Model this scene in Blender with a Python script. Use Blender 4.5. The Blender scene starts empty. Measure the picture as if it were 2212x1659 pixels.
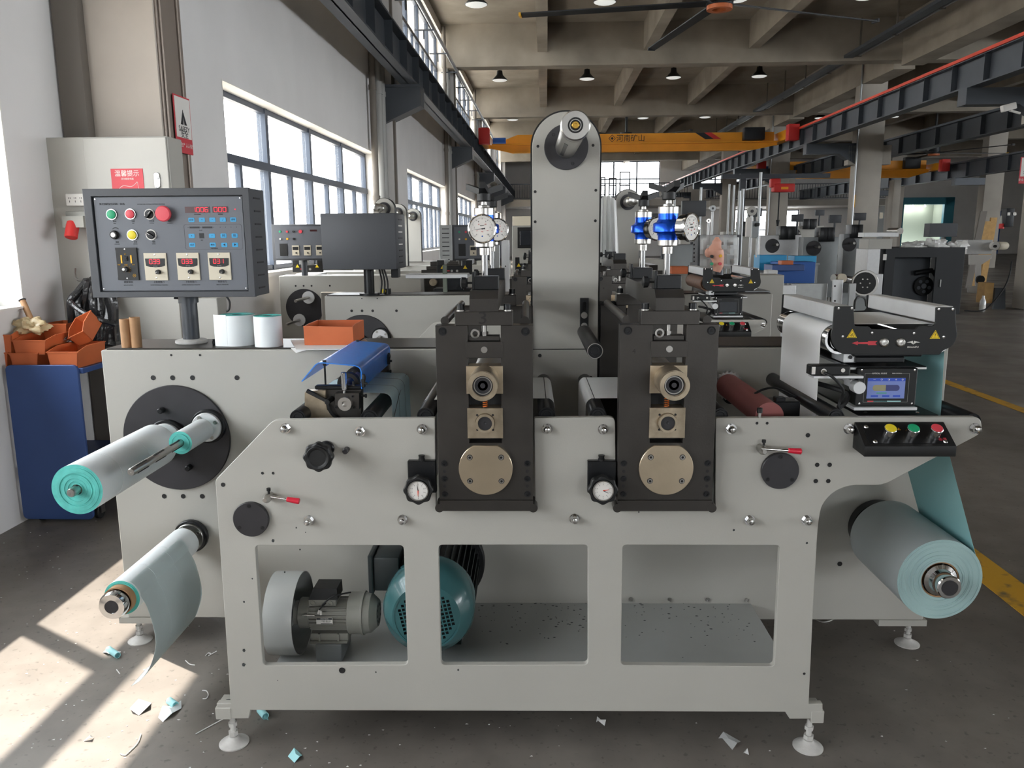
import bpy, bmesh, math, random
from mathutils import Vector as V, Matrix as Mx
random.seed(7)
PI = math.pi
sc = bpy.context.scene
COL = sc.collection

# ------------------------------------------------------------------ camera
# World axes follow the machine (X along it, Y away from the camera); the hall is turned by HALL about Z.
F = 1725.0
EYE = V((0, 0, 1.6))
TH = math.atan(321.5 / F)
def basis(vpx, roll=.007):
    psi = math.atan((vpx - 1106) / F * math.cos(TH))
    fw = V((-math.sin(psi) * math.cos(TH), math.cos(psi) * math.cos(TH), -math.sin(TH)))
    rt = V((math.cos(psi), math.sin(psi), 0))
    up = rt.cross(fw)
    c, s = math.cos(roll), math.sin(roll)
    return fw, rt * c - up * s, up * c + rt * s, psi
FW, RT, UP, PSI = basis(1145)
BR = basis(1182)
HALL = -(BR[3] - PSI)
cam_d = bpy.data.cameras.new('camera')
cam = bpy.data.objects.new('camera', cam_d); COL.objects.link(cam)
cam_d.sensor_fit = 'HORIZONTAL'; cam_d.sensor_width = 36
cam_d.lens = 36 * F / 2212
cam_d.clip_end = 400; cam_d.clip_start = .05
mrot = Mx((RT, UP, -FW)).transposed().to_4x4()
cam.matrix_world = Mx.Translation(EYE) @ mrot
sc.camera = cam

def ray(u, v, b):
    return b[0] + b[1] * ((u - 1106) / F) + b[2] * ((829.5 - v) / F)
def M(u, v, Y):                      # a measured point on the upright plane Y of the machine's frame
    d = ray(u, v, (FW, RT, UP)); return EYE + d * (Y / d.y)
def MZ(u, v, Z):
    d = ray(u, v, (FW, RT, UP)); return EYE + d * ((Z - 1.6) / d.z)
def MX(u, v, X):
    d = ray(u, v, (FW, RT, UP)); return EYE + d * (X / d.x)
def H(u, v, Y):
    d = ray(u, v, BR); return EYE + d * (Y / d.y)
def HZ(u, v, Z):
    d = ray(u, v, BR); return EYE + d * ((Z - 1.6) / d.z)
def HX(u, v, X):
    d = ray(u, v, BR); return EYE + d * (X / d.x)
HALLM = Mx.Rotation(HALL, 4, 'Z')
FR = [Mx.Identity(4)]                # the frame that points are given in
def hall(): FR[0] = HALLM
def shop(): FR[0] = Mx.Identity(4)

# ------------------------------------------------------------------ world, sun, daylight, exposure
w = bpy.data.worlds.new('sky'); sc.world = w; w.use_nodes = True
nt = w.node_tree; nt.nodes.clear()
wo = nt.nodes.new('ShaderNodeOutputWorld'); bg = nt.nodes.new('ShaderNodeBackground')
bg.inputs[0].default_value = (.93, .97, 1.0, 1); bg.inputs[1].default_value = 13.0
nt.links.new(bg.outputs[0], wo.inputs[0])
sd = bpy.data.lights.new('sun', 'SUN'); sd.energy = 17; sd.angle = .012; sd.color = (1, .9, .78)
so = bpy.data.objects.new('sun', sd); COL.objects.link(so)
so.rotation_euler = V((1, -.62, -1.5)).to_track_quat('-Z', 'Y').to_euler()
def area(name, loc, look, sx, sy, power, col=(1, 1, 1), portal=False, frame=HALLM):
    l = bpy.data.lights.new(name, 'AREA'); l.shape = 'RECTANGLE'; l.size = sx; l.size_y = sy
    l.energy = power; l.color = col
    l.cycles.is_portal = portal
    o = bpy.data.objects.new(name, l); COL.objects.link(o)
    q = V(look).to_track_quat('-Z', 'Y').to_matrix().to_4x4()
    o.matrix_world = frame @ Mx.Translation(V(loc)) @ q
    return o
for i in range(-2, 5):               # daylight through each left window, low and high (portals guide the sky light)
    area('window_portal', (-3.2, 11.0 + 10 * i, 2.13), (1, 0, 0), 6.4, 1.8, 1, portal=True)
    area("high_window_portal", (-3.2, 11.0 + 10 * i, 6.35), (1, 0, 0), 6.4, 1.7, 1, portal=True)
area('band_portal', (9, -18.2, 3.9), (0, 1, 0), 8, 2.6, 1, portal=True)  # guides sky light through the opening added in the unseen rear wall
area('right_portal', (36.0, 4.0, 4.3), (-1, 0, 0), 40, 5.0, 1, portal=True)  # same for the strip opening added in the unseen right wall
area('end_portal', (2.8, 61.8, 5.2), (0, -1, 0), 11, 2.6, 1, portal=True)
sc.view_settings.view_transform = 'Standard'; sc.view_settings.look = 'None'
sc.view_settings.gamma = 1; sc.view_settings.use_curve_mapping = False
sc.view_settings.exposure = 0.18
sc.cycles.use_denoising = True
sc.cycles.max_bounces = 7; sc.cycles.diffuse_bounces = 5; sc.cycles.glossy_bounces = 4
sc.cycles.transmission_bounces = 5; sc.cycles.transparent_max_bounces = 8
sc.cycles.caustics_reflective = False; sc.cycles.caustics_refractive = False
sc.cycles.sample_clamp_indirect = 4
sc.cycles.use_adaptive_sampling = True; sc.cycles.adaptive_threshold = .02

# ------------------------------------------------------------------ materials
def lin(h):
    h = h.lstrip('#'); o = []
    for i in (0, 2, 4):
        c = int(h[i:i + 2], 16) / 255
        o.append(c / 12.92 if c <= .04045 else ((c + .055) / 1.055) ** 2.4)
    return (*o, 1)
def mat(name, col, rough=.5, metal=0, var=0, vs=6, bump=0, bs=60, emit=0, trans=0, alpha=1, aniso=0, coat=0, col2=None, stretch=None, ior=1.45, detail=5, band=(.35, .7), sheet=0):
    m = bpy.data.materials.new(name); m.use_nodes = True
    n = m.node_tree.nodes; L = m.node_tree.links; b = n['Principled BSDF']
    c = lin(col); b.inputs['Base Color'].default_value = c
    b.inputs['Roughness'].default_value = rough; b.inputs['Metallic'].default_value = metal
    b.inputs['IOR'].default_value = ior
    b.inputs['Transmission Weight'].default_value = trans; b.inputs['Alpha'].default_value = alpha
    b.inputs['Anisotropic'].default_value = aniso; b.inputs['Coat Weight'].default_value = coat
    if emit:
        b.inputs['Emission Color'].default_value = c; b.inputs['Emission Strength'].default_value = emit
    if var or bump or col2:
        tc = n.new('ShaderNodeTexCoord'); mp = n.new('ShaderNodeMapping'); L.new(tc.outputs['Object'], mp.inputs[0])
        if stretch: mp.inputs['Scale'].default_value = stretch
    if var or col2:
        no = n.new('ShaderNodeTexNoise'); no.inputs['Scale'].default_value = vs; no.inputs['Detail'].default_value = detail
        L.new(mp.outputs[0], no.inputs[0])
        cr = n.new('ShaderNodeValToRGB'); L.new(no.outputs[0], cr.inputs[0])
        d = lin(col2) if col2 else tuple(x * (1 - var) for x in c[:3]) + (1,)
        cr.color_ramp.elements[0].position = band[0]; cr.color_ramp.elements[1].position = band[1]
        cr.color_ramp.elements[0].color = d; cr.color_ramp.elements[1].color = c
        L.new(cr.outputs[0], b.inputs['Base Color'])
    if sheet:
        tr = n.new('ShaderNodeBsdfTranslucent'); tr.inputs[0].default_value = c; mx = n.new('ShaderNodeMixShader'); mx.inputs[0].default_value = sheet
        L.new(b.outputs[0], mx.inputs[1]); L.new(tr.outputs[0], mx.inputs[2]); L.new(mx.outputs[0], n['Material Output'].inputs[0])
    if bump:
        nb = n.new('ShaderNodeTexNoise'); nb.inputs['Scale'].default_value = bs; nb.inputs['Detail'].default_value = 3
        L.new(mp.outputs[0], nb.inputs[0])
        bp = n.new('ShaderNodeBump'); bp.inputs['Strength'].default_value = bump; bp.inputs['Distance'].default_value = .01
        L.new(nb.outputs[0], bp.inputs['Height']); L.new(bp.outputs[0], b.inputs['Normal'])
    return m
K = {}
K['paint'] = mat('white machine paint', '#aeaca5', .38, var=.07, vs=2.2, bump=.04, bs=220)
K['paint2'] = mat('distant machine paint', '#d6d4cc', .42)
K['edge'] = mat('bare paint edge', '#dddbd6', .45)
K['dark'] = mat('dark grey anodised', '#38373a', .42, .25, var=.2, vs=9, bump=.02, bs=300)
K['steel_dark'] = mat('blackened steel', '#474441', .36, .6, var=.22, vs=7, bump=.03, bs=160)
K['black'] = mat('black plastic', '#0e0f10', .5)
K['rod'] = mat('dark steel rod', '#8b8b8b', .25, .95)
K['blackm'] = mat('black metal', '#1e1f21', .33, .3)
K['console'] = mat('hammered grey paint', '#434549', .5, .1, bump=.08, bs=420)
K['panel'] = mat('grey panel', '#5f6268', .48, .15, bump=.02, bs=500)
K['chrome'] = mat('chrome', '#d8d8d8', .09, 1)
K['steel'] = mat('brushed steel', '#b9b7b3', .28, 1, bump=.02, bs=200)
K['alu'] = mat('aluminium', '#d8d9da', .42, .35, var=.06, vs=20)
K['brass'] = mat('brass', '#c9a24e', .25, 1)
K['nickel'] = mat('warm ground steel', '#c3b49d', .36, .85, var=.28, vs=14, bump=.03, bs=120, col2='#8f8371')
K['disc'] = mat('turned steel', '#cdbda4', .3, .9, var=.15, vs=9, bump=.03, bs=90)
K['copper'] = mat('orange spring', '#c96a2a', .4, .4)
K['blue_an'] = mat('blue anodised', '#1f55cf', .26, .75)
K['blue_gl'] = mat('blue acrylic', '#3a8cf0', .25, alpha=.86, var=.1, vs=60)
K['white'] = mat('label paper', '#e3e8e9', .42)
K['paperweb'] = mat('paper web', '#f6f7f7', .5, sheet=.12)
K['teal'] = mat('teal liner edge', '#5fc4bb', .6, var=.25, vs=30)
K['tealpale'] = mat('pale teal liner', '#a3bfbf', .55, var=.08, vs=9)
K['lane'] = mat('pale label lane', '#ecf4f4', .5, var=.08, vs=9, sheet=.5)
K['tealweb'] = mat('teal liner web', '#a5d6d8', .5, sheet=.12)
K['greyroll'] = mat('matt grey label stock', '#b4bbbc', .5, var=.05, vs=3)
K['card'] = mat('cardboard tube', '#a9825e', .7, var=.12, vs=18)
K['cart'] = mat('dark blue sheet metal', '#3a5389', .45, .1, var=.12, vs=3)
K['bin'] = mat('orange plastic bin', '#c8693c', .5, var=.15, vs=8)
K['bin_in'] = mat('dirty bin', '#8f5b43', .6, var=.3, vs=12)
K['red'] = mat('red plastic', '#c8243a', .3)
K['redb'] = mat('red button', '#cf4450', .4)
K['redbox'] = mat('red crane paint', '#c8322f', .5)
K['green'] = mat('green button', '#1f9a6b', .4)
K['yellow'] = mat('yellow button', '#dcc62c', .4)
K['cream'] = mat('beige module', '#c9c0ac', .45)
K['led'] = mat('red led', '#ff2038', .4, emit=1.2)
K['led_dim'] = mat('unlit red window', '#3c1518', .3)
K['key'] = mat('blue membrane key', '#2e93c4', .4)
K['print'] = mat('dark print', '#26282b', .6)
K['gold'] = mat('yellow print', '#e3ab24', .5)
K['warn'] = mat('warning yellow', '#ecca1e', .5)
K['rubber'] = mat('rubber', '#1b1b1c', .6)
K['rubber_red'] = mat('red rubber roller', '#9a5a58', .6, var=.18, vs=8)
K['cast'] = mat('cast grey paint', '#8b8a83', .42, .1, var=.12, vs=9, bump=.05, bs=60)
K['sheetg'] = mat('glossy grey sheet', '#b4b6b4', .25, .15, var=.06, vs=4)
K['sheet'] = mat('grey sheet floor', '#8d9193', .4, .2, var=.12, vs=4)
K['mteal'] = mat('teal motor enamel', '#3f6a6d', .25, var=.15, vs=8, coat=.3)
K['mdark'] = mat('dark motor enamel', '#33393a', .35, .1, var=.2, vs=9)
K['foot'] = mat('dusty white casting', '#c9c7c3', .55, var=.2, vs=25, bump=.1, bs=60)
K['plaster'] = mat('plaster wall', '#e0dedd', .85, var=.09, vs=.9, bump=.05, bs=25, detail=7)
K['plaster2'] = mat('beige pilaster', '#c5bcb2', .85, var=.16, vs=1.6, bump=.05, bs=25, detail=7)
K['reveal'] = mat('window reveal', '#dedcd8', .8)
K['conc'] = mat('ceiling concrete', '#a0978a', .85, var=.36, vs=.9, bump=.12, bs=9, detail=10, band=(.3, .68))
K['conc2'] = mat('column concrete', '#aaa49b', .85, var=.14, vs=1.3, bump=.05, bs=15, detail=8)
K['frame_b'] = mat('blue grey window frame', '#3d4552', .45, .2)
K['rail'] = mat('grey crane rail paint', '#494e55', .5, .2, var=.1, vs=3)
K['pipe'] = mat('galvanised pipe', '#8f9192', .35, .7)
K['ppipe'] = mat('grey pvc pipe', '#9c9c99', .5)
K['orange'] = mat('crane yellow', '#ee9f22', .45, var=.1, vs=2)
K['orail'] = mat('orange conductor', '#dd4326', .45)
K['lamp'] = mat('lamp lens', '#f4f6f2', .5, emit=.5)
K['glass'] = mat('window glass', '#eef2f5', .03, alpha=.14)
K['plast'] = mat('clear plastic sheet', '#dfe2e2', .2, alpha=.45, bump=.4, bs=14)
K['plastw'] = mat('milky plastic', '#e6e3d6', .25, alpha=.75, bump=.5, bs=30)
K['facade'] = mat('white facade', '#ece9e4', .8)
K['ground'] = mat('outdoor concrete', '#b9b5ae', .9)
K['teal_d'] = mat('teal gate', '#2f7f93', .5)
K['redsign'] = mat('red sign', '#c23a44', .5)
K['signw'] = mat('white sign', '#dedbd6', .5)
K['blueb'] = mat('blue plastic', '#245aa8', .45)
K['cyanb'] = mat('light blue plastic', '#2f95c6', .45)
K['wood'] = mat('plywood', '#c19a60', .7, var=.2, vs=10)
K['cloth'] = mat('white rag', '#e4e4e2', .85, bump=.4, bs=25)
K['screen'] = mat('lit screen', '#6f7fb8', .3, emit=.12)
K['dscreen'] = mat('dark screen', '#22262c', .2)
K['skin'] = mat('pink plastic', '#d9a28d', .5)
K['brown'] = mat('cork roller', '#7a5c4a', .7, var=.3, vs=60)
K['drape'] = mat('milky drape', '#dcdedd', .3, alpha=.8, bump=.4, bs=14)
K['cyanpaper'] = mat('pale cyan liner', '#a5dde2', .5)
K['hub_o'] = mat('orange hub', '#c0683a', .5)
K['fil'] = mat('filing', '#8d8b88', .3, .9, bump=.8, bs=40)
K['bgdark'] = mat('dark sheet steel', '#232528', .5, .2)
K['zinc'] = mat('galvanised sheet', '#a7a9a8', .4, .6, var=.15, vs=8)
K['valve'] = mat('grey pole paint', '#44474c', .35, .2)

# ------------------------------------------------------------------ mesh helpers
def q_to(axis):
    return V(axis).normalized().to_track_quat('Z', 'Y').to_matrix()
class MB:
    def __init__(s):
        s.bm = bmesh.new(); s.mats = []; s.mi = 0
    def m(s, k):
        if not s.mats and len(s.bm.faces): s.mats.append(None)
        if k not in s.mats: s.mats.append(k)
        s.mi = s.mats.index(k); return s
    def faces(s, vs, fs):
        b = [s.bm.verts.new(v) for v in vs]
        for f in fs:
            try:
                g = s.bm.faces.new([b[i] for i in f]); g.material_index = s.mi
            except ValueError: pass
        return s
    def box(s, a, b, bev=0, rot=None, piv=None):
        a, b = V(a), V(b); c = (a + b) / 2
        d = V([max(abs(x), 1e-5) for x in (b - a)])
        t = bmesh.new(); bmesh.ops.create_cube(t, size=1)
        for v in t.verts: v.co = V((v.co.x * d.x, v.co.y * d.y, v.co.z * d.z))
        if bev:
            bmesh.ops.bevel(t, geom=t.edges[:], offset=min(bev, min(d) * .45), segments=1 if bev < .006 else 2, affect='EDGES', profile=.5)
        R = rot if rot is not None else Mx.Identity(3)
        p = V(piv) if piv is not None else c
        t.verts.ensure_lookup_table(); t.verts.index_update()
        vs = [p + R @ (v.co + c - p) for v in t.verts]
        fs = [[v.index for v in f.verts] for f in t.faces]
        t.free(); return s.faces(vs, fs)
    def lathe(s, o, ax, prof, n=24):
        o = V(o); R = q_to(ax); vs = []; fs = []; rings = []
        for h, r in prof:
            if r < 1e-6:
                rings.append([len(vs)]); vs.append(o + R @ V((0, 0, h)))
            else:
                rings.append(list(range(len(vs), len(vs) + n)))
                for i in range(n):
                    a = 2 * PI * i / n; vs.append(o + R @ V((math.cos(a) * r, math.sin(a) * r, h)))
        for A, B in zip(rings, rings[1:]):
            for i in range(n):
                j = (i + 1) % n
                if len(A) == 1 and len(B) == 1: continue
                if len(A) == 1: fs.append((A[0], B[j], B[i]))
                elif len(B) == 1: fs.append((A[i], A[j], B[0]))
                else: fs.append((A[i], A[j], B[j], B[i]))
        return s.faces(vs, fs)
    def cyl(s, a, b, r, r2=None, n=24, bev=0):
        a, b = V(a), V(b); h = (b - a).length; r2 = r if r2 is None else r2
        if bev: pr = [(0, 0), (0, r - bev), (bev, r), (h - bev, r2), (h, r2 - bev), (h, 0)]
        else: pr = [(0, 0), (0, r), (h, r2), (h, 0)]
        return s.lathe(a, b - a, pr, n)
    def pipe(s, a, b, r, ri, n=24):
        a, b = V(a), V(b); h = (b - a).length
        return s.lathe(a, b - a, [(0, ri), (0, r), (h, r), (h, ri), (0, ri)], n)
    def sphere(s, c, r, n=12, sc_=(1, 1, 1)):
        c = V(c); vs = []; fs = []
        m = n // 2
        for j in range(m + 1):
            for i in range(n):
                t = PI * j / m; a = 2 * PI * i / n
                vs.append(c + V((math.sin(t) * math.cos(a) * r * sc_[0], math.sin(t) * math.sin(a) * r * sc_[1], math.cos(t) * r * sc_[2])))
        for j in range(m):
            for i in range(n):
                fs.append((j * n + i, j * n + (i + 1) % n, (j + 1) * n + (i + 1) % n, (j + 1) * n + i))
        s.faces(vs, fs); bmesh.ops.remove_doubles(s.bm, verts=s.bm.verts[-len(vs):] if False else [v for v in s.bm.verts], dist=1e-6)
        return s
    def prism(s, pts, d, bev=0):
        """pts: outline of 3D points (flat); extruded by vector d."""
        d = V(d); n = len(pts); vs = [V(p) for p in pts] + [V(p) + d for p in pts]
        fs = [tuple(range(n)), tuple(range(2 * n - 1, n - 1, -1))]
        for i in range(n): fs.append((i, i + n, (i + 1) % n + n, (i + 1) % n))
        return s.faces(vs, fs)
    def tube(s, pts, r, n=8, sub=0, cap=True):
        pts = [V(p) for p in pts]
        if sub and len(pts) > 2:
            P = [pts[0]] + pts + [pts[-1]]; out = []
            for i in range(1, len(P) - 2):
                for k in range(sub):
                    t = k / sub; a, b, c, d = P[i - 1:i + 3]
                    out.append(.5 * ((2 * b) + (c - a) * t + (2 * a - 5 * b + 4 * c - d) * t * t + (3 * b - a - 3 * c + d) * t ** 3))
            pts = out + [pts[-1]]
        vs = []; fs = []; up = V((0, 0, 1))
        prev = None
        for i, p in enumerate(pts):
            t = (pts[min(i + 1, len(pts) - 1)] - pts[max(i - 1, 0)]).normalized()
            if prev is None: x = t.orthogonal().normalized()
            else: x = (prev - t * prev.dot(t)).normalized()
            prev = x; y = t.cross(x)
            rr = r[i] if isinstance(r, (list, tuple)) and i < len(r) else (r if not isinstance(r, (list, tuple)) else r[-1])
            for k in range(n):
                a = 2 * PI * k / n; vs.append(p + (x * math.cos(a) + y * math.sin(a)) * rr)
        for i in range(len(pts) - 1):
            for k in range(n):
                fs.append((i * n + k, i * n + (k + 1) % n, (i + 1) * n + (k + 1) % n, (i + 1) * n + k))
        if cap: fs += [tuple(range(n - 1, -1, -1)), tuple(range((len(pts) - 1) * n, len(pts) * n))]
        return s.faces(vs, fs)
    def ribbon(s, pts, d, th=.0006):
        """a bent sheet: a path of points swept along vector d, with a little thickness."""
        pts = [V(p) for p in pts]; d = V(d); n = len(pts); nn = []
        for i in range(n):
            t = (pts[min(i + 1, n - 1)] - pts[max(i - 1, 0)]).normalized(); nn.append(t.cross(d).normalized() * th)
        vs = [p for p in pts] + [p + d for p in pts] + [p + nn[i] for i, p in enumerate(pts)] + [p + d + nn[i] for i, p in enumerate(pts)]
        fs = []
        for i in range(n - 1):
            fs += [(i, i + 1, n + i + 1, n + i), (2 * n + i, 3 * n + i, 3 * n + i + 1, 2 * n + i + 1),
                   (i, 2 * n + i, 2 * n + i + 1, i + 1), (n + i, n + i + 1, 3 * n + i + 1, 3 * n + i)]
        fs += [(0, n, 3 * n, 2 * n), (n - 1, 3 * n - 1, 4 * n - 1, 2 * n - 1)]
        return s.faces(vs, fs)
    def plate(s, outer, holes, y0, y1, bev=0):
        """flat plate in the XZ plane with holes, between y0 (front) and y1; outer / holes: lists of (x, z)."""
        cu = bpy.data.curves.new('t', 'CURVE'); cu.dimensions = '2D'; cu.fill_mode = 'BOTH'
        th = abs(y1 - y0); cu.extrude = th / 2 - bev; cu.bevel_depth = bev; cu.bevel_resolution = 0; cu.offset = -bev
        for lp in [outer] + list(holes):
            sp = cu.splines.new('POLY'); sp.points.add(len(lp) - 1); sp.use_cyclic_u = True
            for i, p in enumerate(lp): sp.points[i].co = (p[0], p[1], 0, 1)
        o = bpy.data.objects.new('t', cu); me = bpy.data.meshes.new_from_object(o)
        ym = (y0 + y1) / 2
        vs = [V((v.co.x, ym - v.co.z, v.co.y)) for v in me.vertices]; fs = [tuple(p.vertices) for p in me.polygons]
        bpy.data.objects.remove(o); bpy.data.curves.remove(cu); bpy.data.meshes.remove(me)
        return s.faces(vs, fs)
    def xf(s, mx):
        bmesh.ops.transform(s.bm, matrix=mx, verts=s.bm.verts); return s
    def build(s, name, k=None, parent=None, local=False, ang=32, label=None, kind=None, flat=False):
        bm = s.bm
        bmesh.ops.remove_doubles(bm, verts=bm.verts, dist=1e-6)
        bmesh.ops.recalc_face_normals(bm, faces=bm.faces)
        if not local:
            mx = FR[0]
            if parent is not None: mx = WM[parent.name].inverted() @ mx
            bmesh.ops.transform(bm, matrix=mx, verts=bm.verts)
        me = bpy.data.meshes.new(name); bm.to_mesh(me); bm.free()
        for kk in (s.mats if s.mats else [k]): me.materials.append(K[kk or k])
        if not flat:
            me.polygons.foreach_set('use_smooth', [True] * len(me.polygons))
            me.set_sharp_from_angle(angle=math.radians(ang))
        o = bpy.data.objects.new(name, me); COL.objects.link(o)
        if parent is not None:
            o.parent = parent; WM[o.name] = WM[parent.name]
        else: WM[o.name] = Mx.Identity(4)
        if label: o['label'] = label
        if kind: o['kind'] = kind
        return o
WM = {}
def thing(name, label, cat, loc=(0, 0, 0), rz=0, group=None, tilt=None):
    o = bpy.data.objects.new(name, None); COL.objects.link(o); o.empty_display_size = .1
    mx = FR[0] @ Mx.Translation(V(loc)) @ Mx.Rotation(rz, 4, 'Z')
    if tilt is not None: mx = mx @ tilt
    o.matrix_world = mx; WM[o.name] = mx.copy()
    o['label'] = label; o['category'] = cat
    if group: o['group'] = group
    return o
def tag(o, label, cat, group=None, kind=None):
    o['label'] = label; o['category'] = cat
    if group: o['group'] = group
    if kind: o['kind'] = kind
    return o
def struct(o):
    o['kind'] = 'structure'; return o
def dup(root, mx, label, group=None):
    """a copy of a thing with copies of its parts and sub-parts, moved by the matrix mx (in the current frame)."""
    r = root.copy(); COL.objects.link(r); r.matrix_world = FR[0] @ mx; WM[r.name] = r.matrix_world.copy(); r['label'] = label
    if group: r['group'] = group
    def rec(src, dst):
        for ch in list(src.children):
            c = ch.copy(); COL.objects.link(c); c.parent = dst; rec(ch, c)
    rec(root, r); return r
def pdup(part, parent, off):
    """a repeated part on the same thing, shifted by off; shares its mesh."""
    c = part.copy(); COL.objects.link(c); c.parent = parent; c.location = part.location + V(off); WM[c.name] = WM[parent.name]
    for ch in part.children:
        d = ch.copy(); COL.objects.link(d); d.parent = c; WM[d.name] = WM[parent.name]
    return c
FONT = [None]
def text(s, size, org, parent, k='print', xd=(1, 0, 0), zd=(0, 0, 1), name='lettering', align='CENTER', depth=.0003, local=False, sx=1, label=None, res=2):
    cu = bpy.data.curves.new('t', 'FONT'); cu.body = s; cu.size = size; cu.align_x = align; cu.align_y = 'CENTER'
    cu.extrude = depth; cu.resolution_u = res
    o = bpy.data.objects.new('t', cu); me = bpy.data.meshes.new_from_object(o)
    X, Z = V(xd).normalized(), V(zd).normalized(); N = X.cross(Z)
    b = MB(); b.m(k)
    vs = [V(org) + X * v.co.x * sx + Z * v.co.y + N * v.co.z for v in me.vertices]
    b.faces(vs, [tuple(p.vertices) for p in me.polygons])
    bpy.data.objects.remove(o); bpy.data.curves.remove(cu); bpy.data.meshes.remove(me)
    return b.build(name, k, parent, local=local, flat=True, label=label)
def circ(cx, cz, r, n=32, a0=0, a1=2 * PI):
    return [(cx + r * math.cos(a0 + (a1 - a0) * i / n), cz + r * math.sin(a0 + (a1 - a0) * i / n)) for i in range(n)]
def rrect(x0, z0, x1, z1, r, n=4):
    o = []
    for cx, cz, a in ((x1 - r, z1 - r, 0), (x0 + r, z1 - r, PI / 2), (x0 + r, z0 + r, PI), (x1 - r, z0 + r, 1.5 * PI)):
        for i in range(n + 1):
            t = a + PI / 2 * i / n; o.append((cx + r * math.cos(t), cz + r * math.sin(t)))
    return o
def roundpoly(pts, rad, n=5):
    """round the corners of an outline; rad: one radius per corner."""
    o = []; N = len(pts)
    for i, p in enumerate(pts):
        r = rad[i] if isinstance(rad, (list, tuple)) else rad
        if r <= 0: o.append(tuple(p)); continue
        p = V(p); a = V(pts[i - 1]) - p; b = V(pts[(i + 1) % N]) - p
        r = min(r, a.length * .45, b.length * .45)
        A = p + a.normalized() * r; B = p + b.normalized() * r
        for k in range(n + 1):
            t = k / n; o.append(tuple((1 - t) ** 2 * A + 2 * t * (1 - t) * p + t * t * B))
    return o
def xz(pts, Y): return [(q.x, q.z) for q in (M(u, v, Y) for u, v in pts)]
X, Y3, Z3 = V((1, 0, 0)), V((0, 1, 0)), V((0, 0, 1))
# ------------------------------------------------------------------ the hall (its own frame)
hall()
# floor with slab joints: one slab per piece of the setting
fm = mat('worn concrete floor', '#8d8780', .34, bump=.06, bs=14)
def floor_nodes(m):
    n, L = m.node_tree.nodes, m.node_tree.links; b = n['Principled BSDF']
    tc = n.new('ShaderNodeTexCoord')
    def noise(s, d=6, st=(1, 1, 1)):
        mp = n.new('ShaderNodeMapping'); mp.inputs['Scale'].default_value = st; L.new(tc.outputs['Object'], mp.inputs[0])
        o = n.new('ShaderNodeTexNoise'); o.inputs['Scale'].default_value = s; o.inputs['Detail'].default_value = d; L.new(mp.outputs[0], o.inputs[0]); return o
    def ramp(src, p0, p1, c0, c1):
        r = n.new('ShaderNodeValToRGB'); r.color_ramp.elements[0].position = p0; r.color_ramp.elements[1].position = p1
        r.color_ramp.elements[0].color = c0; r.color_ramp.elements[1].color = c1; L.new(src.outputs[0], r.inputs[0]); return r
    a = ramp(noise(.7, 8, (1, .45, 1)), .3, .7, lin('#5f5a54'), lin('#86807a'))
    d = ramp(noise(7, 6), .38, .62, (.75, .75, .75, 1), (1, 1, 1, 1))
    s = ramp(noise(42, 2), .29, .37, (.42, .42, .42, 1), (1, 1, 1, 1))
    m1 = n.new('ShaderNodeMixRGB'); m1.blend_type = 'MULTIPLY'; m1.inputs[0].default_value = .6; L.new(a.outputs[0], m1.inputs[1]); L.new(d.outputs[0], m1.inputs[2])
    m2 = n.new('ShaderNodeMixRGB'); m2.blend_type = 'MULTIPLY'; m2.inputs[0].default_value = .6; L.new(m1.outputs[0], m2.inputs[1]); L.new(s.outputs[0], m2.inputs[2])
    L.new(m2.outputs[0], b.inputs['Base Color'])
    r = ramp(noise(1.6, 6), .3, .7, (.3, .3, .3, 1), (.58, .58, .58, 1)); L.new(r.outputs[0], b.inputs['Roughness'])
floor_nodes(fm); K['floor'] = fm
b = MB(); b.box((-3.4, -18.6, -.2), (36.5, 62.5, 0)); struct(b.build('floor', 'floor'))
K['lineY'] = mat('worn yellow floor paint', '#c99a2e', .5, vs=12, col2='#6d6046', band=(.28, .45))
b = MB(); b.box((4.28, 5.0, 0), (4.40, 40, .003)); tag(b.build('floor_line', 'lineY'), 'thin yellow line painted along the floor right of the machine, running back', 'floor marking')
b = MB(); b.box((2.02, -2, 0), (2.2, 4.6, .003)); tag(b.build('floor_line', 'lineY'), 'broad yellow line painted on the floor beside the big liner roll', 'floor marking')
b = MB(); b.box((-80, -40, -.3), (-3.42, 140, -.2)); struct(b.build('outdoor_ground', 'ground'))

# left wall: piers and bands around low and high windows
WIN = [(-2.35 + 10 * i, 4.48 + 10 * i) for i in range(-1, 6)]
LZ, HZ_ = (1.21, 3.04), (5.45, 7.25)
b = MB()
ys = [-18.6]
for a, c in WIN: ys += [a, c]
ys += [62.4]
for i in range(0, len(ys), 2): b.box((-3.35, ys[i], -.1), (-3.0, ys[i + 1], 7.6))
for a, c in WIN:
    b.box((-3.35, a, -.1), (-3.0, c, LZ[0])); b.box((-3.35, a, LZ[1]), (-3.0, c, HZ_[0])); b.box((-3.35, a, HZ_[1]), (-3.0, c, 7.6))
struct(b.build('wall_left', 'plaster', ang=10))
b = MB(); b.box((-5.3, -18.6, 7.5), (-3.4, 62.5, 7.7)); struct(b.build('added_sun_eave', 'conc2'))  # unseen overhang added to keep direct sun out of the high windows
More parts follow.
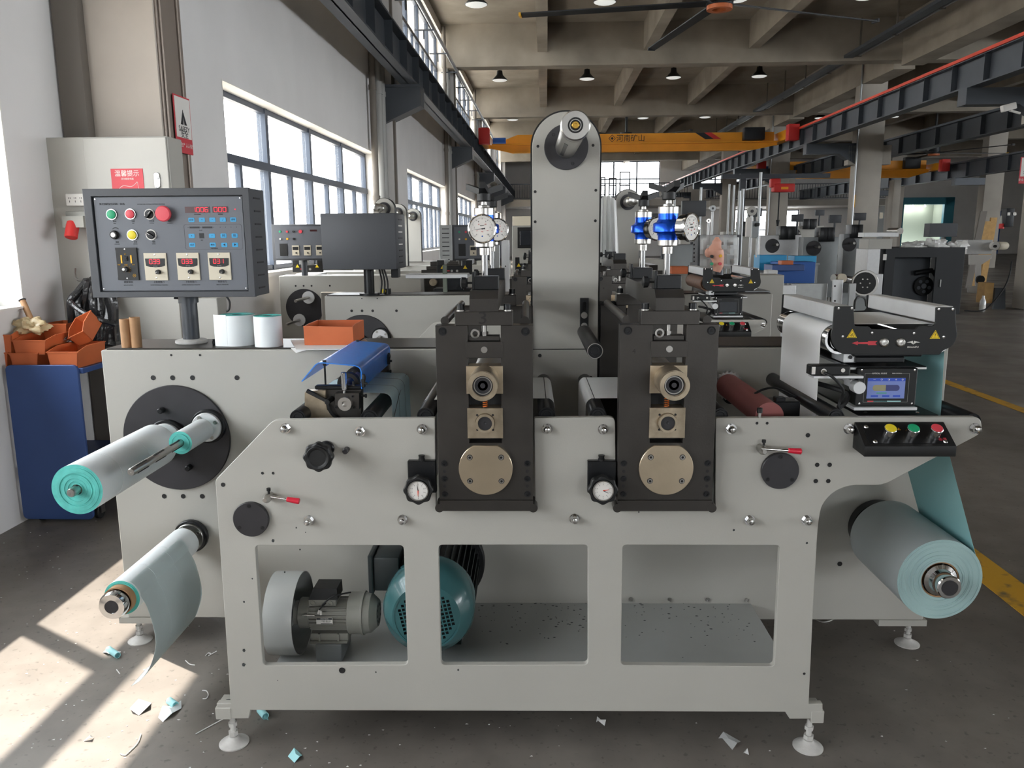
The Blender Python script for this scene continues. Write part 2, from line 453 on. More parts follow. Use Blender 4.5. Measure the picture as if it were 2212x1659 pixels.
# windows: outer frame, mullions, transom and panes
nwin = 0
def window(a, c, z0, z1, low):
    global nwin; nwin += 1
    w = MB(); x0, x1 = -3.27, -3.19; f = .07
    w.box((x0, a, z0), (x1, c, z0 + f)).box((x0, a, z1 - f), (x1, c, z1)).box((x0, a, z0), (x1, a + f, z1)).box((x0, c - f, z0), (x1, c, z1))
    zt = z0 + (z1 - z0) * (.64 if low else .5)
    n = 4; st = (c - a) / n
    for i in range(1, n): w.box((x0 - .01, a + i * st - .045, z0), (x1 + .01, a + i * st + .045, z1))
    w.box((x0 - .01, a, zt - .045), (x1 + .015, c, zt + .045))
    o = w.build('window_%d' % nwin, 'frame_b'); struct(o)
    for i in range(n):
        q0, q1 = a + i * st + .06, a + (i + 1) * st - .06; m = (q0 + q1) / 2
        g = MB(); g.box((x0 + .02, m - .035, z0 + f), (x1, m + .035, zt - .045)); g.build('mullion', 'frame_b', o)
        for p0, p1, e0, e1 in ((q0, q1, zt + .045, z1 - f), (q0, m - .035, z0 + f, zt - .045), (m + .035, q1, z0 + f, zt - .045)):
            g = MB(); g.box((-3.235, p0, e0), (-3.229, p1, e1)); g.build('pane', 'glass', o)
    r = MB(); t = .012
    r.box((-3.35, a, z0 - .0), (-2.97, c, z0 + t)).box((-3.35, a, z1 - t), (-2.998, c, z1)).box((-3.35, a, z0), (-2.998, a + t, z1)).box((-3.35, c - t, z0), (-2.998, c, z1))
    r.build('window_sill', 'reveal', o)
for a, c in WIN:
    window(a, c, LZ[0], LZ[1], True)
for a, c in WIN: window(a, c, HZ_[0], HZ_[1], False)

# pilasters
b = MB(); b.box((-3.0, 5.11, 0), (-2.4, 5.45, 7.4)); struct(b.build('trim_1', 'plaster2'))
K['strip'] = mat('dark trunking', '#6b655e', .6)
b = MB(); b.box((-2.99, 5.03, 0), (-2.83, 5.11, 7.4), .006); tag(b.build('cable_trunking', 'strip'), 'dark flat vertical duct on the nearest pilaster, running up above the grey cabinet', 'duct')
b = MB(); b.box((-2.4, 5.13, 0), (-2.385, 5.44, 7.4), .003).box((-2.385, 5.15, 0), (-2.37, 5.2, 7.4), .004).box((-2.385, 5.39, 0), (-2.37, 5.43, 7.4), .004)
K['ssteel'] = mat('stainless cover strip', '#9c9087', .42, .45, var=.15, vs=2, stretch=(1, 1, .3))
tag(b.build('steel_cover', 'ssteel'), 'stainless cover strip up the side of the nearest pilaster, behind the safety sign', 'cover strip')
for i in range(1, 6):
    y = 14.75 + 10 * (i - 1)
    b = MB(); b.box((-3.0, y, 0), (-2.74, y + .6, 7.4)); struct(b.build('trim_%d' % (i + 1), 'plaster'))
    b = MB(); b.box((-2.74, y + .02, 0), (-2.7, y + .12, 7.4)); o = b.build('cable_trunking', 'strip')
    tag(o, 'dark narrow duct strip up the %s far pilaster of the left wall' % ('first', 'second', 'third', 'fourth', 'fifth')[i - 1], 'duct', 'ducts on the left wall pilasters')
for i in range(1, 4):
    y = 13.9 + 10 * (i - 1)
    for k, (dy, r, nm) in enumerate(((0, .055, 'strip'), (.42, .075, 'ppipe'), (.66, .085, 'ppipe'))):
        b = MB(); b.cyl((-2.9, y + dy, 0), (-2.9, y + dy, 7.4), r, n=12)
        for z in (2.2, 4.0, 5.8): b.cyl((-2.9, y + dy, z), (-2.9, y + dy, z + .08), r + .012, n=12)
        o = b.build('drain_pipe', nm)
        wh = ['first', 'second', 'third'][i - 1]
        tag(o, (['dark thin', 'grey', 'thicker grey'][k]) + ' vertical pipe on the left wall before the %s far pilaster' % wh, 'pipe')
# ceiling slab, cross beams, joists
b = MB(); b.box((-3.4, -18.6, 7.5), (36.5, 62.5, 7.7)); struct(b.build('ceiling', 'conc'))
n = 0
for i in range(-4, 4):
    y = 24.1 + 10 * i; n += 1
    b = MB(); b.box((-3.0, y, 6.35), (36.4, y + .5, 7.5)); struct(b.build('ceiling_beam', 'conc'))
for j, x in enumerate((-.25, 2.75, 5.7, 9.95, 13.2, 16.4, 19.6)):
    wd = .28 if x != 9.95 else .6
    b = MB()
    for i in range(-4, 4): b.box((x, 24.6 + 10 * i, 6.72 if wd < .5 else 6.2), (x + wd, 34.1 + 10 * i, 7.5))
    struct(b.build('ceiling_joist', 'conc'))
# concrete columns
for k, (x, y) in enumerate([(9.95, 7.0), (9.95, 17.0), (9.95, 26.9), (9.95, 36.9), (9.95, 46.9), (19.4, 27.2), (19.4, 37.2), (19.4, 47.2), (15.45, 37.2)]):
    b = MB(); w_ = .8 if x != 15.45 else .32; b.box((x, y, 0), (x + w_, y + .55, 6.9 if w_ > .5 else 3.9), .02)
    if x < 10: b.box((x - .25, y + .1, 3.75), (x, y + .45, 4.35)).box((x + .8, y + .1, 3.75), (x + 1.1, y + .45, 4.35))
    o = struct(b.build('column', 'conc2'))
    if x < 15 and y < 40:
        b = MB(); b.cyl((x - .04, y - .03, 0), (x - .04, y - .03, 6.8), .03, n=8)
        tag(b.build('conduit', 'pipe'), 'thin conduit up the corner of the %s concrete column' % {7.0: 'unseen', 17.0: 'rightmost', 26.9: 'tall middle', 36.9: 'farther'}[y], 'pipe')
# far end wall with windows, side wall and wall behind with unseen openings added for daylight
def wall_holes(name, x0, x1, z1, holes, y, k, th=.3, flip=False):
    b = MB(); b.plate([(x0, -.1), (x1, -.1), (x1, z1), (x0, z1)], [[(a, c), (d, c), (d, e), (a, e)] for a, c, d, e in holes], y, y + th)
    return struct(b.build(name, k))
EW = [(3.3, 4.35, 8.4, 6.9), (13.0, .4, 15.0, 3.35), (15.8, .4, 18.7, 3.3), (-1.0, 1.0, .5, 3.0), (11.4, 4.9, 14.6, 6.2)]
wall_holes('wall_far', -3.4, 36.5, 7.6, EW + [(24.9, 0, 29.4, 4.1)], 61.2, 'plaster')
for i, (a, c, d, e) in enumerate(EW):
    w = MB(); f = .07
    w.box((a, 61.28, c), (d, 61.35, c + f)).box((a, 61.28, e - f), (d, 61.35, e)).box((a, 61.28, c), (a + f, 61.35, e)).box((d - f, 61.28, c), (d, 61.35, e))
    for q in range(1, 3 if d - a > 2.5 else 2):
        x = a + (d - a) * q / (3 if d - a > 2.5 else 2); w.box((x - .05, 61.27, c), (x + .05, 61.36, e))
    w.box((a, 61.27, (c + e) / 2 - .04), (d, 61.36, (c + e) / 2 + .04))
    o = struct(w.build('window_%d' % (20 + i), 'frame_b'))
    g = MB(); g.box((a, 61.31, c), (d, 61.32, e)); g.build('pane', 'glass', o)
b = MB(); b.box((36.2, -18.6, -.1), (36.5, 62.4, 1.8)).box((36.2, -18.6, 6.8), (36.5, 62.4, 7.6)).box((36.2, -18.6, 1.8), (36.5, -16, 6.8)).box((36.2, 24, 1.8), (36.5, 62.4, 6.8))
for i in range(9): b.box((36.25, -11.2 + i * 4, 1.8), (36.45, -11 + i * 4, 6.8))
struct(b.build('wall_right', 'plaster'))  # its tall strip opening is added, out of view, to brighten the left wall
wall_holes('wall_back', -3.4, 36.5, 7.6, [(5.0, 2.6, 13.0, 5.2)], -18.6, 'plaster')  # the high opening is added behind the camera to let light in
# safety sign on the pilaster
def sign(loc, rz, w, h, lab):
    t = thing('safety_sign', lab, 'sign', loc, rz)
    b = MB(); b.box((-w / 2, 0, 0), (w / 2, .006, h), .002); b.build('board', 'redsign', t, local=True)
    b = MB(); b.box((-w / 2 + w * .05, -.002, h * .27), (w / 2 - w * .05, 0, h * .97)); b.build('white_panel', 'signw', t, local=True)
    b = MB(); s = w * .36; z = h * .5
    b.prism([(-s * .5, -.003, z), (-s * .1, -.003, z), (0, -.003, z + s * .55), (-.02 * s, -.003, z + s * 1.1)], (0, -.002, 0))
    b.prism([(.12 * s, -.003, z), (.5 * s, -.003, z), (.02 * s, -.003, z + s * .9)], (0, -.002, 0))
    b.build('emblem', 'print', t, local=True)
    text('SAFETY', w * .2, (0, -.004, h * .42), t, 'print', local=True)
    text('安全', w * .23, (0, -.004, h * .33), t, 'print', local=True)
    text('安全生产 人人有责', w * .13, (0, -.004, h * .14), t, 'signw', local=True)
    return t
sign((-2.362, 5.33, 2.14), PI / 2, .24, .36, 'white and red safety sign on the side of the nearest pilaster')
p = H(2192, 435, 16.97); sign((p.x + .25, 16.98, 2.55), 0, .42, .52, 'white and red safety sign on the rightmost concrete column')

# crane rails
def rail(name, x, z0, z1, y0, y1, lab, step=1.0, br=None):
    t = thing('crane_rail', lab, 'crane rail', (x, y0, 0))
    b = MB(); b.box((x - .14, y0, z0), (x + .14, y1, z0 + .03)).box((x - .14, y0, z1 - .03), (x + .14, y1, z1)).box((x - .012, y0, z0), (x + .012, y1, z1))
    b.build('beam', 'rail', t)
    b = MB(); b.box((x - .03, y0, z1), (x + .03, y1, z1 + .06)); b.build('running_rail', 'rail', t)
    y = y0 + .5; first = None
    while y < y1:
        if first is None:
            b = MB(); b.box((x - .13, y, z0 + .03), (x - .012, y + .015, z1 - .03)).box((x + .012, y, z0 + .03), (x + .13, y + .015, z1 - .03)); first = b.build('stiffener', 'rail', t); fy = y
        else: 
            pdup(first, t, (0, y - fy, 0))
        y += step
    return t
t = rail('l', -2.4, 4.2, 4.76, 3.2, 60, 'grey steel crane rail along the left wall, above the windows', 1.25)
for i in range(6):
    y = 4.6 + 10 * i
    b = MB(); b.prism([(-3.0, y, 3.5), (-3.0, y, 4.2), (-2.2, y, 4.2), (-2.2, y, 3.85)], (0, .4, 0)).box((-3.0, y - .05, 4.16), (-2.2, y + .45, 4.2))
    b.build('bracket', 'rail', t)
t = rail('r', 8.5, 4.42, 4.98, 3.5, 60, 'grey crane rail with an orange conductor, right of the main aisle', 1.25)
b = MB(); b.box((8.32, 3.5, 4.97), (8.36, 60, 5.03)); b.build('conductor_bar', 'orail', t)
for i in range(6):
    y = 7.1 + 9.95 * i
    b = MB(); b.box((8.36, y, 4.1), (9.95, y + .35, 4.42)).prism([(9.95, y, 3.75), (9.95, y, 4.1), (9.4, y, 4.1)], (0, .35, 0)); b.build('bracket', 'rail', t)
t = rail('m', 11.6, 4.1, 4.66, 12, 60, 'darker crane rail of the second bay, just behind the orange one', 1.25)
t = rail('s', 18.3, 3.95, 4.6, 12, 60, 'dark crane rail at the far right above the teal gate', 1.6)
for y in (27.2, 37.2, 47.2):
    b = MB(); b.box((18.1, y, 3.65), (19.4, y + .35, 3.95)); b.build('bracket', 'rail', t)
# conduits on brackets under the ceiling
for nm, x, z, lab, y1 in (('c', -2.6, 6.3, 'bright pipe on brackets along the top of the left wall', 45), ('c', 8.75, 6.5, 'grey pipe on hangers under the ceiling right of the fan', 48)):
    t = thing('ceiling_pipe', lab, 'pipe', (x, 10, z)); b = MB(); b.cyl((x, 10, z), (x, y1, z), .045, n=10); b.build('pipe', 'pipe', t)
    y = 12
    while y < y1:
        b = MB()
        if x < 0: b.box((-3, y, z - .12), (x + .05, y + .03, z - .09)).box((x - .2, y, z - .3), (x - .17, y + .03, z - .09))
        else: b.box((x - .02, y, z), (x + .02, y + .04, z + .95)).box((x - .25, y, z - .06), (x + .05, y + .04, z - .03))
        b.build('hanger', 'rail' if x < 0 else 'strip', t); y += 2.4
b = MB(); b.box((8.35, 12, 6.42), (8.6, 48, 6.5)); tag(b.build('cable_tray', 'rail'), 'dark cable tray hung beside the grey ceiling pipe', 'cable tray')
# overhead cranes
def crane(y, x0, x1, z0, z1, lab, words=None, hoist=True):
    t = thing('overhead_crane', lab, 'crane', (x0, y, z0))
    b = MB(); zm = z0 + (z1 - z0) * .45; L = x1 - x0
    b.prism([(x0 + .1, y, zm + .05), (x0 + .9, y, z1), (x1 - .1, y, z1), (x1 - .1, y, zm + .05)], (0, .5, 0))
    b.build('girder', 'orange', t)
    b = MB(); b.prism([(x0 - .1, y - .06, zm), (x0 - .1, y - .06, zm - .1), (x0 + .7, y - .06, z0), (x1 - .9, y - .06, z0), (x1, y - .06, zm - .1), (x1, y - .06, zm)], (0, .05, 0))
    b.box((x0, y - .16, zm - .02), (x1, y + .3, zm + .03)).box((x0 + .7, y - .16, z0), (x1 - .9, y + .1, z0 + .03))
    b.build('hoist_beam', 'orange', t)
    for e in (x0 - .35, x1 + .05):
        b = MB(); b.box((e, y - .9, z0 + .28), (e + .3, y + 1.2, z0 + .6), .02); b.build('end_carriage', 'orange', t)
        b = MB(); b.box((e - .02, y - 1.25, z0 + .2), (e + .34, y - .9, z0 + .72), .02); b.build('buffer', 'redbox', t)
    b = MB(); b.cyl((x0 + .5, y - .3, zm + .12), (x0 + .05, y - .3, zm + .12), .1, n=12); b.build('motor', 'blueb', t)
    b = MB(); b.box((x1 - 1.2, y - .35, zm + .05), (x1 - .5, y - .05, z1 + .12), .02); b.build('control_box', 'bgdark', t)
    if words:
        text(words, .25, (2.79, y - .012, z1 - .17), t, 'print')
        b = MB(); b.prism([(x1 - 2.8, y - .012, z1), (x1 - 2.5, y - .012, z1), (x1 - 2.15, y - .012, zm + .12), (x1 - 2.45, y - .012, zm + .12)], (0, .005, 0)); b.build('stripe', 'print', t)
        b = MB(); b.prism([(x1 - 2.5, y - .012, z1), (x1 - 2.25, y - .012, z1), (x1 - 1.9, y - .012, zm + .12), (x1 - 2.15, y - .012, zm + .12)], (0, .005, 0)); b.build('stripe', 'redbox', t)
    return t
crane(29.0, -1.9, 7.95, 4.42, 5.04, 'yellow overhead crane girder spanning the main aisle', '◈河南矿山')
crane(38.8, 9.9, 17.6, 4.08, 4.86, 'dim yellow crane girder in the second bay, at right')
# hoist with festoon under the far bay
t = thing('chain_hoist', 'small red chain hoist hanging above the machines right of centre', 'hoist', tuple(H(1685, 400, 30)))
b = MB(); p = H(1690, 408, 30); b.box(p + V((-.35, -.2, -.12)), p + V((.4, .2, .18)), .05).box(p + V((-.45, -.15, .05)), p + V((-.1, .15, .36)), .04); b.build('housing', 'redbox', t)
b = MB(); b.box(p + V((-.1, -.22, -.03)), p + V((.15, -.2, .06))); b.build('badge', 'orange', t)
b = MB(); b.cyl(p + V((-.1, 0, -.1)), p + V((-.1, 0, -1.1)), .025, n=6).cyl(p + V((-.1, 0, -1.1)), p + V((-.1, 0, -1.35)), .07, .03, n=8); b.build('hook', 'bgdark', t)
b = MB(); b.box(H(1560, 386, 30.3), H(1790, 375, 30.5)); b.build('jib', 'rail', t)
b = MB(); q = H(1600, 375, 30.4); b.box((q.x, q.y, 0), (q.x + .2, q.y + .2, q.z)); b.build('mast', 'rail', t)
# mezzanine with railing
def mezz(x0, x1, z0, z1, lab):
    b = MB(); b.box((x0, 55.4, z0), (x1, 61.2, z1)); struct(b.build('mezzanine', 'conc2'))
    t = thing('railing', lab, 'railing', (x0, 55.5, z1))
    b = MB(); h = 1.05; b.box((x0, 55.45, z1 + h - .06), (x1, 55.52, z1 + h)).box((x0, 55.46, z1 + .08), (x1, 55.5, z1 + .12)); b.build('handrail', 'rail', t)
    f = None; n = int((x1 - x0) / .17); n = min(n, 110)
    for i in range(n):
        x = x0 + (x1 - x0) * i / n
        if f is None: bb = MB(); bb.box((x, 55.47, z1 + .1), (x + .03, 55.5, z1 + h)); f = bb.build('baluster', 'rail', t); fx = x
        else: pdup(f, t, (x - fx, 0, 0))
mezz(-3.0, 9.6, 3.5, 3.95, 'steel railing of the gallery across the far end of the aisle')
mezz(11.0, 23.4, 3.4, 3.8, 'dark steel railing of the far gallery behind the second bay')
for k, (u0, v0, u1, v1) in enumerate(((1297, 382, 1308, 400), (1315, 384, 1332, 402), (1338, 370, 1362, 402))):
    a, c = H(u0, v1, 57), H(u1, v0, 57)
    b = MB(); f = .08; b.box((a.x, 57, 3.95), (a.x + f, 57.1, c.z)).box((c.x - f, 57, 3.95), (c.x, 57.1, c.z)).box((a.x, 57, c.z - f), (c.x, 57.1, c.z)).box((a.x, 57, 4.9), (c.x, 57.1, 4.98)).box((a.x, 57, 4.3), (c.x, 57.1, 4.36))
    tag(b.build('door_leaf', 'bgdark'), 'open steel frame standing on the far gallery, %s of three' % ('left', 'middle', 'right and tallest')[k], 'frame')
# teal gate in the far right wall with lit recess
t = thing('gate', 'teal framed gate opening at the far right with lamps glowing inside', 'gate', tuple(H(1990, 508, 61.1).xy) + (0,))
a, c = H(1932, 508, 61), H(2062, 426, 61)
b = MB(); b.box((a.x, 60.9, 0), (a.x + .5, 61.2, c.z)).box((c.x - .7, 60.9, 0), (c.x, 61.2, c.z)).box((a.x, 60.9, c.z - .5), (c.x, 61.2, c.z)); b.build('gate_frame', 'teal_d', t)
b = MB(); b.box((a.x - .2, 64.5, 0), (c.x + .2, 64.7, 5)).box((a.x - .2, 61.5, 4.4), (c.x + .2, 64.5, 4.5)).box((a.x - .3, 61.5, 0), (a.x - .2, 64.5, 4.5)).box((c.x + .2, 61.5, 0), (c.x + .3, 64.5, 4.5))
K['olive'] = mat('olive recess', '#6b7266', .7); b.build('recess', 'olive', t)
for i in range(4):
    x = a.x + .7 + i * (c.x - a.x - 1.4) / 3
    b = MB(); b.sphere((x, 64.0, 3.6), .1, 8); b.build('spot_lamp', 'lamp', t)
    l = bpy.data.lights.new('spot', 'POINT'); l.energy = 60; l.shadow_soft_size = .1; o = bpy.data.objects.new('spot_light', l); COL.objects.link(o); o.location = HALLM @ V((x, 63.9, 3.4))
b = MB(); a, c = H(2140, 520, 61), H(2166, 455, 61); b.box((a.x, 61.1, 0), (c.x, 61.2, c.z)); b.box((a.x + .3, 61.05, 1.9), (a.x + .6, 61.1, 2.2)); struct(b.build('door_1', 'blueb'))
# pendant lamps
lam = None; nl = 0
rows = [(19.1, 'nearest', (-1.57, 1.3, 4.2, 7.0)), (28.0, 'middle', (-1.55, 1.35, 4.2, 7.0)), (37.3, 'far', (-1.5, 1.4, 4.3, 7.03)), (38, 'second bay', (12.3, 15.5, 14.0))]
for y, rn, xs in rows:
    for i, x in enumerate(xs):
        lab = 'pendant lamp with wide bell shade, %s of the %s row' % (('first from the left', 'second from the left', 'third from the left', 'rightmost')[i], rn)
        mx = Mx.Translation((x, y, 6.68))
        if lam is None:
            lam = thing('pendant_lamp', lab, 'lamp', (x, y, 6.68), group='pendant lamps under the ceiling')
            b = MB(); b.lathe((0, 0, 0), Z3, [(.0, .25), (.02, .255), (.1, .17), (.16, .11), (.2, .1), (.3, .09), (.32, 0)], 20); b.build('shade', 'bgdark', lam, local=True)
            b = MB(); b.lathe((0, 0, -.02), Z3, [(0, 0), (0, .2), (.02, .245), (.03, .24)], 20); b.build('lens', 'lamp', lam, local=True)
            b = MB(); b.cyl((0, 0, .3), (0, 0, .82), .014, n=6); b.build('cord', 'bgdark', lam, local=True)
        else: dup(lam, mx, lab)
# big ceiling fan
def fan(hx, hy, z, ang, L, lab, k='bgdark', n=5):
    t = thing('ceiling_fan', lab, 'fan', (hx, hy, z))
    b = MB(); b.cyl((0, 0, .05), (0, 0, 1.9), .05, n=10); b.build('rod', 'bgdark', t, local=True)
    b = MB(); b.cyl((0, 0, -.02), (0, 0, .28), .24, n=24); b.build('motor', 'bgdark', t, local=True)
    b = MB(); b.pipe((0, 0, -.09), (0, 0, -.02), .225, .13, 28); b.build('hub_ring', 'hub_o', t, local=True)
    for i in range(n):
        a = ang[i] if i < len(ang) else 0
        R = Mx.Rotation(a, 3, 'Z')
        b = MB(); b.prism([(.2, -.09, .0), (L, -.075, .0), (L, .075, .035), (.2, .09, .035)], (0, 0, .02))
        b.xf(R.to_4x4()); b.build('blade', k, t, local=True)
        b = MB(); b.box((L, -.08, -.005), (L + .04, .08, .06)); b.xf(R.to_4x4()); b.build('blade_tip', 'gold' if i == 0 else k, t, local=True)
R_ = math.radians
fan(3.09, 15.4, 5.62, [R_(171), R_(102), R_(23.8), R_(245), R_(316)], 3.6, 'huge black ceiling fan with an orange hub ring, top centre')
fan(3.3, 34.5, 5.45, [R_(20), R_(95), R_(165), R_(238), R_(310)], 3.4, 'distant dark ceiling fan above the yellow crane')
p = H(2023, 265, 36); fan(p.x, 36, 4.9, [R_(10), R_(82), R_(154), R_(226), R_(298)], 3.4, 'dark ceiling fan of the second bay at upper right')
# neighbouring building outside, white, with balconies
t = thing('neighbour_building', 'bright white building with balconies seen through the left windows', 'building', (-15, 20, 0))
b = MB(); b.box((-46, -20, -.2), (-40, 110, 11)); b.build('facade', 'facade', t)
for z in (3.0, 6.6):
    b = MB(); b.box((-40, -20, z), (-38.8, 110, z + .35)).box((-38.9, -20, z + .35), (-38.8, 110, z + .75)); b.build('balcony', 'facade', t)
    b = MB(); b.box((-38.87, -20, z + 1.3), (-38.83, 110, z + 1.35))
    for i in range(0, 300): b.box((-38.87, -15 + i * .4, z + .75), (-38.84, -14.96 + i * .4, z + 1.3))
    o = b.build('balustrade', 'ppipe', t); o['kind'] = 'stuff'
    for i in range(12):
        b = MB(); b.box((-40.03, -16 + i * 7.4, z + 1.0), (-39.98, -13.4 + i * 7.4, z + 2.9)); b.build('window', 'dscreen' if i % 4 == 0 else 'zinc', t)
# ------------------------------------------------------------------ the machine in front
shop()
YF, YB = 2.27, 2.92
def nut(b, p, r=.011, n=12):                       # domed acorn nut looking at the camera, washer behind
    b.cyl(p, p + V((0, -.003, 0)), r * 1.25, n=16).cyl(p + V((0, -.003, 0)), p + V((0, -.014, 0)), r, n=6)
    b.lathe(p + V((0, -.014, 0)), (0, -1, 0), [(0, r * .95), (.006, r * .9), (.011, r * .6), (.0135, 0)], n)
def socket(b, p, r=.007, d=.004, k='blackm', ax=(0, -1, 0)):
    ax = V(ax); b.m(k); b.lathe(p, ax, [(0, r), (d, r), (d, r * .55), (d - .003, r * .55), (d - .003, 0)], 12)
def hole(b, p, r):                                 # a tapped hole: dark recess with its rim
    b.lathe(p + V((0, -.0008, 0)), (0, 1, 0), [(0, r * 1.12), (0, r), (.0007, 0)], 14)

T = thing('slitting_machine', 'large off-white rotary slitting machine in front, with two dark die stations in its side frame', 'machine', (0, 2.6, 0))
outer = [(465, 1037), (590, 907), (940, 903), (942, 1103), (1156, 1103), (1154, 903), (1329, 901), (1331, 1104), (1545, 1103), (1546, 903),
         (2119, 901), (2122, 935), (1908, 1048), (1835, 1048), (1800, 1062), (1775, 1090), (1767, 1130), (1757, 1300), (1747, 1521), (1777, 1521), (1777, 1553), (1706, 1553),
         (1696, 1538), (541, 1534), (537, 1552), (468, 1553), (468, 1520), (498, 1520), (482, 1280)]
op = [(p.x, p.z) for p in (M(u, v, YF) for u, v in outer)]
rr = [.01, .02, .004, 0, 0, .004, .018, 0, 0, .006, .03, .03, .02, .03, .03, .03, .03, 0, 0, 0, 0, 0, 0, 0, 0, 0, 0, 0, 0]
op = roundpoly(op, rr)
def wq(a, c, d, e): 
    p, q, r_, s_ = [M(*w_, YF) for w_ in (a, c, d, e)]
    return roundpoly([(w_.x, w_.z) for w_ in (p, q, r_, s_)], .014)
holes = [wq((551, 1178), (872, 1178), (881, 1436), (568, 1438)), wq((947, 1177), (1270, 1177), (1270, 1436), (953, 1437)), wq((1345, 1177), (1685, 1178), (1673, 1440), (1341, 1437))]
b = MB(); b.plate(op, holes, YF, YF + .022, .0015); FP = b.build('front_plate', 'paint', T)
TPL = ['tapped_hole', None]
def taps(pts, Y, r, parent):
    for u, v in pts:
        p = M(u, v, Y - .0005)
        b = MB(); hole(b, p, r); b.build('tapped_hole', 'rubber', parent)
taps([(567, 1022), (590, 1022), (1635, 914), (1657, 914), (1737, 1455)], YF, .0038, FP)
taps([(482, 1047), (1745, 940), (1765, 1004), (1792, 1004), (1762, 1039), (1789, 1039)], YF, .006, FP)
taps([(739, 1448)], YF, .009, FP)
for u, v in [(617, 925), (778, 932), (912, 927), (1182, 926), (1303, 927), (1579, 926), (1833, 926), (2105, 925), (668, 1124), (870, 1122), (1241, 1120), (1619, 1123), (1742, 1123)]:
    p = M(u, v, YF); b = MB(); nut(b, V((p.x, YF, p.z)), .0125); b.build('acorn_nut', 'chrome', T)
# chipped paint specks
random.seed(3)
K['chip'] = mat('bare chip in paint', '#35393a', .6)
b = MB()
for u, v, r in [(590, 1168, 6), (648, 1187, 3), (615, 1236, 3), (527, 1300, 4), (545, 1250, 3), (527, 1405, 6), (526, 1436, 7), (1380, 1106, 3), (1585, 1145, 4), (1743, 1173, 4), (990, 1447, 4), (812, 1452, 3), (600, 1470, 2), (640, 1140, 3), (660, 1150, 2)]:
    p = M(u, v, YF - .0002); a = random.random() * 3
    b.prism([p + V((math.cos(a + i * 1.3) * r * .0007 * (1 + .5 * random.random()), 0, math.sin(a + i * 1.3) * r * .001)) for i in range(5)], (0, -.0002, 0))
o = b.build('paint_chips', 'chip', FP); o['kind'] = 'stuff'
# rear cabinet
b = MB(); b.box((-1.60, YB, .115), (1.53, 3.22, 1.188), .004); CB = b.build('cabinet', 'paint', T)
b = MB(); b.box((-1.585, YB + .012, 1.188), (1.52, 3.2, 1.194), .002); b.build('cover_plate', 'steel_dark', CB)
b = MB(); b.box((M(262, 1335, YB).x - .01, YB - .0, .09), (-1.40, 3.2, .115)).box((1.36, YB, .09), (1.545, 3.2, .115)); b.build('end_bar', 'paint', CB)
taps([(331, 816), (373, 816), (416, 816), (512, 816), (355, 1072), (396, 1072), (437, 1072), (1165, 816), (1814, 1218)], YB, .0085, CB)
taps([(370, 767), (432, 767), (1166, 767)], YB, .004, CB)
for u, v in [(1363, 1294), (1447, 1295), (1529, 1295), (1613, 1296)]:
    p = M(u, v, YB); b = MB(); socket(b, V((p.x, YB, p.z)), .0085, .006, 'steel'); b.build('cap_screw', 'steel', CB)
# shelf between the frames
sz = M(1400, 1303, YB).z
b = MB(); b.box((-.86, YF + .022, sz - .006), (M(1622, 1303, YB).x, YB, sz), .001); SH = b.build('base_sheet', 'sheetg', T)
b = MB(); random.seed(5)
for i in range(150):
    x = random.uniform(-.2, .82); y = YB - abs(random.gauss(0, .16)); r = random.uniform(.001, .0035)
    if y < YF + .05: continue
    a = random.random() * 6
    b.prism([V((x + math.cos(a + k * 1.57) * r * (2 if k % 2 else 1), y + math.sin(a + k * 1.57) * r, sz)) for k in range(4)], (0, 0, .0008))
o = b.build('oil_specks', 'chip', SH); o['kind'] = 'stuff'
# levelling feet
def foot(x, y, ztop, par):
    b = MB(); b.cyl((x, y, .02), (x, y, ztop), .0085, n=14); f = b.build('levelling_foot', 'foot', par)
    b = MB(); b.lathe((x, y, 0), Z3, [(0, 0), (0, .046), (.004, .0465), (.009, .036), (.017, .02), (.026, .014), (.03, 0)], 28); b.build('foot_disc', 'foot', f)
    b = MB(); b.lathe((x, y, .03), Z3, [(0, 0), (0, .0155), (.014, .0155), (.014, 0)], 6).lathe((x, y, ztop * .62), Z3, [(0, 0), (0, .014), (.012, .014), (.012, 0)], 6); b.build('nut', 'foot', f)
foot(-.953, 2.295, .101, T); foot(.878, 2.295, .101, T); foot(-1.575, 2.95, .09, T); foot(1.49, 2.95, .09, T)
def ear(x0, x1, x):
    b = MB(); b.box((x0, YF - .002, .1), (x1, YF + .075, .141), .002); e = b.build('foot_lug', 'paint', T)
    b = MB(); b.lathe((x, YF + .036, .1412), Z3, [(0, .0), (0, .011), (-.0005, .012)], 18); b.build('bolt_hole', 'rubber', e)
ear(-.995, -.945, -.968); ear(.872, .912, .892)
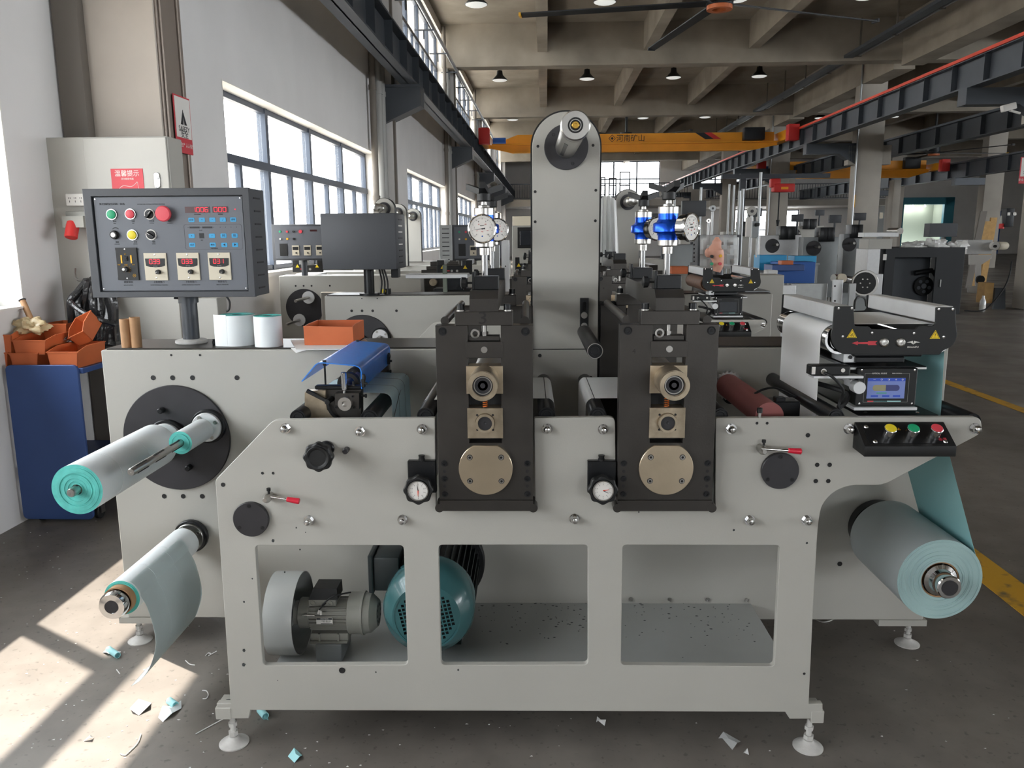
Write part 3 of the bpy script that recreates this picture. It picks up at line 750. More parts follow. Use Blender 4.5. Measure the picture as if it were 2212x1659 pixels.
# turret disc and its studs
c = M(384, 945, YB); R0 = .2035
b = MB(); b.cyl((c.x, YB, c.z), (c.x, YB - .012, c.z), R0, n=72, bev=.002); DISC = b.build('turret_disc', 'dark', T)
for u, v in [(352, 885), (411, 1008)]:
    p = M(u, v, YB - .012); b = MB(); b.cyl(p, p + V((0, -.03, 0)), .011, n=14, bev=.003); b.build('stud', 'blackm', DISC)
p = M(384, 945, YB - .012); b = MB(); b.cyl(p, p + V((0, -.016, 0)), .037, n=30, bev=.003); b.build('centre_boss', 'blackm', DISC)
def spindle(cu, cv, yr, tip, rs, par, fl=.062, slots=True, name='air_shaft', fm='alu'):
    p = M(cu, cv, yr); x, z = p.x, p.z
    b = MB(); b.m('blackm').cyl((x, YB - .01, z), (x, yr + .03, z), fl * 1.18, n=40, bev=.003); s = b.build('bearing_flange', 'dark', par)
    b = MB(); b.cyl((x, yr + .03, z), (x, yr + .015, z), fl, n=40, bev=.002); b.build('flange_plate', fm, s)
    for a in (.5, 2.1, 3.6, 5.2):
        q = V((x + math.cos(a) * fl * .78, yr + .0145, z + math.sin(a) * fl * .78)); b = MB(); socket(b, q, .0075, .004, 'steel'); b.build('cap_screw', 'steel', s)
    b = MB(); b.lathe((x, yr + .02, z), (0, -1, 0), [(0, rs), (yr - tip, rs), (yr - tip + .006, rs * .8), (yr - tip + .006, rs * .15), (yr - tip + .001, 0)], 28)
    sh = b.build(name, 'steel', par)
    if slots:
        for k in range(3):
            for m_ in range(3):
                a = 1.3 + k * 2.09; y0 = tip + .04 + m_ * .12
                c0 = V((math.cos(a), 0, math.sin(a))); t0 = V((-math.sin(a), 0, math.cos(a)))
                b = MB(); o_ = V((x, y0, z)) + c0 * (rs - .001)
                b.prism([o_ - t0 * .0028, o_ + t0 * .0028, o_ + t0 * .0028 + V((0, .07, 0)), o_ - t0 * .0028 + V((0, .07, 0))], c0 * .0022); b.build('key_strip', 'rubber', sh)
    return x, z
xa, za = spindle(352, 953, 2.86, 2.235, .0145, T)          # left spindle of the turret
xb, zb = spindle(441, 926, 2.86, 2.29, .0125, T, .055)
p = M(404, 1166, 2.86)
xc, zc = spindle(404, 1166, 2.86, 2.41, .03, T, .055, False, 'shaft', 'steel')
# rolls on the spindles (things)
def roll(name, lab, x, z, y0, y1, R, ri, k, ke, seams=(), core=None, cat='paper roll', parent_rings=6):
    t = thing(name, lab, cat, (x, y0, z))
    b = MB(); b.m(k); ym = sorted([y0 + .0] + list(seams) + [y1]); pr = [(0, R - .001)]
    for i, yy in enumerate(ym[1:]):
        h = yy - y0
        if i < len(ym) - 2: pr += [(h - .0012, R), (h - .0006, R - .0022), (h + .0006, R - .0022), (h + .0012, R)]
        else: pr += [(h, R)]
    b.lathe((x, y0, z), (0, 1, 0), [(0, R)] + pr[1:], 72); b.m(ke).lathe((x, y1, z), (0, 1, 0), [(0, R), (0, ri)], 72)
    b.build('wound_label', k, t, ang=25)
    b = MB(); b.m(ke); n = parent_rings * 2; pr = []
    random.seed(int(R * 1e4))
    for i in range(n + 1):
        r = R + (ri - R) * i / n; h = -.0002 - (random.random() * .0036 if 0 < i < n else 0)
        pr += [(h, r)]
        if i < n: pr += [(h, r - (R - ri) / n * .93)]
    b.lathe((x, y0, z), (0, 1, 0), pr, 72); b.build('wound_edge', ke, t, ang=20)
    if core:
        b = MB(); b.pipe((x, y0 - core[1], z), (x, y1 + .004, z), ri, ri - .004, 40); b.build('core', core[0], t)
    return t
q = M(352, 953, 2.86)
roll('label_roll', 'big white label roll with teal edge on the upper left air shaft', xa, za, 2.285, 2.80, .078, .016, 'white', 'teal', (2.41, 2.60), ('card', 0))
roll('label_roll', 'small white label roll with teal edge on the shaft right of the big roll', xb, zb, 2.655, 2.845, .0405, .0135, 'white', 'teal', (), ('blackm', 0), parent_rings=3)
rl = roll('label_roll', 'white label roll on the bottom left shaft, a strip of labels hanging down', xc, zc, 2.365, 2.83, .0575, .0475, 'white', 'teal', (2.50, 2.65), ('card', .03), parent_rings=2)
# chrome end of the lower shaft
b = MB(); b.lathe((xc, 2.417, zc), (0, -1, 0), [(0, .0), (0, .038), (.075, .038), (.085, .038), (.09, .0435), (.108, .0445), (.118, .040), (.1185, .0225), (.1155, .0225), (.1155, 0)], 48); b.build('shaft_end', 'chrome', T)
b = MB(); b.lathe((xc, 2.3005, zc), (0, -1, 0), [(0, .021), (.001, .021), (.0014, 0)], 40); b.build('end_cap', 'dark', T)
# hanging label strip, three lanes
prof = []
for i in range(13):
    a = math.radians(62 - i * 5); prof.append(V((xc + .0582 * math.cos(a), 2.37, zc + .0582 * math.sin(a))))
for u, v in [(318, 1312), (331, 1352), (337, 1390), (330, 1425), (318, 1452), (300, 1472), (283, 1482)]:
    p = M(u, v, 2.37); prof.append(p)
sm = MB(); pts = [prof[0]] + prof + [prof[-1]]; out = []
for i in range(1, len(pts) - 2):
    for k in range(3):
        t_ = k / 3; a, c_, d_, e_ = pts[i - 1:i + 3]
        out.append(.5 * ((2 * c_) + (d_ - a) * t_ + (2 * a - 5 * c_ + 4 * d_ - e_) * t_ ** 2 + (3 * c_ - a - 3 * d_ + e_) * t_ ** 3))
out.append(prof[-1])
for k, (a, c_) in enumerate(((0, .113), (.116, .244), (.247, .37))):
    nn = len(out) - (0, 1, 3)[k]
    b = MB(); b.ribbon([q_ + V((0, a, 0)) for q_ in out[:nn]], (0, c_ - a, 0), .0005); b.build('label_lane', 'lane', rl)
b = MB(); b.ribbon([q_ + V((-.0009, 0, 0)) for q_ in out[:-1]], (0, .36, 0), .0003)
K['line'] = mat('die cut line', '#e9f2f2', .5); b.build('liner', 'line', rl)
# right unwind roll
ru = M(2030, 1252, 2.42); xr, zr = ru.x, ru.z
t = roll('liner_roll', 'large grey label roll with pale teal end on the lower right unwind shaft', xr, zr, 2.42, 2.80, .134, .06, 'greyroll', 'tealpale', (), ('card', .0), cat='paper roll', parent_rings=11)
b = MB(); b.lathe((xr, 2.46, zr), (0, -1, 0), [(0, 0), (0, .05), (.02, .052), (.045, .052), (.05, .04), (.062, .034), (.064, .037), (.098, .038), (.102, .035), (.102, .026), (.1, .0255), (.1, 0)], 40); SHF = b.build('unwind_shaft', 'chrome', T)
for k in range(6):
    a = k * 1.047 + .4; b = MB(); o_ = V((xr + .052 * math.cos(a), 2.425, zr + .052 * math.sin(a)))
    b.box(o_ - V((.003, .006, .003)), o_ + V((.003, .012, .003)), .001); b.build('grip_pad', 'rubber', SHF)
b = MB(); b.cyl((xr, 2.3595, zr), (xr, 2.357, zr), .0245, n=30); b.build('shaft_cap', 'dark', SHF)
b = MB(); b.cyl((xr, 2.80, zr), (xr, YB, zr), .075, n=40).cyl((xr, 2.86, zr), (xr, 2.9, zr), .104, n=48); b.build('unwind_hub', 'blackm', T)
# idler rollers between the frames
def idler(x, z, r, k='blackm', y0=YF + .03, y1=YB, name='idler_roller'):
    b = MB(); b.lathe((x, y0, z), (0, 1, 0), [(.002, 0), (.002, r * .45), (0, r * .5), (0, r * .72), (.004, r * .75), (.004, r * .88), (0, r * .9), (0, r * .97), (.002, r), (y1 - y0, r)], 28); return b.build(name, k, T)
RO = {}
for key, u, v, r in [('a', 645, 901, .024), ('b', 799, 902, .0265), ('c', 920, 897, .0255), ('d', 1181, 896, .0255), ('e', 1291, 896, .0255), ('f', 1554, 897, .024), ('g', 1803, 899, .024), ('h', 2062, 895, .0255)]:
    p = M(u, v, YF + .04 if key != 'h' else 2.40); idler(p.x, p.z, r); RO[key] = (p.x, p.z, r)
for u, v in [(905, 905), (1157, 905), (1318, 903), (640, 905), (862, 852)]:
    pass
# paper web: pieces between rollers
def arc(c, r, a0, a1, n=8):
    return [(c[0] + r * math.cos(math.radians(a0 + (a1 - a0) * i / n)), c[1] + r * math.sin(math.radians(a0 + (a1 - a0) * i / n))) for i in range(n + 1)]
YN, YR = 2.43, 2.80
def web(path, lab, k='paperweb', y0=YN, y1=YR, lines=()):
    b = MB(); b.ribbon([V((x, y0, z)) for x, z in path], (0, y1 - y0, 0), .0004)
    o = b.build('paper_web', k); tag(o, lab, 'paper web'); return o
nz = M(1200, 815, 2.80).z
A, B_, C_, D_, E_, F_, G_, HH = [RO[k] for k in 'abcdefgh']
xs1, xs2 = M(1048, 900, 2.235).x, M(1441, 900, 2.235).x
K['webline'] = mat('web with cut lines', '#cfe4ea', .45, sheet=.35)
sx0 = M(745, 868, 2.5).x; szb = B_[1] + .05
w1 = web([(A[0] - .024, .8)] + arc(A, A[2] + .001, 180, 110) + [(sx0 - .02, szb)] + [(sx0 + .03, szb + .004)] + arc((B_[0] + .02, B_[1] + .024), .026, 88, 0) + [(B_[0] + .05, .75)], 'pale blue slit label web running through the slitter with the blue guard', 'webline')
for y in (2.555, 2.68):
    b = MB(); pth = [(sx0 + .03, szb + .0052)] + arc((B_[0] + .02, B_[1] + .024), .0272, 88, 0) + [(B_[0] + .051, .95)]
    b.ribbon([V((x, y, z)) for x, z in pth], (0, .0016, 0), .0003); b.build('slit_line', 'dark', w1)
b = MB(); b.tube([V((B_[0] + .0500, YN, B_[1] - .03)), V((B_[0] + .0482, YN + .13, B_[1] + .02)), V((B_[0] + .036, YR, B_[1] + .046))], .0009, 6); b.build('cross_cut', 'dark', w1)
web([(C_[0] - .026, .75)] + arc(C_, C_[2] + .001, 180, 125) + [(xs1 - .03, nz)], 'white paper web rising into the left side of the first die station')
web([(xs1 + .03, nz)] + arc(D_, D_[2] + .001, 70, 0) + [(D_[0] + .0265, .75)], 'white paper web leaving the first die station to the right')
web([(E_[0] - .0265, .75)] + arc(E_, E_[2] + .001, 180, 110) + [(xs2 - .03, nz)], 'white paper web entering the second die station from the left')
web([(xs2 + .03, nz)] + arc(F_, F_[2] + .001, 60, 0) + [(F_[0] + .0265, .75)], 'short white paper web right of the second die station')
# steel cross plate, jacks and stations
zf = lambda v: M(1048, v, 2.235).z
K['mark'] = mat('marker ink', '#1d1b1a', .7)
def station(xc, num, lab):
    t = thing('die_station', lab, 'die-cutting station', (xc, 2.235, zf(1103)))
    y0 = 2.235; hw = .1375; s = .047
    b = MB()
    out = [(xc - hw, zf(1080)), (xc - hw, zf(703)), (xc - s, zf(703)), (xc - s, zf(957)), (xc + s, zf(957)), (xc + s, zf(703)), (xc + hw, zf(703)), (xc + hw, zf(1080))]
    b.plate(out, [], y0, y0 + .05, .001); fp = b.build('side_plate', 'steel_dark', t)
    b = MB(); b.plate([(x, z) for x, z in out], [], 2.86, 2.91, .001); b.build('side_plate', 'steel_dark', t)
    b = MB(); z0, z1 = zf(1103), zf(1080); b.box((xc - hw, y0 - .004, z0), (xc + hw, 2.9, z1), .001); bp = b.build('base_plate', 'steel_dark', t)
    for sg in (-1, 1):
        b = MB(); b.cyl((xc + sg * hw, y0 - .005, z0 + .009), (xc + sg * hw, 2.3, z0 + .009), .013, n=20); b.build('guide_rail', 'steel_dark', t)
    for u, v in [(960, 716), (1137, 716)]:
        p = M(u, v, y0); b = MB(); p = V((xc + (1 if u > 1048 else -1) * .1165, y0, p.z)); b.m('rubber').lathe(p + V((0, -.0005, 0)), (0, 1, 0), [(0, .0125), (0, .0115), (.0003, .011), (0.0003, 0)], 20); socket(b, p + V((0, 0, 0)), .0085, .003, 'blackm'); b.build('counterbore', 'blackm', fp)
    for v in (1001, 1034, 1067):
        for sg in (-1, 1):
            p = V((xc + sg * .1205, y0, zf(v))); b = MB(); b.m('rubber').lathe(p + V((0, -.0004, 0)), (0, 1, 0), [(0, .0098), (.0003, 0)], 20); socket(b, p, .0075, .004, 'blackm'); b.build('counterbore', 'blackm', fp)
    for v in (1018, 1050):
        for sg in (-1, 1):
            b = MB(); hole(b, V((xc + sg * .1205, y0, zf(v))), .0042); b.build('dowel_hole', 'rubber', fp)
    # round cover with a flat top
    zc_ = zf(1011); r = .078; b = MB(); a0 = math.asin((zf(961) - zc_) / r)
    pts = [(xc + r * math.cos(a0 + (-PI - 2 * a0) * i / 60 ), zc_ + r * math.sin(a0 + (-PI - 2 * a0) * i / 60)) for i in range(61)]
    b.plate(pts, [], y0 - .012, y0, .001); cv = b.build('round_cover', 'disc', t)
    for a in (.66, 2.48, 3.8, 5.62):
        rr_ = .0575 if a < 3 else .058; p = V((xc + rr_ * math.cos(a) * (1.0), y0 - .012, zc_ + rr_ * math.sin(a))); b = MB(); b.m('rubber').lathe(p + V((0, -.0004, 0)), (0, 1, 0), [(0, .0085), (.0003, 0)], 18); socket(b, p, .0068, .003, 'steel'); b.build('cap_screw', 'steel', cv)
    # bearing blocks, magnetic roller, spring
    b = MB(); b.plate([(xc - .052, zf(850)), (xc + .052, zf(850)), (xc + .052, zf(790)), (xc - .052, zf(790))], [circ(xc, zf(820), .03, 24)], y0 - .006, y0 + .046, .0008); ub = b.build('bearing_block', 'nickel', t)
    b = MB(); b.pipe((xc, y0 + .04, zf(820)), (xc, 2.135, zf(820)), .0415, .028, 40); b.pipe((xc, 2.134, zf(820)), (xc, 2.128, zf(820)), .0405, .029, 40); sl = b.build('journal_sleeve', 'nickel', t)
    b = MB(); b.cyl((xc, y0 + .02, zf(820)), (xc, 2.142, zf(820)), .028, n=36).m('steel').pipe((xc, 2.142, zf(820)), (xc, 2.14, zf(820)), .025, .0225, 36).m('dark').cyl((xc, 2.142, zf(820)), (xc, 2.139, zf(820)), .007, n=16); b.build('journal', 'dark', sl)
    b = MB(); b.plate([(xc - .051, zf(946)), (xc + .051, zf(946)), (xc + .051, zf(881)), (xc - .051, zf(881))], [circ(xc, zf(912), .0275, 24)], y0 - .006, y0 + .046, .0008); lb = b.build('bearing_block', 'nickel', t)
    b = MB(); b.pipe((xc, y0 + .02, zf(912)), (xc, y0 - .02, zf(912)), .027, .0205, 36).m('dark').lathe((xc, y0 - .012, zf(912)), (0, -1, 0), [(-.03, .0205), (0, .0205), (0, .004), (-.003, 0)], 28); b.build('shaft_end', 'nickel', lb)
    for dx, dz in ((-.0225, .0225), (.0225, .0225), (-.0225, -.021), (.0225, -.021)):
        b = MB(); hole(b, V((xc + dx, y0 - .0062, zf(912) + dz)), .003); b.build('screw_hole', 'rubber', lb)
    b = MB(); pts = []
    for i in range(90):
        a = i * .55; pts.append(V((xc + .0065 * math.cos(a), y0 + .012 + .0065 * math.sin(a), zf(882) + (zf(850) - zf(882)) * i / 89)))
    b.tube(pts, .0013, 6); b.build('spring', 'copper', t)
    b = MB(); b.box((xc - .052, y0 - .004, zf(773)), (xc + .052, y0 + .045, zf(738)), .001); pb = b.build('pressure_block', 'steel_dark', t)
    b = MB(); b.cyl((xc, y0 - .004, zf(755)), (xc, y0 - .007, zf(755)), .0092, n=24); b.build('pin', 'steel', pb)
    b = MB(); b.box((xc - .043, y0 + .01, zf(737)), (xc + .043, y0 + .05, zf(727)), .001).m('steel').cyl((xc, y0 + .02, zf(728)), (xc, y0 + .02, zf(690)), .007, n=14).cyl((xc, y0 + .02, zf(724)), (xc, y0 + .02, zf(718)), .011, n=6).pipe((xc - .026, y0 + .01, zf(722)), (xc - .026, y0 + .03, zf(722)), .013, .008, 20); b.build('adjuster', 'steel_dark', t)
    b = MB(); b.box((xc - .047, y0 + .046, zf(957)), (xc + .047, y0 + .05, zf(850)), 0); b.build('slot_back', 'rubber', t)
    # rollers across the station
    b = MB(); b.cyl((xc, 2.3, zf(826)), (xc, 2.86, zf(826)), .044, n=40); b.build('die_roller', 'steel', t)
    b = MB(); b.cyl((xc, 2.3, zf(912)), (xc, 2.86, zf(912)), .042, n=40); b.build('anvil_roller', 'steel', t)
    # bridge, pressure beam, tie bars
    b = MB(); b.box((xc - .0815, y0 - .004, zf(703)), (xc + .0815, y0 + .05, zf(673)), .0015); br = b.build('bridge', 'steel_dark', t)
    b = MB(); b.box((xc - .0815, 2.865, zf(703)), (xc + .0815, 2.915, zf(673)), .0015); b.build('bridge', 'steel_dark', t)
    for sg in (-1, 1):
        for y in (y0 + .022, 2.89):
            b = MB(); b.m('steel').cyl((xc + sg * .066, y, zf(673)), (xc + sg * .066, y, zf(673) + .003), .013, n=20).m('blackm').cyl((xc + sg * .066, y, zf(673) + .003), (xc + sg * .066, y, zf(658)), .0108, n=20); b.build('bridge_bolt', 'blackm', t)
        b = MB(); b.cyl((xc + sg * .115, y0 + .05, zf(697)), (xc + sg * .115, 2.865, zf(697)), .0125, n=18); b.build('tie_bar', 'steel_dark', t)
    zb0 = zf(673); h = zf(646) - zb0
    b = MB(); prof_ = [(y0 + .004, zb0), (y0 + .004, zb0 + h), (y0 + .03, zb0 + h + .022), (2.93, zb0 + h + .022), (2.95, zb0 + h), (2.95, zb0)]
    b.prism([V((xc - .04, y, z)) for y, z in prof_], (.08, 0, 0)); b.build('pressure_beam', 'steel_dark', t)
    ztop = zb0 + h + .022
    for y in (y0 + .09, 2.87):
        b = MB(); b.box((xc - .028, y - .03, ztop), (xc + .04, y + .028, ztop + .038), .0015).box((xc - .036, y - .025, ztop), (xc - .028, y + .02, ztop + .05), .001); cb = b.build('clamp_block', 'blackm', t)
        b = MB(); b.cyl((xc - .028, y - .02, ztop + .019), (xc - .058, y - .02, ztop + .019), .003, n=10).m('black').lathe((xc - .05, y - .02, ztop + .019), (-1, 0, 0), [(0, .008), (.004, .016), (.016, .017), (.02, .01), (.02, 0)], 9); b.m('steel'); b.build('clamp_screw', 'black', cb)
    if num: text(num, .05, (xc - .003, y0 - .0045, zf(688)), t, 'mark', sx=1.2)
    return t, ztop
ST1, ZT = station(xs1, '3', 'left die-cutting station, whose bridge block bears a hand-marked 3')
ST2, _ = station(xs2, '', 'right die-cutting station, with blue screw jacks above it')
text('4', .02, (xs2 - .098, 2.2345, zf(760)), ST2, 'mark')
# screw jacks with gauges
def jack(x, y, zb, gd, lab, ha=0, gc=None):
    """zb: where the rod enters the clamp; gd: which way the gauge faces."""
    t = thing('pressure_jack', lab, 'jack', (x, y, zb))
    u_ = .00139
    b = MB(); b.cyl((x, y, zb - .02), (x, y, zb + .075), .0095, n=20); b.build('rod', 'rod', t)
    b = MB(); b.lathe((x, y, zb + .061), Z3, [(0, 0), (0, .015), (.02, .0155), (.022, .013), (.024, 0)], 24); b.build('nut', 'steel', t)
    b = MB(); z = zb + .083; b.lathe((x, y, z), Z3, [(0, 0), (0, .028), (.002, .0295), (.017, .0295), (.017, 0)], 36); b.build('collar', 'steel', t); b = MB(); b.lathe((x, y, z + .092), Z3, [(0, 0), (0, .0295), (.018, .0295), (.02, .028), (.02, 0)], 36).lathe((x, y, z + .112), Z3, [(0, .017), (.006, .016), (.008, .009), (.018, .008), (.02, .013), (.024, .013), (.024, 0)], 24); b.build('collar', 'steel', t)
    b = MB(); b.lathe((x, y, z + .017), Z3, [(0, .0285), (.014, .0285), (.019, .031), (.022, .040), (.024, .043), (.046, .043), (.048, .041), (.051, .0335), (.056, .031), (.058, .0285), (.075, .0285)], 48); b.build('cylinder_body', 'blue_an', t, ang=50)
    zk = z + .130
    b = MB(); b.cyl((x, y, zk), (x, y, zk + .024), .0195, n=24, bev=.002)
    for k in range(3):
        a = ha + k * 2 * PI / 3; d = V((math.cos(a), math.sin(a), 0)); e_ = V((-d.y, d.x, 0))
        o_ = V((x, y, zk + .022))
        b.prism([o_ - e_ * .015 - Z3 * .006, o_ + d * .057 - e_ * .009 + Z3 * .012, o_ + d * .057 + e_ * .009 + Z3 * .012, o_ + e_ * .015 - Z3 * .006], (0, 0, .017))
    b.build('star_handle', 'black', t)
    # gauge
    g = V(gd).normalized(); zc_ = z + .017 + .035; o_ = V((x, y, zc_))
    off = .044
    b = MB(); b.cyl(o_ + g * .03, o_ + g * (off + .01), .006, n=10).lathe(o_ + g * off, g, [(0, 0), (0, .032), (.004, .036), (.026, .036), (.028, .0405), (.036, .041), (.038, .0385), (.036, .036), (.0345, .0355)], 40); gg = b.build('gauge_case', 'chrome', t)
    b = MB(); b.lathe(o_ + g * (off + .0345), g, [(0, .0357), (.0003, 0)], 36); b.build('dial', 'signw', gg)
    xd = Z3.cross(g) * -1 if False else g.cross(Z3) * -1
    xd = Z3.cross(g).normalized(); c_ = o_ + g * (off + .0352)
    b = MB()
    for i in range(41):
        a = math.radians(225 - i * 270 / 40); r0 = .026 if i % 5 == 0 else .0285; d = xd * math.cos(a) + Z3 * math.sin(a); e_ = g.cross(d)
        w_ = .0005 if i % 5 == 0 else .00025; b.prism([c_ + d * r0 - e_ * w_, c_ + d * .031 - e_ * w_, c_ + d * .031 + e_ * w_, c_ + d * r0 + e_ * w_], g * .0002)
    b.build('scale', 'print', gg)
    b = MB(); a = math.radians(186); d = xd * math.cos(a) + Z3 * math.sin(a); e_ = g.cross(d)
    b.prism([c_ - d * .008 - e_ * .0024, c_ + d * .0 - e_ * .0009, c_ + d * .024 - e_ * .0002, c_ + d * .024 + e_ * .0002, c_ + e_ * .0009, c_ - d * .008 + e_ * .0024], g * .0006).cyl(c_, c_ + g * .0014, .0022, n=12); b.build('needle', 'print', gg)
    for i, s_ in enumerate(('0', '2', '4', '6', '8', '10')):
        a = math.radians(225 - i * 54); text(s_, .0062, c_ + (xd * math.cos(a) + Z3 * math.sin(a)) * .0225, gg, 'print', xd, Z3)
    text('kg/cm²', .0045, c_ + Z3 * .009, gg, 'print', xd, Z3); text('PSI', .0045, c_ - Z3 * .008, gg, 'redb', xd, Z3)
    for i, s_ in enumerate(('20', '60', '100', '140')):
        a = math.radians(200 - i * 73); text(s_, .004, c_ + (xd * math.cos(a) + Z3 * math.sin(a)) * .0155, gg, 'redb', xd, Z3)
    b = MB(); b.lathe(c_ - Z3 * .0205, g, [(0, .0022), (.0003, 0)], 12); b.build('emblem', 'blueb', gg)
    return t
yj1, yj2 = 2.355, 2.87
x1 = M(1048, 560, yj1).x
zb = ZT + .036
jack(M(1047, 560, yj1).x, yj1, zb, (-.02, -1, 0), 'front screw jack on the left die station, its gauge facing forward', .5)
jack(M(1063, 560, yj2).x, yj2, zb, (.30, -1, 0), 'rear screw jack on the left die station, half hidden behind the front one', .2)
jack(M(1441, 560, yj1).x, yj1, zb, (.76, -.74, 0), 'front screw jack with blue body on the right die station, gauge turned right', .75)
jack(M(1388, 560, yj2).x, yj2, zb, (.5, -.9, 0), 'rear screw jack with blue body on the right die station, left of the front one', .45)
# ------------------------------------------------------------------ fittings of the front machine
def rel(cu, cv, Y):  # centre on plane Y
    return M(cu, cv, Y)
YC = 2.87
# tall column with the top shaft
cl, cr_ = M(1150, 500, YC).x, M(1294, 500, YC).x; cw = (cr_ - cl) / 2; cx = (cl + cr_) / 2; ct = M(1223, 241, YC).z
out = [(cl, M(1150, 754, YC).z), (cr_, M(1150, 754, YC).z)] + circ(cx, ct - cw, cw, 28, 0, PI) + [(cl, ct - cw)]
b = MB(); b.plate(out, [], YC, YC + .006, .001); COLM = b.build('column_panel', 'paint', T)
e = .006; out2 = [(cl - e, .9), (cr_ + e, .9)] + circ(cx, ct - cw, cw + e, 28, 0, PI) + [(cl - e, ct - cw)]
b = MB(); b.plate(out2, [], YC + .006, YC + .0499); b.build('column_housing', 'black', T)
b = MB(); b.box((cl, YC, .9), (cr_, YC + .006, M(1150, 756, YC).z), .001); lp = b.build('column_panel', 'paint', T)
taps([(1162, 316), (1281, 314), (1156, 414), (1287, 411), (1156, 479), (1286, 477)], YC, .0045, COLM)
taps([(1166, 768), (1165, 816), (1276, 816)], YC, .006, lp)
b = MB(); b.box((cr_ + e, YC + .01, .95), (M(1330, 700, YC).x, YB, M(1300, 652, YC).z), .002); b.build('rear_bracket', 'black', T)
p = M(1223, 318, YC); mx_, mz_ = p.x, p.z
b = MB(); b.cyl((mx_, YC, mz_), (mx_, YC - .008, mz_), .0765, n=56, bev=.001); fl_ = b.build('shaft_flange', 'dark', T)
for a in (2.4, 5.1, .6):
    b = MB(); socket(b, V((mx_ + .06 * math.cos(a), YC - .008, mz_ + .06 * math.sin(a))), .006, .0015, 'blackm'); b.build('cap_screw', 'blackm', fl_)
b = MB(); b.lathe((mx_, YC - .008, mz_), (0, -1, 0), [(0, 0), (0, .0375), (.505, .0375), (.507, .0405), (.512, .0405), (.514, .039), (.518, .0405), (.552, .0415), (.556, .038), (.556, .0215), (.552, .0215), (.552, 0)], 48); ms = b.build('unwind_shaft', 'steel', T)
b = MB(); b.m('rubber').lathe((mx_, YC - .5615, mz_), (0, -1, 0), [(0, .0213), (.002, .0205), (.002, 0)], 32).m('steel').pipe((mx_, YC - .563, mz_), (mx_, YC - .565, mz_), .0165, .0145, 28).m('brass').lathe((mx_, YC - .563, mz_), (0, -1, 0), [(0, .0105), (.006, .0105), (.008, .009), (.008, .0045), (.004, .004), (.004, 0)], 20); b.build('air_valve', 'brass', ms)
for k in range(4):
    a = -.5 - k * 1.57; c0 = V((math.cos(a), 0, math.sin(a))); t0 = V((-math.sin(a), 0, math.cos(a)))
    b = MB(); o_ = V((mx_, YC - .40, mz_)) + c0 * .0365; b.prism([o_ - t0 * .006, o_ + t0 * .006, o_ + t0 * .006 + V((0, .33, 0)), o_ - t0 * .006 + V((0, .33, 0))], c0 * .0018); b.build('key_strip', 'blackm', ms)
# slotted bar with the free roller
a, c_ = M(1252, 725, YC), M(1271, 643, YC)
sl_ = rrect((a.x + c_.x) / 2 - .006, M(1260, 672, YC).z, (a.x + c_.x) / 2 + .006, M(1260, 652, YC).z, .0055)
b = MB(); b.plate([(a.x, a.z), (c_.x, a.z), (c_.x, c_.z), (a.x, c_.z)], [sl_], YC - .02, YC - .004, .001); sb = b.build('slotted_bar', 'blackm', T)
b = MB(); b.box((a.x + .002, YC - .005, a.z), (c_.x - .002, YC, c_.z)); b.build('bar_back', 'black', sb)
for v in (681, 704):
    p = M(1262, v, YC - .02); b = MB(); b.cyl(p, p + V((0, -.003, 0)), .0115, n=20); socket(b, p + V((0, -.003, 0)), .0085, .006, 'steel'); b.build('cap_screw', 'steel', sb)
p = M(1262, 717, YC - .02)
b = MB(); b.m('blackm').lathe((p.x, YC - .02, p.z), (0, -1, 0), [(0, 0), (0, .0245), (.478, .0245), (.48, .0235)], 36).m('steel').lathe((p.x, YC - .5, p.z), (0, -1, 0), [(0, .0235), (.001, .0232), (.001, .0215), (-.002, .0213)], 36).m('blackm').lathe((p.x, YC - .498, p.z), (0, -1, 0), [(0, .0213), (0, .016), (.003, .015), (.003, .0125), (-.002, .012), (-.002, 0)], 36); b.build('guide_roller', 'blackm', T)

def lobed(cx, cz, r, n=8, d=.05, m_=96):
    return [(cx + r * (1 + d * math.cos(n * t)) * math.cos(t), cz + r * (1 + d * math.cos(n * t)) * math.sin(t)) for t in [2 * PI * i / m_ for i in range(m_)]]
# hand knob
p = M(706, 968, YF); x, z = p.x, p.z
b = MB(); b.cyl((x, YF, z), (x, YF - .012, z), .0235, n=32, bev=.002); hb = b.build('hand_knob', 'blackm', T)
b = MB(); b.cyl((x, YF - .01, z), (x, YF - .07, z), .0135, n=24).cyl((x, YF - .03, z), (x, YF - .05, z), .019, n=24, bev=.003); b.build('knob_shaft', 'chrome', hb)
b = MB(); b.plate(lobed(x, z, .041), [], 2.165, 2.19, .004).lathe((x, 2.165, z), (0, -1, 0), [(0, .034), (.004, .032), (.003, .025), (.0015, .0235), (.0015, 0)], 40); b.build('knob_grip', 'black', hb, ang=40)
b = MB(); b.box((x - .055, YF - .03, z - .008), (x - .035, YF, z + .012), .002).cyl((x - .045, YF - .03, z + .002), (x - .045, YF - .045, z + .002), .007, n=14); b.build('stop_block', 'chrome', hb)
p = M(750, 970, YF); b = MB(); b.cyl((p.x, YF, p.z), (p.x, YF - .03, p.z), .0085, n=16, bev=.002); b.build('stop_pin', 'dark', T)
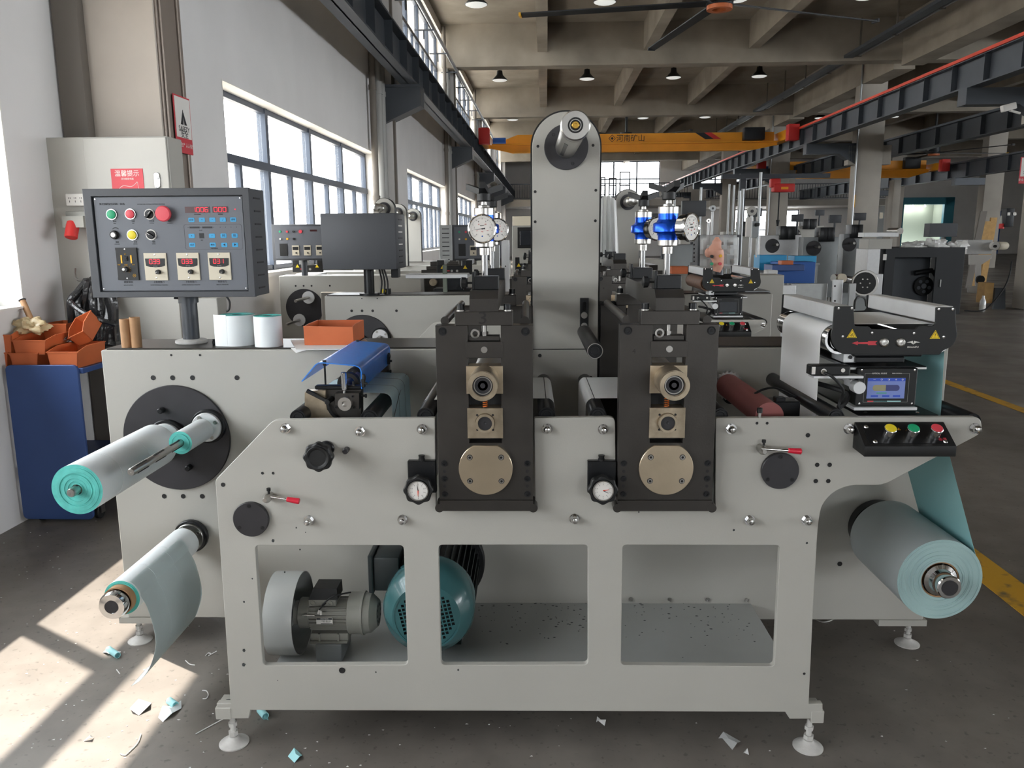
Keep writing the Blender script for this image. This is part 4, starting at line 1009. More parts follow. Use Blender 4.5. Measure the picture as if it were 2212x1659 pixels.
# dial knobs on black blocks
for (u0, u1, cu_, hand, fu) in ((882, 941, 903, (100, 268), 911), (1269, 1332, 1303, (-28, 10), 1299)):
    a, c_ = M(u0, 1065, 2.25), M(u1, 996, 2.25)
    b = MB(); b.box((a.x, 2.25, a.z), (c_.x, YF, c_.z), .002); bk = b.build('indicator_block', 'blackm', T)
    for u in (u0 + 7, u1 - 9):
        q_ = M(u, 1006, 2.25); b = MB(); b.m('rubber').lathe(q_ + V((0, -.0004, 0)), (0, 1, 0), [(0, .006), (.0003, 0)], 16); socket(b, q_, .0048, .001, 'blackm'); b.build('cap_screw', 'blackm', bk)
    q_ = M(fu, 996, 2.26); b = MB(); b.cyl((q_.x, 2.26, q_.z), (q_.x, 2.26, q_.z + .008), .0095, n=16).cyl((q_.x, 2.26, q_.z + .006), (q_.x, 2.26, q_.z + .018), .0075, .0095, n=16); b.build('lock_knob', 'black', bk)
    q_ = M(cu_, 1060, 2.195); x, z = q_.x, q_.z
    b = MB(); b.cyl((x, 2.25, z), (x, 2.215, z), .03, n=32).plate(lobed(x, z, .0415), [circ(x, z, .03, 32)], 2.195, 2.22, .003); kg = b.build('indicator_knob', 'black', T, ang=40)
    b = MB(); b.pipe((x, 2.2, z), (x, 2.192, z), .0305, .0275, 40); b.build('bezel', 'chrome', kg)
    b = MB(); b.lathe((x, 2.1965, z), (0, -1, 0), [(0, .0285), (.0003, 0)], 36); b.build('dial', 'signw', kg)
    b = MB(); o_ = V((x, 2.196, z))
    for i in range(10):
        t_ = PI / 2 - i * PI / 5; d = V((math.cos(t_), 0, math.sin(t_))); e_ = V((-d.z, 0, d.x)) * .0003
        b.prism([o_ + d * .021 - e_, o_ + d * .025 - e_, o_ + d * .025 + e_, o_ + d * .021 + e_], (0, -.0003, 0))
    b.build('scale', 'print', kg)
    for i in range(0, 10): 
        t_ = PI / 2 - i * PI / 5; text(str(i), .0042, o_ + V((math.cos(t_) * .0178, -.0003, math.sin(t_) * .0178)), kg, 'print')
    for j, hd in enumerate(hand):
        t_ = math.radians(hd); d = V((math.cos(t_), 0, math.sin(t_))); e_ = V((-d.z, 0, d.x))
        b = MB(); L_ = .017; b.prism([o_ - e_ * .0014, o_ + d * L_ - e_ * .0003, o_ + d * L_ + e_ * .0003, o_ + e_ * .0014], (0, -.001 - j * .0004, 0)); b.build('hand', 'print' if j == 0 else 'orail', kg)
# clamp levers
for (hu, hv, eu, ev) in ((583, 1070, 647, 1083), (1642, 967, 1731, 975)):
    p = M(hu, hv, YF); q_ = M(eu, ev, 2.225); h_ = M(hu - 2, hv + 2, 2.225)
    b = MB(); b.cyl(p, p + V((0, -.03, 0)), .013, .0135, n=20).lathe(p + V((0, -.03, 0)), (0, -1, 0), [(0, .0135), (.012, .009), (.018, .006), (.018, 0)], 20); lv = b.build('clamp_lever', 'steel', T)
    d = (q_ - h_).normalized()
    L_ = (q_ - h_).length; b = MB(); b.cyl(h_ + d * .006, h_ + d * (L_ - .03), .0042, n=14); b.build('lever_rod', 'chrome', lv)
    b = MB(); b.cyl(h_ + d * (L_ - .038), h_ + d * L_, .0075, .009, n=20, bev=.002); b.build('lever_grip', 'red', lv)
    b = MB(); o_ = p + V((.004, -.02, .012)); b.cyl(o_, o_ + Z3 * .009, .0035, n=10).cyl(o_ + Z3 * .009, o_ + Z3 * .017, .006, n=14); b.build('grub_screw', 'black', lv)
# black discs with three screws
for cu_, cv_, r in ((541, 1123, .0535), (1686, 1018, .0545)):
    p = M(cu_, cv_, YF - .014); b = MB(); b.cyl((p.x, YF, p.z), (p.x, YF - .014, p.z), r, n=56, bev=.0015); d_ = b.build('bearing_cap', 'dark', T)
    for a in (1.62, 3.75, 5.65):
        o_ = V((p.x + r * .8 * math.cos(a), YF - .014, p.z + r * .8 * math.sin(a))); b = MB(); b.m('rubber').lathe(o_ + V((0, -.0003, 0)), (0, 1, 0), [(0, .0062), (.0002, 0)], 16); socket(b, o_, .005, .001, 'blackm'); b.build('cap_screw', 'blackm', d_)
# red roller and small bits behind the plate at right
p = M(1612, 862, 2.62)
b = MB(); b.cyl((p.x, 2.36, p.z - .0), (p.x, 2.86, p.z), .043, n=36); b.build('rubber_roller', 'rubber_red', T)
b = MB(); gp = [(p.x + (.047 if i % 2 else .054) * math.cos(i * PI / 22), p.z + (.047 if i % 2 else .054) * math.sin(i * PI / 22)) for i in range(44)]
b.plate(gp, [], 2.86, 2.875); b.build('gear', 'steel', T)
a = M(1562, 836, 2.885); c_ = M(1632, 872, 2.885); b = MB(); b.plate(rrect(a.x, c_.z, c_.x, a.z, .028, 6), [], 2.88, YB); b.build('roller_bearing_arm', 'blackm', T)
p = M(1639, 886, 2.29); b = MB(); b.cyl((p.x, 2.28, 1.06), (p.x, 2.28, 1.092), .005, n=12).m('black').cyl((p.x, 2.28, 1.088), (p.x, 2.28, 1.102), .008, n=16); b.build('thumb_screw', 'steel', T)
a = M(1648, 892, 2.5); b = MB(); b.box((a.x, 2.45, 1.03), (a.x + .1, 2.52, 1.085), .003).box((a.x + .02, 2.44, 1.085), (a.x + .05, 2.47, 1.1), .002).tube([V((a.x - .03, 2.5, 1.1)), V((a.x, 2.5, 1.115)), V((a.x + .04, 2.5, 1.118)), V((a.x + .1, 2.5, 1.09))], .004, 6, 4); b.build('static_bar', 'blackm', T)
# guard roller lying left near the slitter
# ------------------------------------------------------------------ push-button box
x0, x1_ = M(1843, 940, YF).x, M(2037, 911, YF).x; zt = M(1940, 911, YF).z; y2 = 2.185; zl = M(1900, 964, y2).z; zb_ = M(1900, 987, y2).z
t = thing('push_button_box', 'black sloping push-button box with yellow, green and red buttons, front right', 'button box', (x0, YF, zb_))
pr = [(YF, zt), (YF - .006, zt), (y2, zl), (y2, zb_), (YF, M(1843, 967, YF).z)]
b = MB(); b.prism([V((x0, y, z)) for y, z in pr], (x1_ - x0, 0, 0)); bmesh.ops.recalc_face_normals(b.bm, faces=b.bm.faces); bmesh.ops.bevel(b.bm, geom=b.bm.edges[:], offset=.002, segments=2, affect='EDGES', profile=.5); b.build('box', 'black', t)
e1 = V((0, y2 - (YF - .006), zl - zt)); nn = e1.normalized().cross(V((1, 0, 0))) ; nn = nn if nn.y < 0 else -nn
def onp(fx, fz, off=0): return V((x0 + (x1_ - x0) * fx, YF - .006, zt)) + e1 * fz + nn * off
b = MB(); b.prism([onp(.06, .12), onp(.94, .12), onp(.94, .9), onp(.06, .9)], nn * .0015); b.build('face_plate', 'blackm', t)
for fx, k in ((.285, 'yellow'), (.535, 'green'), (.79, 'redb')):
    o_ = onp(fx, .62, .0015); b = MB(); b.cyl(o_, o_ + nn * .034, .0168, n=32, bev=.001); bb = b.build('push_button', 'chrome', t)
    b = MB(); b.cyl(o_ + nn * .034, o_ + nn * .0365, .0155, n=32, bev=.001); b.build('button_head', k, bb)
for fx, fz in ((.1, .2), (.9, .2), (.13, .82), (.9, .82)):
    o_ = onp(fx, fz, .0015); b = MB(); b.lathe(o_, nn, [(0, .0065), (.002, .005), (.003, 0)], 14); b.build('screw', 'chrome', t)
text('急停', .012, onp(.88, .74, .002), t, 'redb', (1, 0, 0), -e1); text('◭', .016, onp(.45, .3, .002), t, 'gold', (1, 0, 0), -e1)
# ------------------------------------------------------------------ slitter with blue guard
YS = 2.36
sp = lambda u, v, Y=YS: M(u, v, Y)
t = thing('slitter', 'slitting unit with a translucent blue plastic guard, left of the first die station', 'slitter', tuple(sp(720, 903)))
gp = [(652.3, 825), (683, 788), (691, 784.5), (768, 791), (776, 795), (779, 802), (780, 840)]
pts = [sp(u, v) for u, v in gp]; 
cuv = roundpoly([(q.x, q.z) for q in pts], [0, .01, .01, .012, .008, .008, 0], 4)
b = MB(); b.ribbon([V((x, YS, z)) for x, z in cuv], (0, .5, 0), .003); b.build('blue_guard', 'blue_gl', t, ang=60)
for u, v, y in ((699, 783, YS + .01), (699, 783, YS + .48)):
    o_ = V((sp(699, 783).x, y, sp(699, 786).z)); b = MB(); b.cyl(o_ - Z3 * .065, o_ + Z3 * .004, .003, n=10).cyl(o_ - Z3 * .006, o_ + Z3 * .001, .0055, n=10).cyl(o_ + Z3 * .003, o_ + Z3 * .01, .006, n=12); b.build('guard_rod', 'blackm', t)
def pl(pts_, y0, y1, k, nm, bev=.001):
    b = MB(); b.plate([(q.x, q.z) for q in (sp(u, v, y0) for u, v in pts_)], [], y0, y1, bev); return b.build(nm, k, t)
pl([(658, 905), (658, 848), (663, 845), (703.5, 843), (703.5, 866), (707, 885), (718, 897), (728, 905)], YS, YS + .03, 'nickel', 'end_plate')
pl([(704, 905), (704, 841), (781, 841), (781, 905)], YS + .012, YS + .04, 'steel_dark', 'side_block')
o_ = sp(745, 872, YS + .012); b = MB(); n_ = 14
ar = [(o_.x + .052 * math.cos(math.radians(180 + 70 * i / n_)), o_.z + .052 * math.sin(math.radians(180 + 70 * i / n_))) for i in range(n_ + 1)] + [(o_.x + .045 * math.cos(math.radians(250 - 70 * i / n_)), o_.z + .045 * math.sin(math.radians(250 - 70 * i / n_))) for i in range(n_ + 1)]
b.plate(ar, [], YS - .002, YS + .012); b.build('curved_guide', 'blackm', t)
pl([(723, 884), (723, 850), (776, 849), (776, 884)], YS - .02, YS + .012, 'steel_dark', 'bearing_block')
b = MB(); q0, q1 = sp(679, 842, YS), sp(781, 833.5, YS); b.box((q0.x, YS + .002, q0.z), (q1.x, YS + .03, q1.z), .003).box((q0.x, YS + .45, q0.z), (q1.x, YS + .48, q1.z + .0), .003).box((q1.x - .012, YS + .03, q0.z), (q1.x, YS + .46, q1.z), .002); b.build('guard_mount', 'blackm', t)
b = MB(); o_ = sp(745, 872.5, YS - .035); x, z = o_.x, o_.z; b.lathe((x, YS - .02, z), (0, -1, 0), [(0, 0), (0, .02), (.014, .0215), (.019, .0205), (.019, .0085), (.006, .008), (.006, 0)], 36); b.build('hand_wheel', 'steel', t)
for u, v in ((762, 856), (726, 879), (765, 880)):
    b = MB(); socket(b, sp(u, v, YS - .02), .0042, .003, 'blackm'); b.build('cap_screw', 'blackm', t)
b = MB(); o_ = sp(744, 843, YS - .005); b.cyl(o_, o_ + Z3 * .055, .0078, n=14, bev=.002)
for k in range(7): a = k * .9; b.cyl(o_ + V((.0072 * math.cos(a), .0072 * math.sin(a), .004)), o_ + V((.0072 * math.cos(a), .0072 * math.sin(a), .052)), .0013, n=6)
b.cyl(o_ - Z3 * .006, o_ + Z3 * .002, .005, n=12); b.build('adjusting_stem', 'chrome', t)
b = MB(); q0, q1 = sp(662, 844, YS - .02), sp(708, 868, YS - .02); d = (q1 - q0).normalized(); e_ = V((-d.z, 0, d.x))
b.prism([q0 - e_ * .006, q1 - e_ * .005, q1 + e_ * .004, q0 + e_ * .004], (0, .012, 0)).cyl(q1 + V((0, -.008, 0)), q1 + V((.006, .03, .004)), .0085, n=18, bev=.001); b.build('clamp_lever', 'black', t)
for y in (YS, YS + .44):
    q_ = sp(783, 855); b = MB(); b.cyl((q_.x - .003, y, q_.z), (q_.x + .008, y, q_.z), .004, n=12).cyl((q_.x + .008, y, q_.z), (q_.x + .013, y, q_.z), .006, n=12); b.build('thumb_screw', 'black', t)
    q_ = sp(786, 820); b = MB(); b.box((q_.x - .008, y - .004, q_.z - .024), (q_.x + .003, y + .01, q_.z + .002), .002).sphere((q_.x, y, q_.z + .006), .008, 10, (.8, .5, 1.5)).cyl((q_.x + .002, y, q_.z - .012), (q_.x + .01, y, q_.z - .012), .004, n=10); b.build('wing_clip', 'black', t)
b = MB(); o_ = sp(764, 832, YS + .01); b.cyl(o_, o_ + Z3 * .012, .0045, n=12).m('chrome').cyl(o_ - Z3 * .006, o_, .0055, n=12); b.build('bolt', 'black', t)
for y, r in ((2.47, .034), (2.58, .034), (2.70, .036)):
    o_ = sp(744, 838, 2.42); b = MB(); b.pipe((o_.x, y, o_.z + .004), (o_.x, y + .028, o_.z + .004), r, r * .66, 36); b.build('knife_holder', 'steel_dark', t)
b = MB(); o_ = sp(744, 838, 2.42); b.cyl((o_.x, YS + .03, o_.z + .004), (o_.x, 2.86, o_.z + .004), .012, n=18); b.build('knife_shaft', 'steel', t)
b = MB(); q0, q1 = sp(758, 838, YS), sp(785, 905, YS); b.box((sp(700, 850).x, 2.82, 1.05), (q1.x, 2.86, sp(700, 841).z), .003); b.build('rear_block', 'steel_dark', t)
# ------------------------------------------------------------------ web guide
def webguide(lab, web_on=True):
    YG = 2.38
    t = thing('web_guide', lab, 'web guide', (M(1930, 900, 2.5).x, 2.4, 1.07))
    g = lambda u, v, Y=YG: M(u, v, Y)
    ol = [(1802.5, 662), (1844, 662), (1846, 704), (1877.5, 705), (1882, 711), (1978, 711), (1983, 705), (2016, 704), (2021, 699), (2022, 664), (2064, 664), (2065.6, 708), (2068, 722), (2064, 738), (2054, 750), (2036.7, 757), (2031, 766), (1819.7, 765), (1803, 752), (1796, 737), (1795, 722), (1799, 708)]
    op_ = roundpoly([(q.x, q.z) for q in (g(u, v) for u, v in ol)], [.004, .004, .006, .003, 0, 0, .003, .003, .003, .004, .004, .006, .01, .012, .01, .006, .006, .008, .012, .01, .01, .008])
    b = MB(); b.plate(op_, [], YG, YG + .006, .0008); sp_ = b.build('side_plate', 'black', t)
    b = MB(); b.plate(op_, [], YG + .49, YG + .496, .0008); b.build('side_plate', 'black', t)
    for u0, u1 in ((1802, 1844), (2022, 2064)):
        a, c_ = g(u0, 697), g(u1, 662); b = MB(); b.box((a.x + .001, YG + .006, a.z), (c_.x - .001, YG + .49, c_.z), .003); b.build('crossbar', 'alu', t)
    for u, v in ((1811, 666), (1840, 666), (2028, 668), (2058, 668)):
        q_ = g(u, v); b = MB(); b.lathe(q_, (0, -1, 0), [(0, .0048), (.002, .004), (.003, 0)], 14); b.build('screw', 'chrome', sp_)
    for u, v in ((1820, 727), (1883.5, 719), (1974, 720), (2038, 728)):
        q_ = g(u, v); b = MB(); b.lathe(q_, (0, -1, 0), [(0, .0048), (.002, .004), (.003, 0)], 14); b.build('screw', 'chrome', sp_)
    for u in (1909, 1945):
        q_ = g(u, 739.5); b = MB(); b.lathe(q_, (0, -1, 0), [(0, .0145), (.003, .014), (.006, .012), (.007, .009), (.005, .0085), (.005, .003), (.0055, 0)], 28); b.build('push_button', 'steel', t)
    def tri(u, v, kind):
        q_ = g(u, v); r = .0165
        P = lambda rr, y: [V((q_.x + rr * math.cos(a), YG - y, q_.z + rr * math.sin(a) - r * .2)) for a in (PI / 2, PI * 7 / 6, PI * 11 / 6)]
        b = MB(); b.prism(P(r * 1.05, .0002), (0, -.0004, 0)); w_ = b.build('warning_sign', 'warn', t)
        b = MB(); o1, o2 = P(r * .9, .0007), P(r * .78, .0007)
        for i in range(3): b.prism([o1[i], o1[(i + 1) % 3], o2[(i + 1) % 3], o2[i]], (0, -.0002, 0))
        c0 = V((q_.x, YG - .0007, q_.z - r * .2))
        if kind:
            b.prism([c0 + V((-.0011, 0, .0068)), c0 + V((.0011, 0, .0068)), c0 + V((.0006, 0, -.001)), c0 + V((-.0006, 0, -.001))], (0, -.0002, 0)).lathe(c0 + V((0, 0, -.0035)), (0, -1, 0), [(0, .001), (.0002, 0)], 10)
        else:
            for dx, dz in ((-.002, -.002), (.001, .0022)): b.pipe(c0 + V((dx, 0, dz)), c0 + V((dx, -.0002, dz)), .0026, .0013, 12)
            b.prism([c0 + V((.0015, 0, 0)), c0 + V((.007, 0, -.0045)), c0 + V((.003, 0, -.0048))], (0, -.0002, 0))
        b.build('emblem', 'print', w_)
    tri(1840.5, 721, 0); tri(2020, 723, 1)
    q_ = g(1895, 741); z = q_.z; L0, L1 = g(1840, 739).x, g(1895, 739).x
    b = MB(); b.prism([V((L0, YG, z)), V((L0 + .018, YG, z + .006)), V((L0 + .018, YG, z + .0022)), V((L1 - .028, YG, z + .003)), V((L1 - .026, YG, z + .006)), V((L1, YG, z + .006)), V((L1 - .006, YG, z)), V((L1, YG, z - .006)), V((L1 - .026, YG, z - .006)), V((L1 - .028, YG, z - .003)), V((L0 + .018, YG, z - .0022)), V((L0 + .018, YG, z - .006))], (0, -.0006, 0)); b.build('arrow', 'redsign', t)
    q_ = g(1973, 739)
    b = MB(); w = .02
    for sg in (-1, 1): b.prism([q_ + V((sg * .002, -.0003, .004)), q_ + V((sg * w, -.0003, -.001)), q_ + V((sg * .014, -.0003, -.0015)), q_ + V((sg * .008, -.0003, -.0015)), q_ + V((sg * .0, -.0003, -.007))], (0, -.0003, 0))
    b.build('emblem', 'signw', t)
    text('BUANFU', .0078, g(1972, 750) + V((0, -.0004, 0)), t, 'signw', sx=1.1)
    # rollers
    rz_ = g(1810, 731, YN).z; rx = g(1773, 731, YN).x + .043
    b = MB(); b.cyl((rx, YG + .008, rz_), (rx, YG + .012, rz_), .03, n=32).pipe((rx, YG + .014, rz_), (rx, YG + .03, rz_), .043, .036, 40).cyl((rx, YG + .03, rz_), (rx, YG + .476, rz_), .0422, n=40).pipe((rx, YG + .476, rz_), (rx, YG + .49, rz_), .043, .036, 40); b.build('roller', 'chrome' if web_on else 'brown', t)
    rx2 = M(2038, 765, YN).x - .043
    b = MB(); b.cyl((rx2, YG + .012, rz_), (rx2, YG + .488, rz_), .0422, n=40); b.build('roller', 'chrome', t)
    b = MB(); b.box((rx + .04, YG + .006, rz_ - .05), (rx2 - .04, YG + .03, rz_ + .028), .004).box((rx + .05, YG + .01, rz_ - .07), (rx2 - .09, YG + .44, rz_ - .05), .004); b.build('frame', 'blackm', t)
    # lower carriage, table, monitor
    zt_ = g(1900, 780, 2.40).z
    for u0, u1, dy in ((1822, 1853, 0), (1857, 1884, .03), (1942, 1953, 0), (1895, 1902, .08)):
        a, c_ = g(u0, 784, 2.40), g(u1, 765, 2.40); b = MB(); b.box((a.x, 2.40 + dy, a.z), (c_.x, 2.5 + dy, c_.z + .01), .003); b.build('slide_block', 'alu', t)
    b = MB(); q_ = g(1836, 770, 2.40); b.cyl(q_ + V((0, 0, -.002)), q_ + V((0, -.006, -.002)), .0055, n=14); b.build('bolt', 'blackm', t)
    a, c_ = g(1832, 796, 2.39), g(1997, 791, 2.39); b = MB(); b.m('alu').box((a.x, 2.375, a.z - .001), (c_.x, 2.78, c_.z), .001).m('blackm').box((a.x, 2.37, c_.z), (c_.x - .004, 2.78, c_.z + .003), .001); b.build('table', 'alu', t)
    m0, m1 = g(1848, 877, 2.36), g(1984, 795, 2.36)
    b = MB(); b.box((m0.x, 2.36, m0.z), (m1.x, 2.42, m1.z), .003); mo = b.build('monitor', 'black', t)
    W_, H2 = m1.x - m0.x, m1.z - m0.z; P = lambda fx, fz, y=2.3595: V((m0.x + W_ * fx, y, m0.z + H2 * fz))
    b = MB(); b.box(P(.17, .2), P(.8, .74, 2.3588)); scn = b.build('screen', 'screen' if web_on else 'dscreen', mo)
    b = MB(); f_ = .0006
    for q0, q1 in (((.12, .1), (.86, .1)), ((.12, .86), (.25, .86)), ((.7, .86), (.86, .86)), ((.12, .1), (.12, .86)), ((.86, .1), (.86, .86))):
        A_, B2 = P(*q0), P(*q1); b.box((A_.x - f_ / 2, 2.3592, A_.z - f_ / 2), (B2.x + f_ / 2, 2.3597, B2.z + f_ / 2))
    b.build('bezel_line', 'zinc', mo)
    if web_on:
        text('OPTICAL GUIDE', .006, P(.36, .86), mo, 'signw'); text('WEB CONTROL', .004, P(.65, .86), mo, 'signw')
        K.setdefault('scr_t', mat('screen top bar', '#2f4db0', .3, emit=.1)); K.setdefault('scr_y', mat('screen tan', '#8f8a6a', .3, emit=.1)); K.setdefault('scr_b', mat('screen dark blue', '#3b4170', .3, emit=.1)); K.setdefault('scr_g', mat('screen green', '#2f9a5a', .3, emit=.1))
        b = MB(); b.box(P(.172, .66, 2.3587), P(.798, .738, 2.3583)); b.build('top_bar', 'scr_t', mo)
        for fx, sy in ((.28, '〰'), (.4, '◔'), (.52, '◑'), (.64, '✛'), (.75, '◎')): text(sy, .007, P(fx, .698, 2.3582), mo, 'signw')
        b = MB(); z0, z1 = P(0, .40).z, P(0, .56).z; xa_, xm, xb_ = P(.26, 0).x, P(.48, 0).x, P(.71, 0).x; r = (z1 - z0) / 2
        b.plate([(xm, z0), (xm, z1)] + circ(xa_ + r, z0 + r, r, 12, PI / 2, PI * 1.5)[:13] + [(xa_ + r, z0)], [], 2.3582, 2.3587); b.build('bar_left', 'scr_y', mo)
        b = MB(); b.plate([(xm, z0)] + circ(xb_ - r, z0 + r, r, 12, -PI / 2, PI / 2) + [(xb_ - r, z1), (xm, z1)], [], 2.3582, 2.3587); b.build('bar_right', 'scr_b', mo)
        b = MB(); b.box(P(.33, .335, 2.3587), P(.5, .355, 2.3583)); b.build('level_bar', 'scr_g', mo)
        for f0 in (.24, .43, .61):
            b = MB(); b.box(P(f0, .24, 2.3587), P(f0 + .12, .29, 2.3583)); b.build('soft_key', 'scr_t', mo)
    b = MB(); b.box(P(.19, .11, 2.3593), P(.29, .14, 2.3588)); b.build('status_strip', 'redsign', mo)
    b = MB(); b.box(P(.29, .11, 2.3593), P(.52, .14, 2.3588)); b.build('status_strip', 'mteal', mo)
    b = MB(); b.box(P(.52, .11, 2.3593), P(.75, .14, 2.3588)); b.build('status_strip', 'tealweb', mo)
    for fx, fz in ((.06, .95), (.94, .95), (.06, .06), (.94, .06)):
        b = MB(); b.lathe(P(fx, fz), (0, -1, 0), [(0, .0038), (.0015, .003), (.002, 0)], 12); b.build('screw', 'chrome', mo)
    a, c_ = g(1843, 886, 2.36), g(1980, 879, 2.36); b = MB(); b.box((a.x, 2.355, a.z), (c_.x, 2.43, c_.z), .001); b.build('monitor_base', 'alu', t)
    a = g(1860, 905, 2.40); c_ = g(2000, 890, 2.40); b = MB(); b.box((a.x - .02, 2.36, 1.055), (c_.x + .02, 2.86, a.z + .022), .006); b.build('base', 'blackm', t)
    for u in (1873, 1985): 
        q_ = g(u, 890, 2.38); b = MB(); b.lathe((q_.x, 2.39, a.z + .022), Z3, [(0, .006), (.003, .004), (.004, 0)], 12); b.build('bolt', 'chrome', t)
    # sensor head, arm, knob, cable
    a, c_ = g(1752, 812, 2.33), g(1839, 790, 2.33); b = MB(); b.box((a.x, 2.335, a.z), (c_.x, 2.375, c_.z), .003); se = b.build('sensor_head', 'black', t)
    b = MB(); q0 = g(1752, 812, 2.335); b.box((a.x - .001, 2.34, a.z + .002), (a.x + .002, 2.37, c_.z - .002)); b.build('sensor_label', 'blackm', se)
    b = MB(); b.box((a.x + .003, 2.3335, a.z + .004), (a.x + .013, 2.335, c_.z - .004)); b.build('rating_label', 'signw', se)
    q_ = g(1821, 800, 2.335); b = MB(); b.lathe(q_, (0, -1, 0), [(0, .006), (.001, .006), (.001, 0)], 20); b.build('round_label', 'signw', se)
    b = MB(); q_ = g(1778, 802, 2.335); b.cyl(q_, q_ + V((0, -.012, -.002)), .0065, n=16).cyl(q_, q_ + V((0, -.006, 0)), .0085, n=16); b.build('connector', 'steel', se)
    b = MB(); b.tube([q_ + V((0, -.01, -.002)), g(1795, 812, 2.31), g(1812, 828, 2.31), g(1822, 846, 2.33), g(1815, 866, 2.35), g(1812, 880, 2.35), g(1822, 900, 2.36)], .0042, 10, 6); b.build('cable', 'rubber', se)
    b = MB(); b.tube([g(1812, 880, 2.36), g(1826, 868, 2.38), g(1830, 850, 2.40), g(1800, 838, 2.44), g(1765, 828, 2.5)], .008, 8, 5); b.build('cable', 'rubber', se)
    a, c_ = g(1758, 818, 2.34), g(1866, 812, 2.34); b = MB(); b.box((a.x, 2.34, a.z), (c_.x, 2.39, c_.z), .001); b.build('arm', 'alu', t)
    a, c_ = g(1838, 838, 2.37), g(1868, 820, 2.37); b = MB(); b.box((a.x, 2.375, a.z), (c_.x, 2.43, c_.z), .003).box((a.x + .0, 2.42, a.z + .01), (a.x + .02, 2.5, a.z + .03), .002); b.build('knob_block', 'alu', t)
    q_ = g(1857, 838, 2.34); b = MB(); b.cyl((q_.x, 2.375, q_.z), (q_.x, 2.34, q_.z), .0185, n=32, bev=.001); b.build('adjusting_knob', 'alu', t)
    if web_on:
        b = MB(); q_ = g(1846, 664, 2.6); b.tube([g(1845, 666, 2.40), g(1848, 648, 2.45), g(1858, 641, 2.5), g(1868, 645, 2.6), g(1871, 660, 2.7)], .0035, 8, 6); b.build('cable', 'rubber', t)
    return t, rx, rx2, rz_
WG, rx, rx2, rz_ = webguide('web guiding unit at right with a lit touch screen and two aluminium bars')
# web from the unwind roll over the guide and down
xw = M(2038, 765, YN).x
web([(rx - .0425, 1.0), (rx - .0432, rz_)] + arc((rx, rz_), .0432, 180, 90)[1:] + arc((rx2, rz_), .0432, 90, 0) + [(rx2 + .0432, rz_ - .01)], 'white label web over the top of the web guide and down its left side', 'paperweb')
ht = math.atan2(.134, 1)
hx, hz = HH[0], HH[1]
web([(rx2 + .0434, rz_ - .012), (hx - HH[2] - .001, hz + .01)] + [(hx - HH[2] - .001, hz - .01), (hx - HH[2] + .006, hz - .045), (xr + .1345, zr + .01)], 'pale teal liner web running up from the big roll to the web guide', 'tealweb')
b = MB()
web([(rx - .0425, 1.0), (rx - .0425, .75), (rx - .06, .7)], 'lower end of the white web left of the touch screen', 'paperweb')
# ------------------------------------------------------------------ motors inside the frame
zs = sz
t = thing('electric_motor', 'small light grey electric motor with a big open pulley drum, in the left frame opening', 'motor', (M(700, 1323, 2.66).x, 2.66, zs))
ym = 2.545; c_ = M(700, 1323, ym); z = c_.z; X_ = lambda u: M(u, 1323, ym).x
RD = z - zs - .004
b = MB(); b.lathe((X_(595), ym, z), X, [(0, 0), (0, RD), (X_(655) - X_(595), RD), (X_(655) - X_(595), RD - .003), (.02, RD - .006), (.02, .05), (.06, .045), (.06, 0)], 72); b.build('pulley_drum', 'sheetg', t)
b = MB(); b.cyl((X_(650), ym, z), (X_(675), ym, z), .052, n=36, bev=.003).cyl((X_(640), ym, z), (X_(655), ym, z), .04, n=30); b.build('flange', 'cast', t)
b = MB(); b.cyl((X_(672), ym, z), (X_(758), ym, z), .05, n=36)
b.build('motor_body', 'cast', t)
f0 = None
for i in range(26):
    a = 2 * PI * i / 26
    if .9 < a < 2.2: continue
    d = V((0, math.cos(a), math.sin(a))); e_ = V((0, -d.z, d.y)) * .0016
    b = MB(); o_ = V((X_(676), ym, z)); L_ = X_(756) - X_(676)
    b.prism([o_ + d * .048 - e_, o_ + d * .0585 - e_ * .7, o_ + d * .0585 + e_ * .7, o_ + d * .048 + e_], (L_, 0, 0)); b.build('cooling_fin', 'cast', t)
b = MB(); b.lathe((X_(757), ym, z), X, [(0, 0), (0, .068), (.003, .071), (.045, .071), (.046, .074), (.052, .074), (.053, .0695), (.075, .066), (.098, .045), (.098, .0)], 48); b.build('fan_cover', 'cast', t)
b = MB()
for k in range(10):
    a = k * .628; b.box((X_(757) + .0975, ym + .03 * math.cos(a) - .004, z + .03 * math.sin(a) - .004), (X_(757) + .0985, ym + .03 * math.cos(a) + .004, z + .03 * math.sin(a) + .004))
b.build('vent_slots', 'rubber', t)['kind'] = 'stuff'
b = MB(); b.box((X_(676), ym - .045, z + .045), (X_(734), ym + .035, z + .07), .003).m('black').prism([V((X_(676), ym - .046, z + .068)), V((X_(738), ym - .046, z + .068)), V((X_(736), ym - .038, z + .105)), V((X_(686), ym - .038, z + .105))], (0, .076, 0)); b.build('terminal_box', 'cast', t)
for u in (685, 722):
    q_ = V((X_(u), ym - .0455, z + .057)); b = MB(); b.pipe(q_, q_ + V((0, -.003, 0)), .0085, .006, 18); b.build('cable_gland', 'cast', t)
b = MB(); q_ = V((X_(712), ym - .046, z + .056)); b.tube([q_, q_ + V((-.01, -.02, -.006)), q_ + V((-.018, -.015, -.016))], .0028, 6, 4).tube([q_, q_ + V((-.004, -.02, .005)), q_ + V((.03, -.01, .03)), q_ + V((.08, .03, .026))], .003, 6, 4).m('signw').cyl(q_ + V((-.018, -.015, -.016)), q_ + V((-.022, -.015, -.03)), .0035, n=8).cyl(q_ + V((-.012, -.02, -.018)), q_ + V((-.012, -.02, -.032)), .0035, n=8); b.build('motor_wires', 'rubber', t)
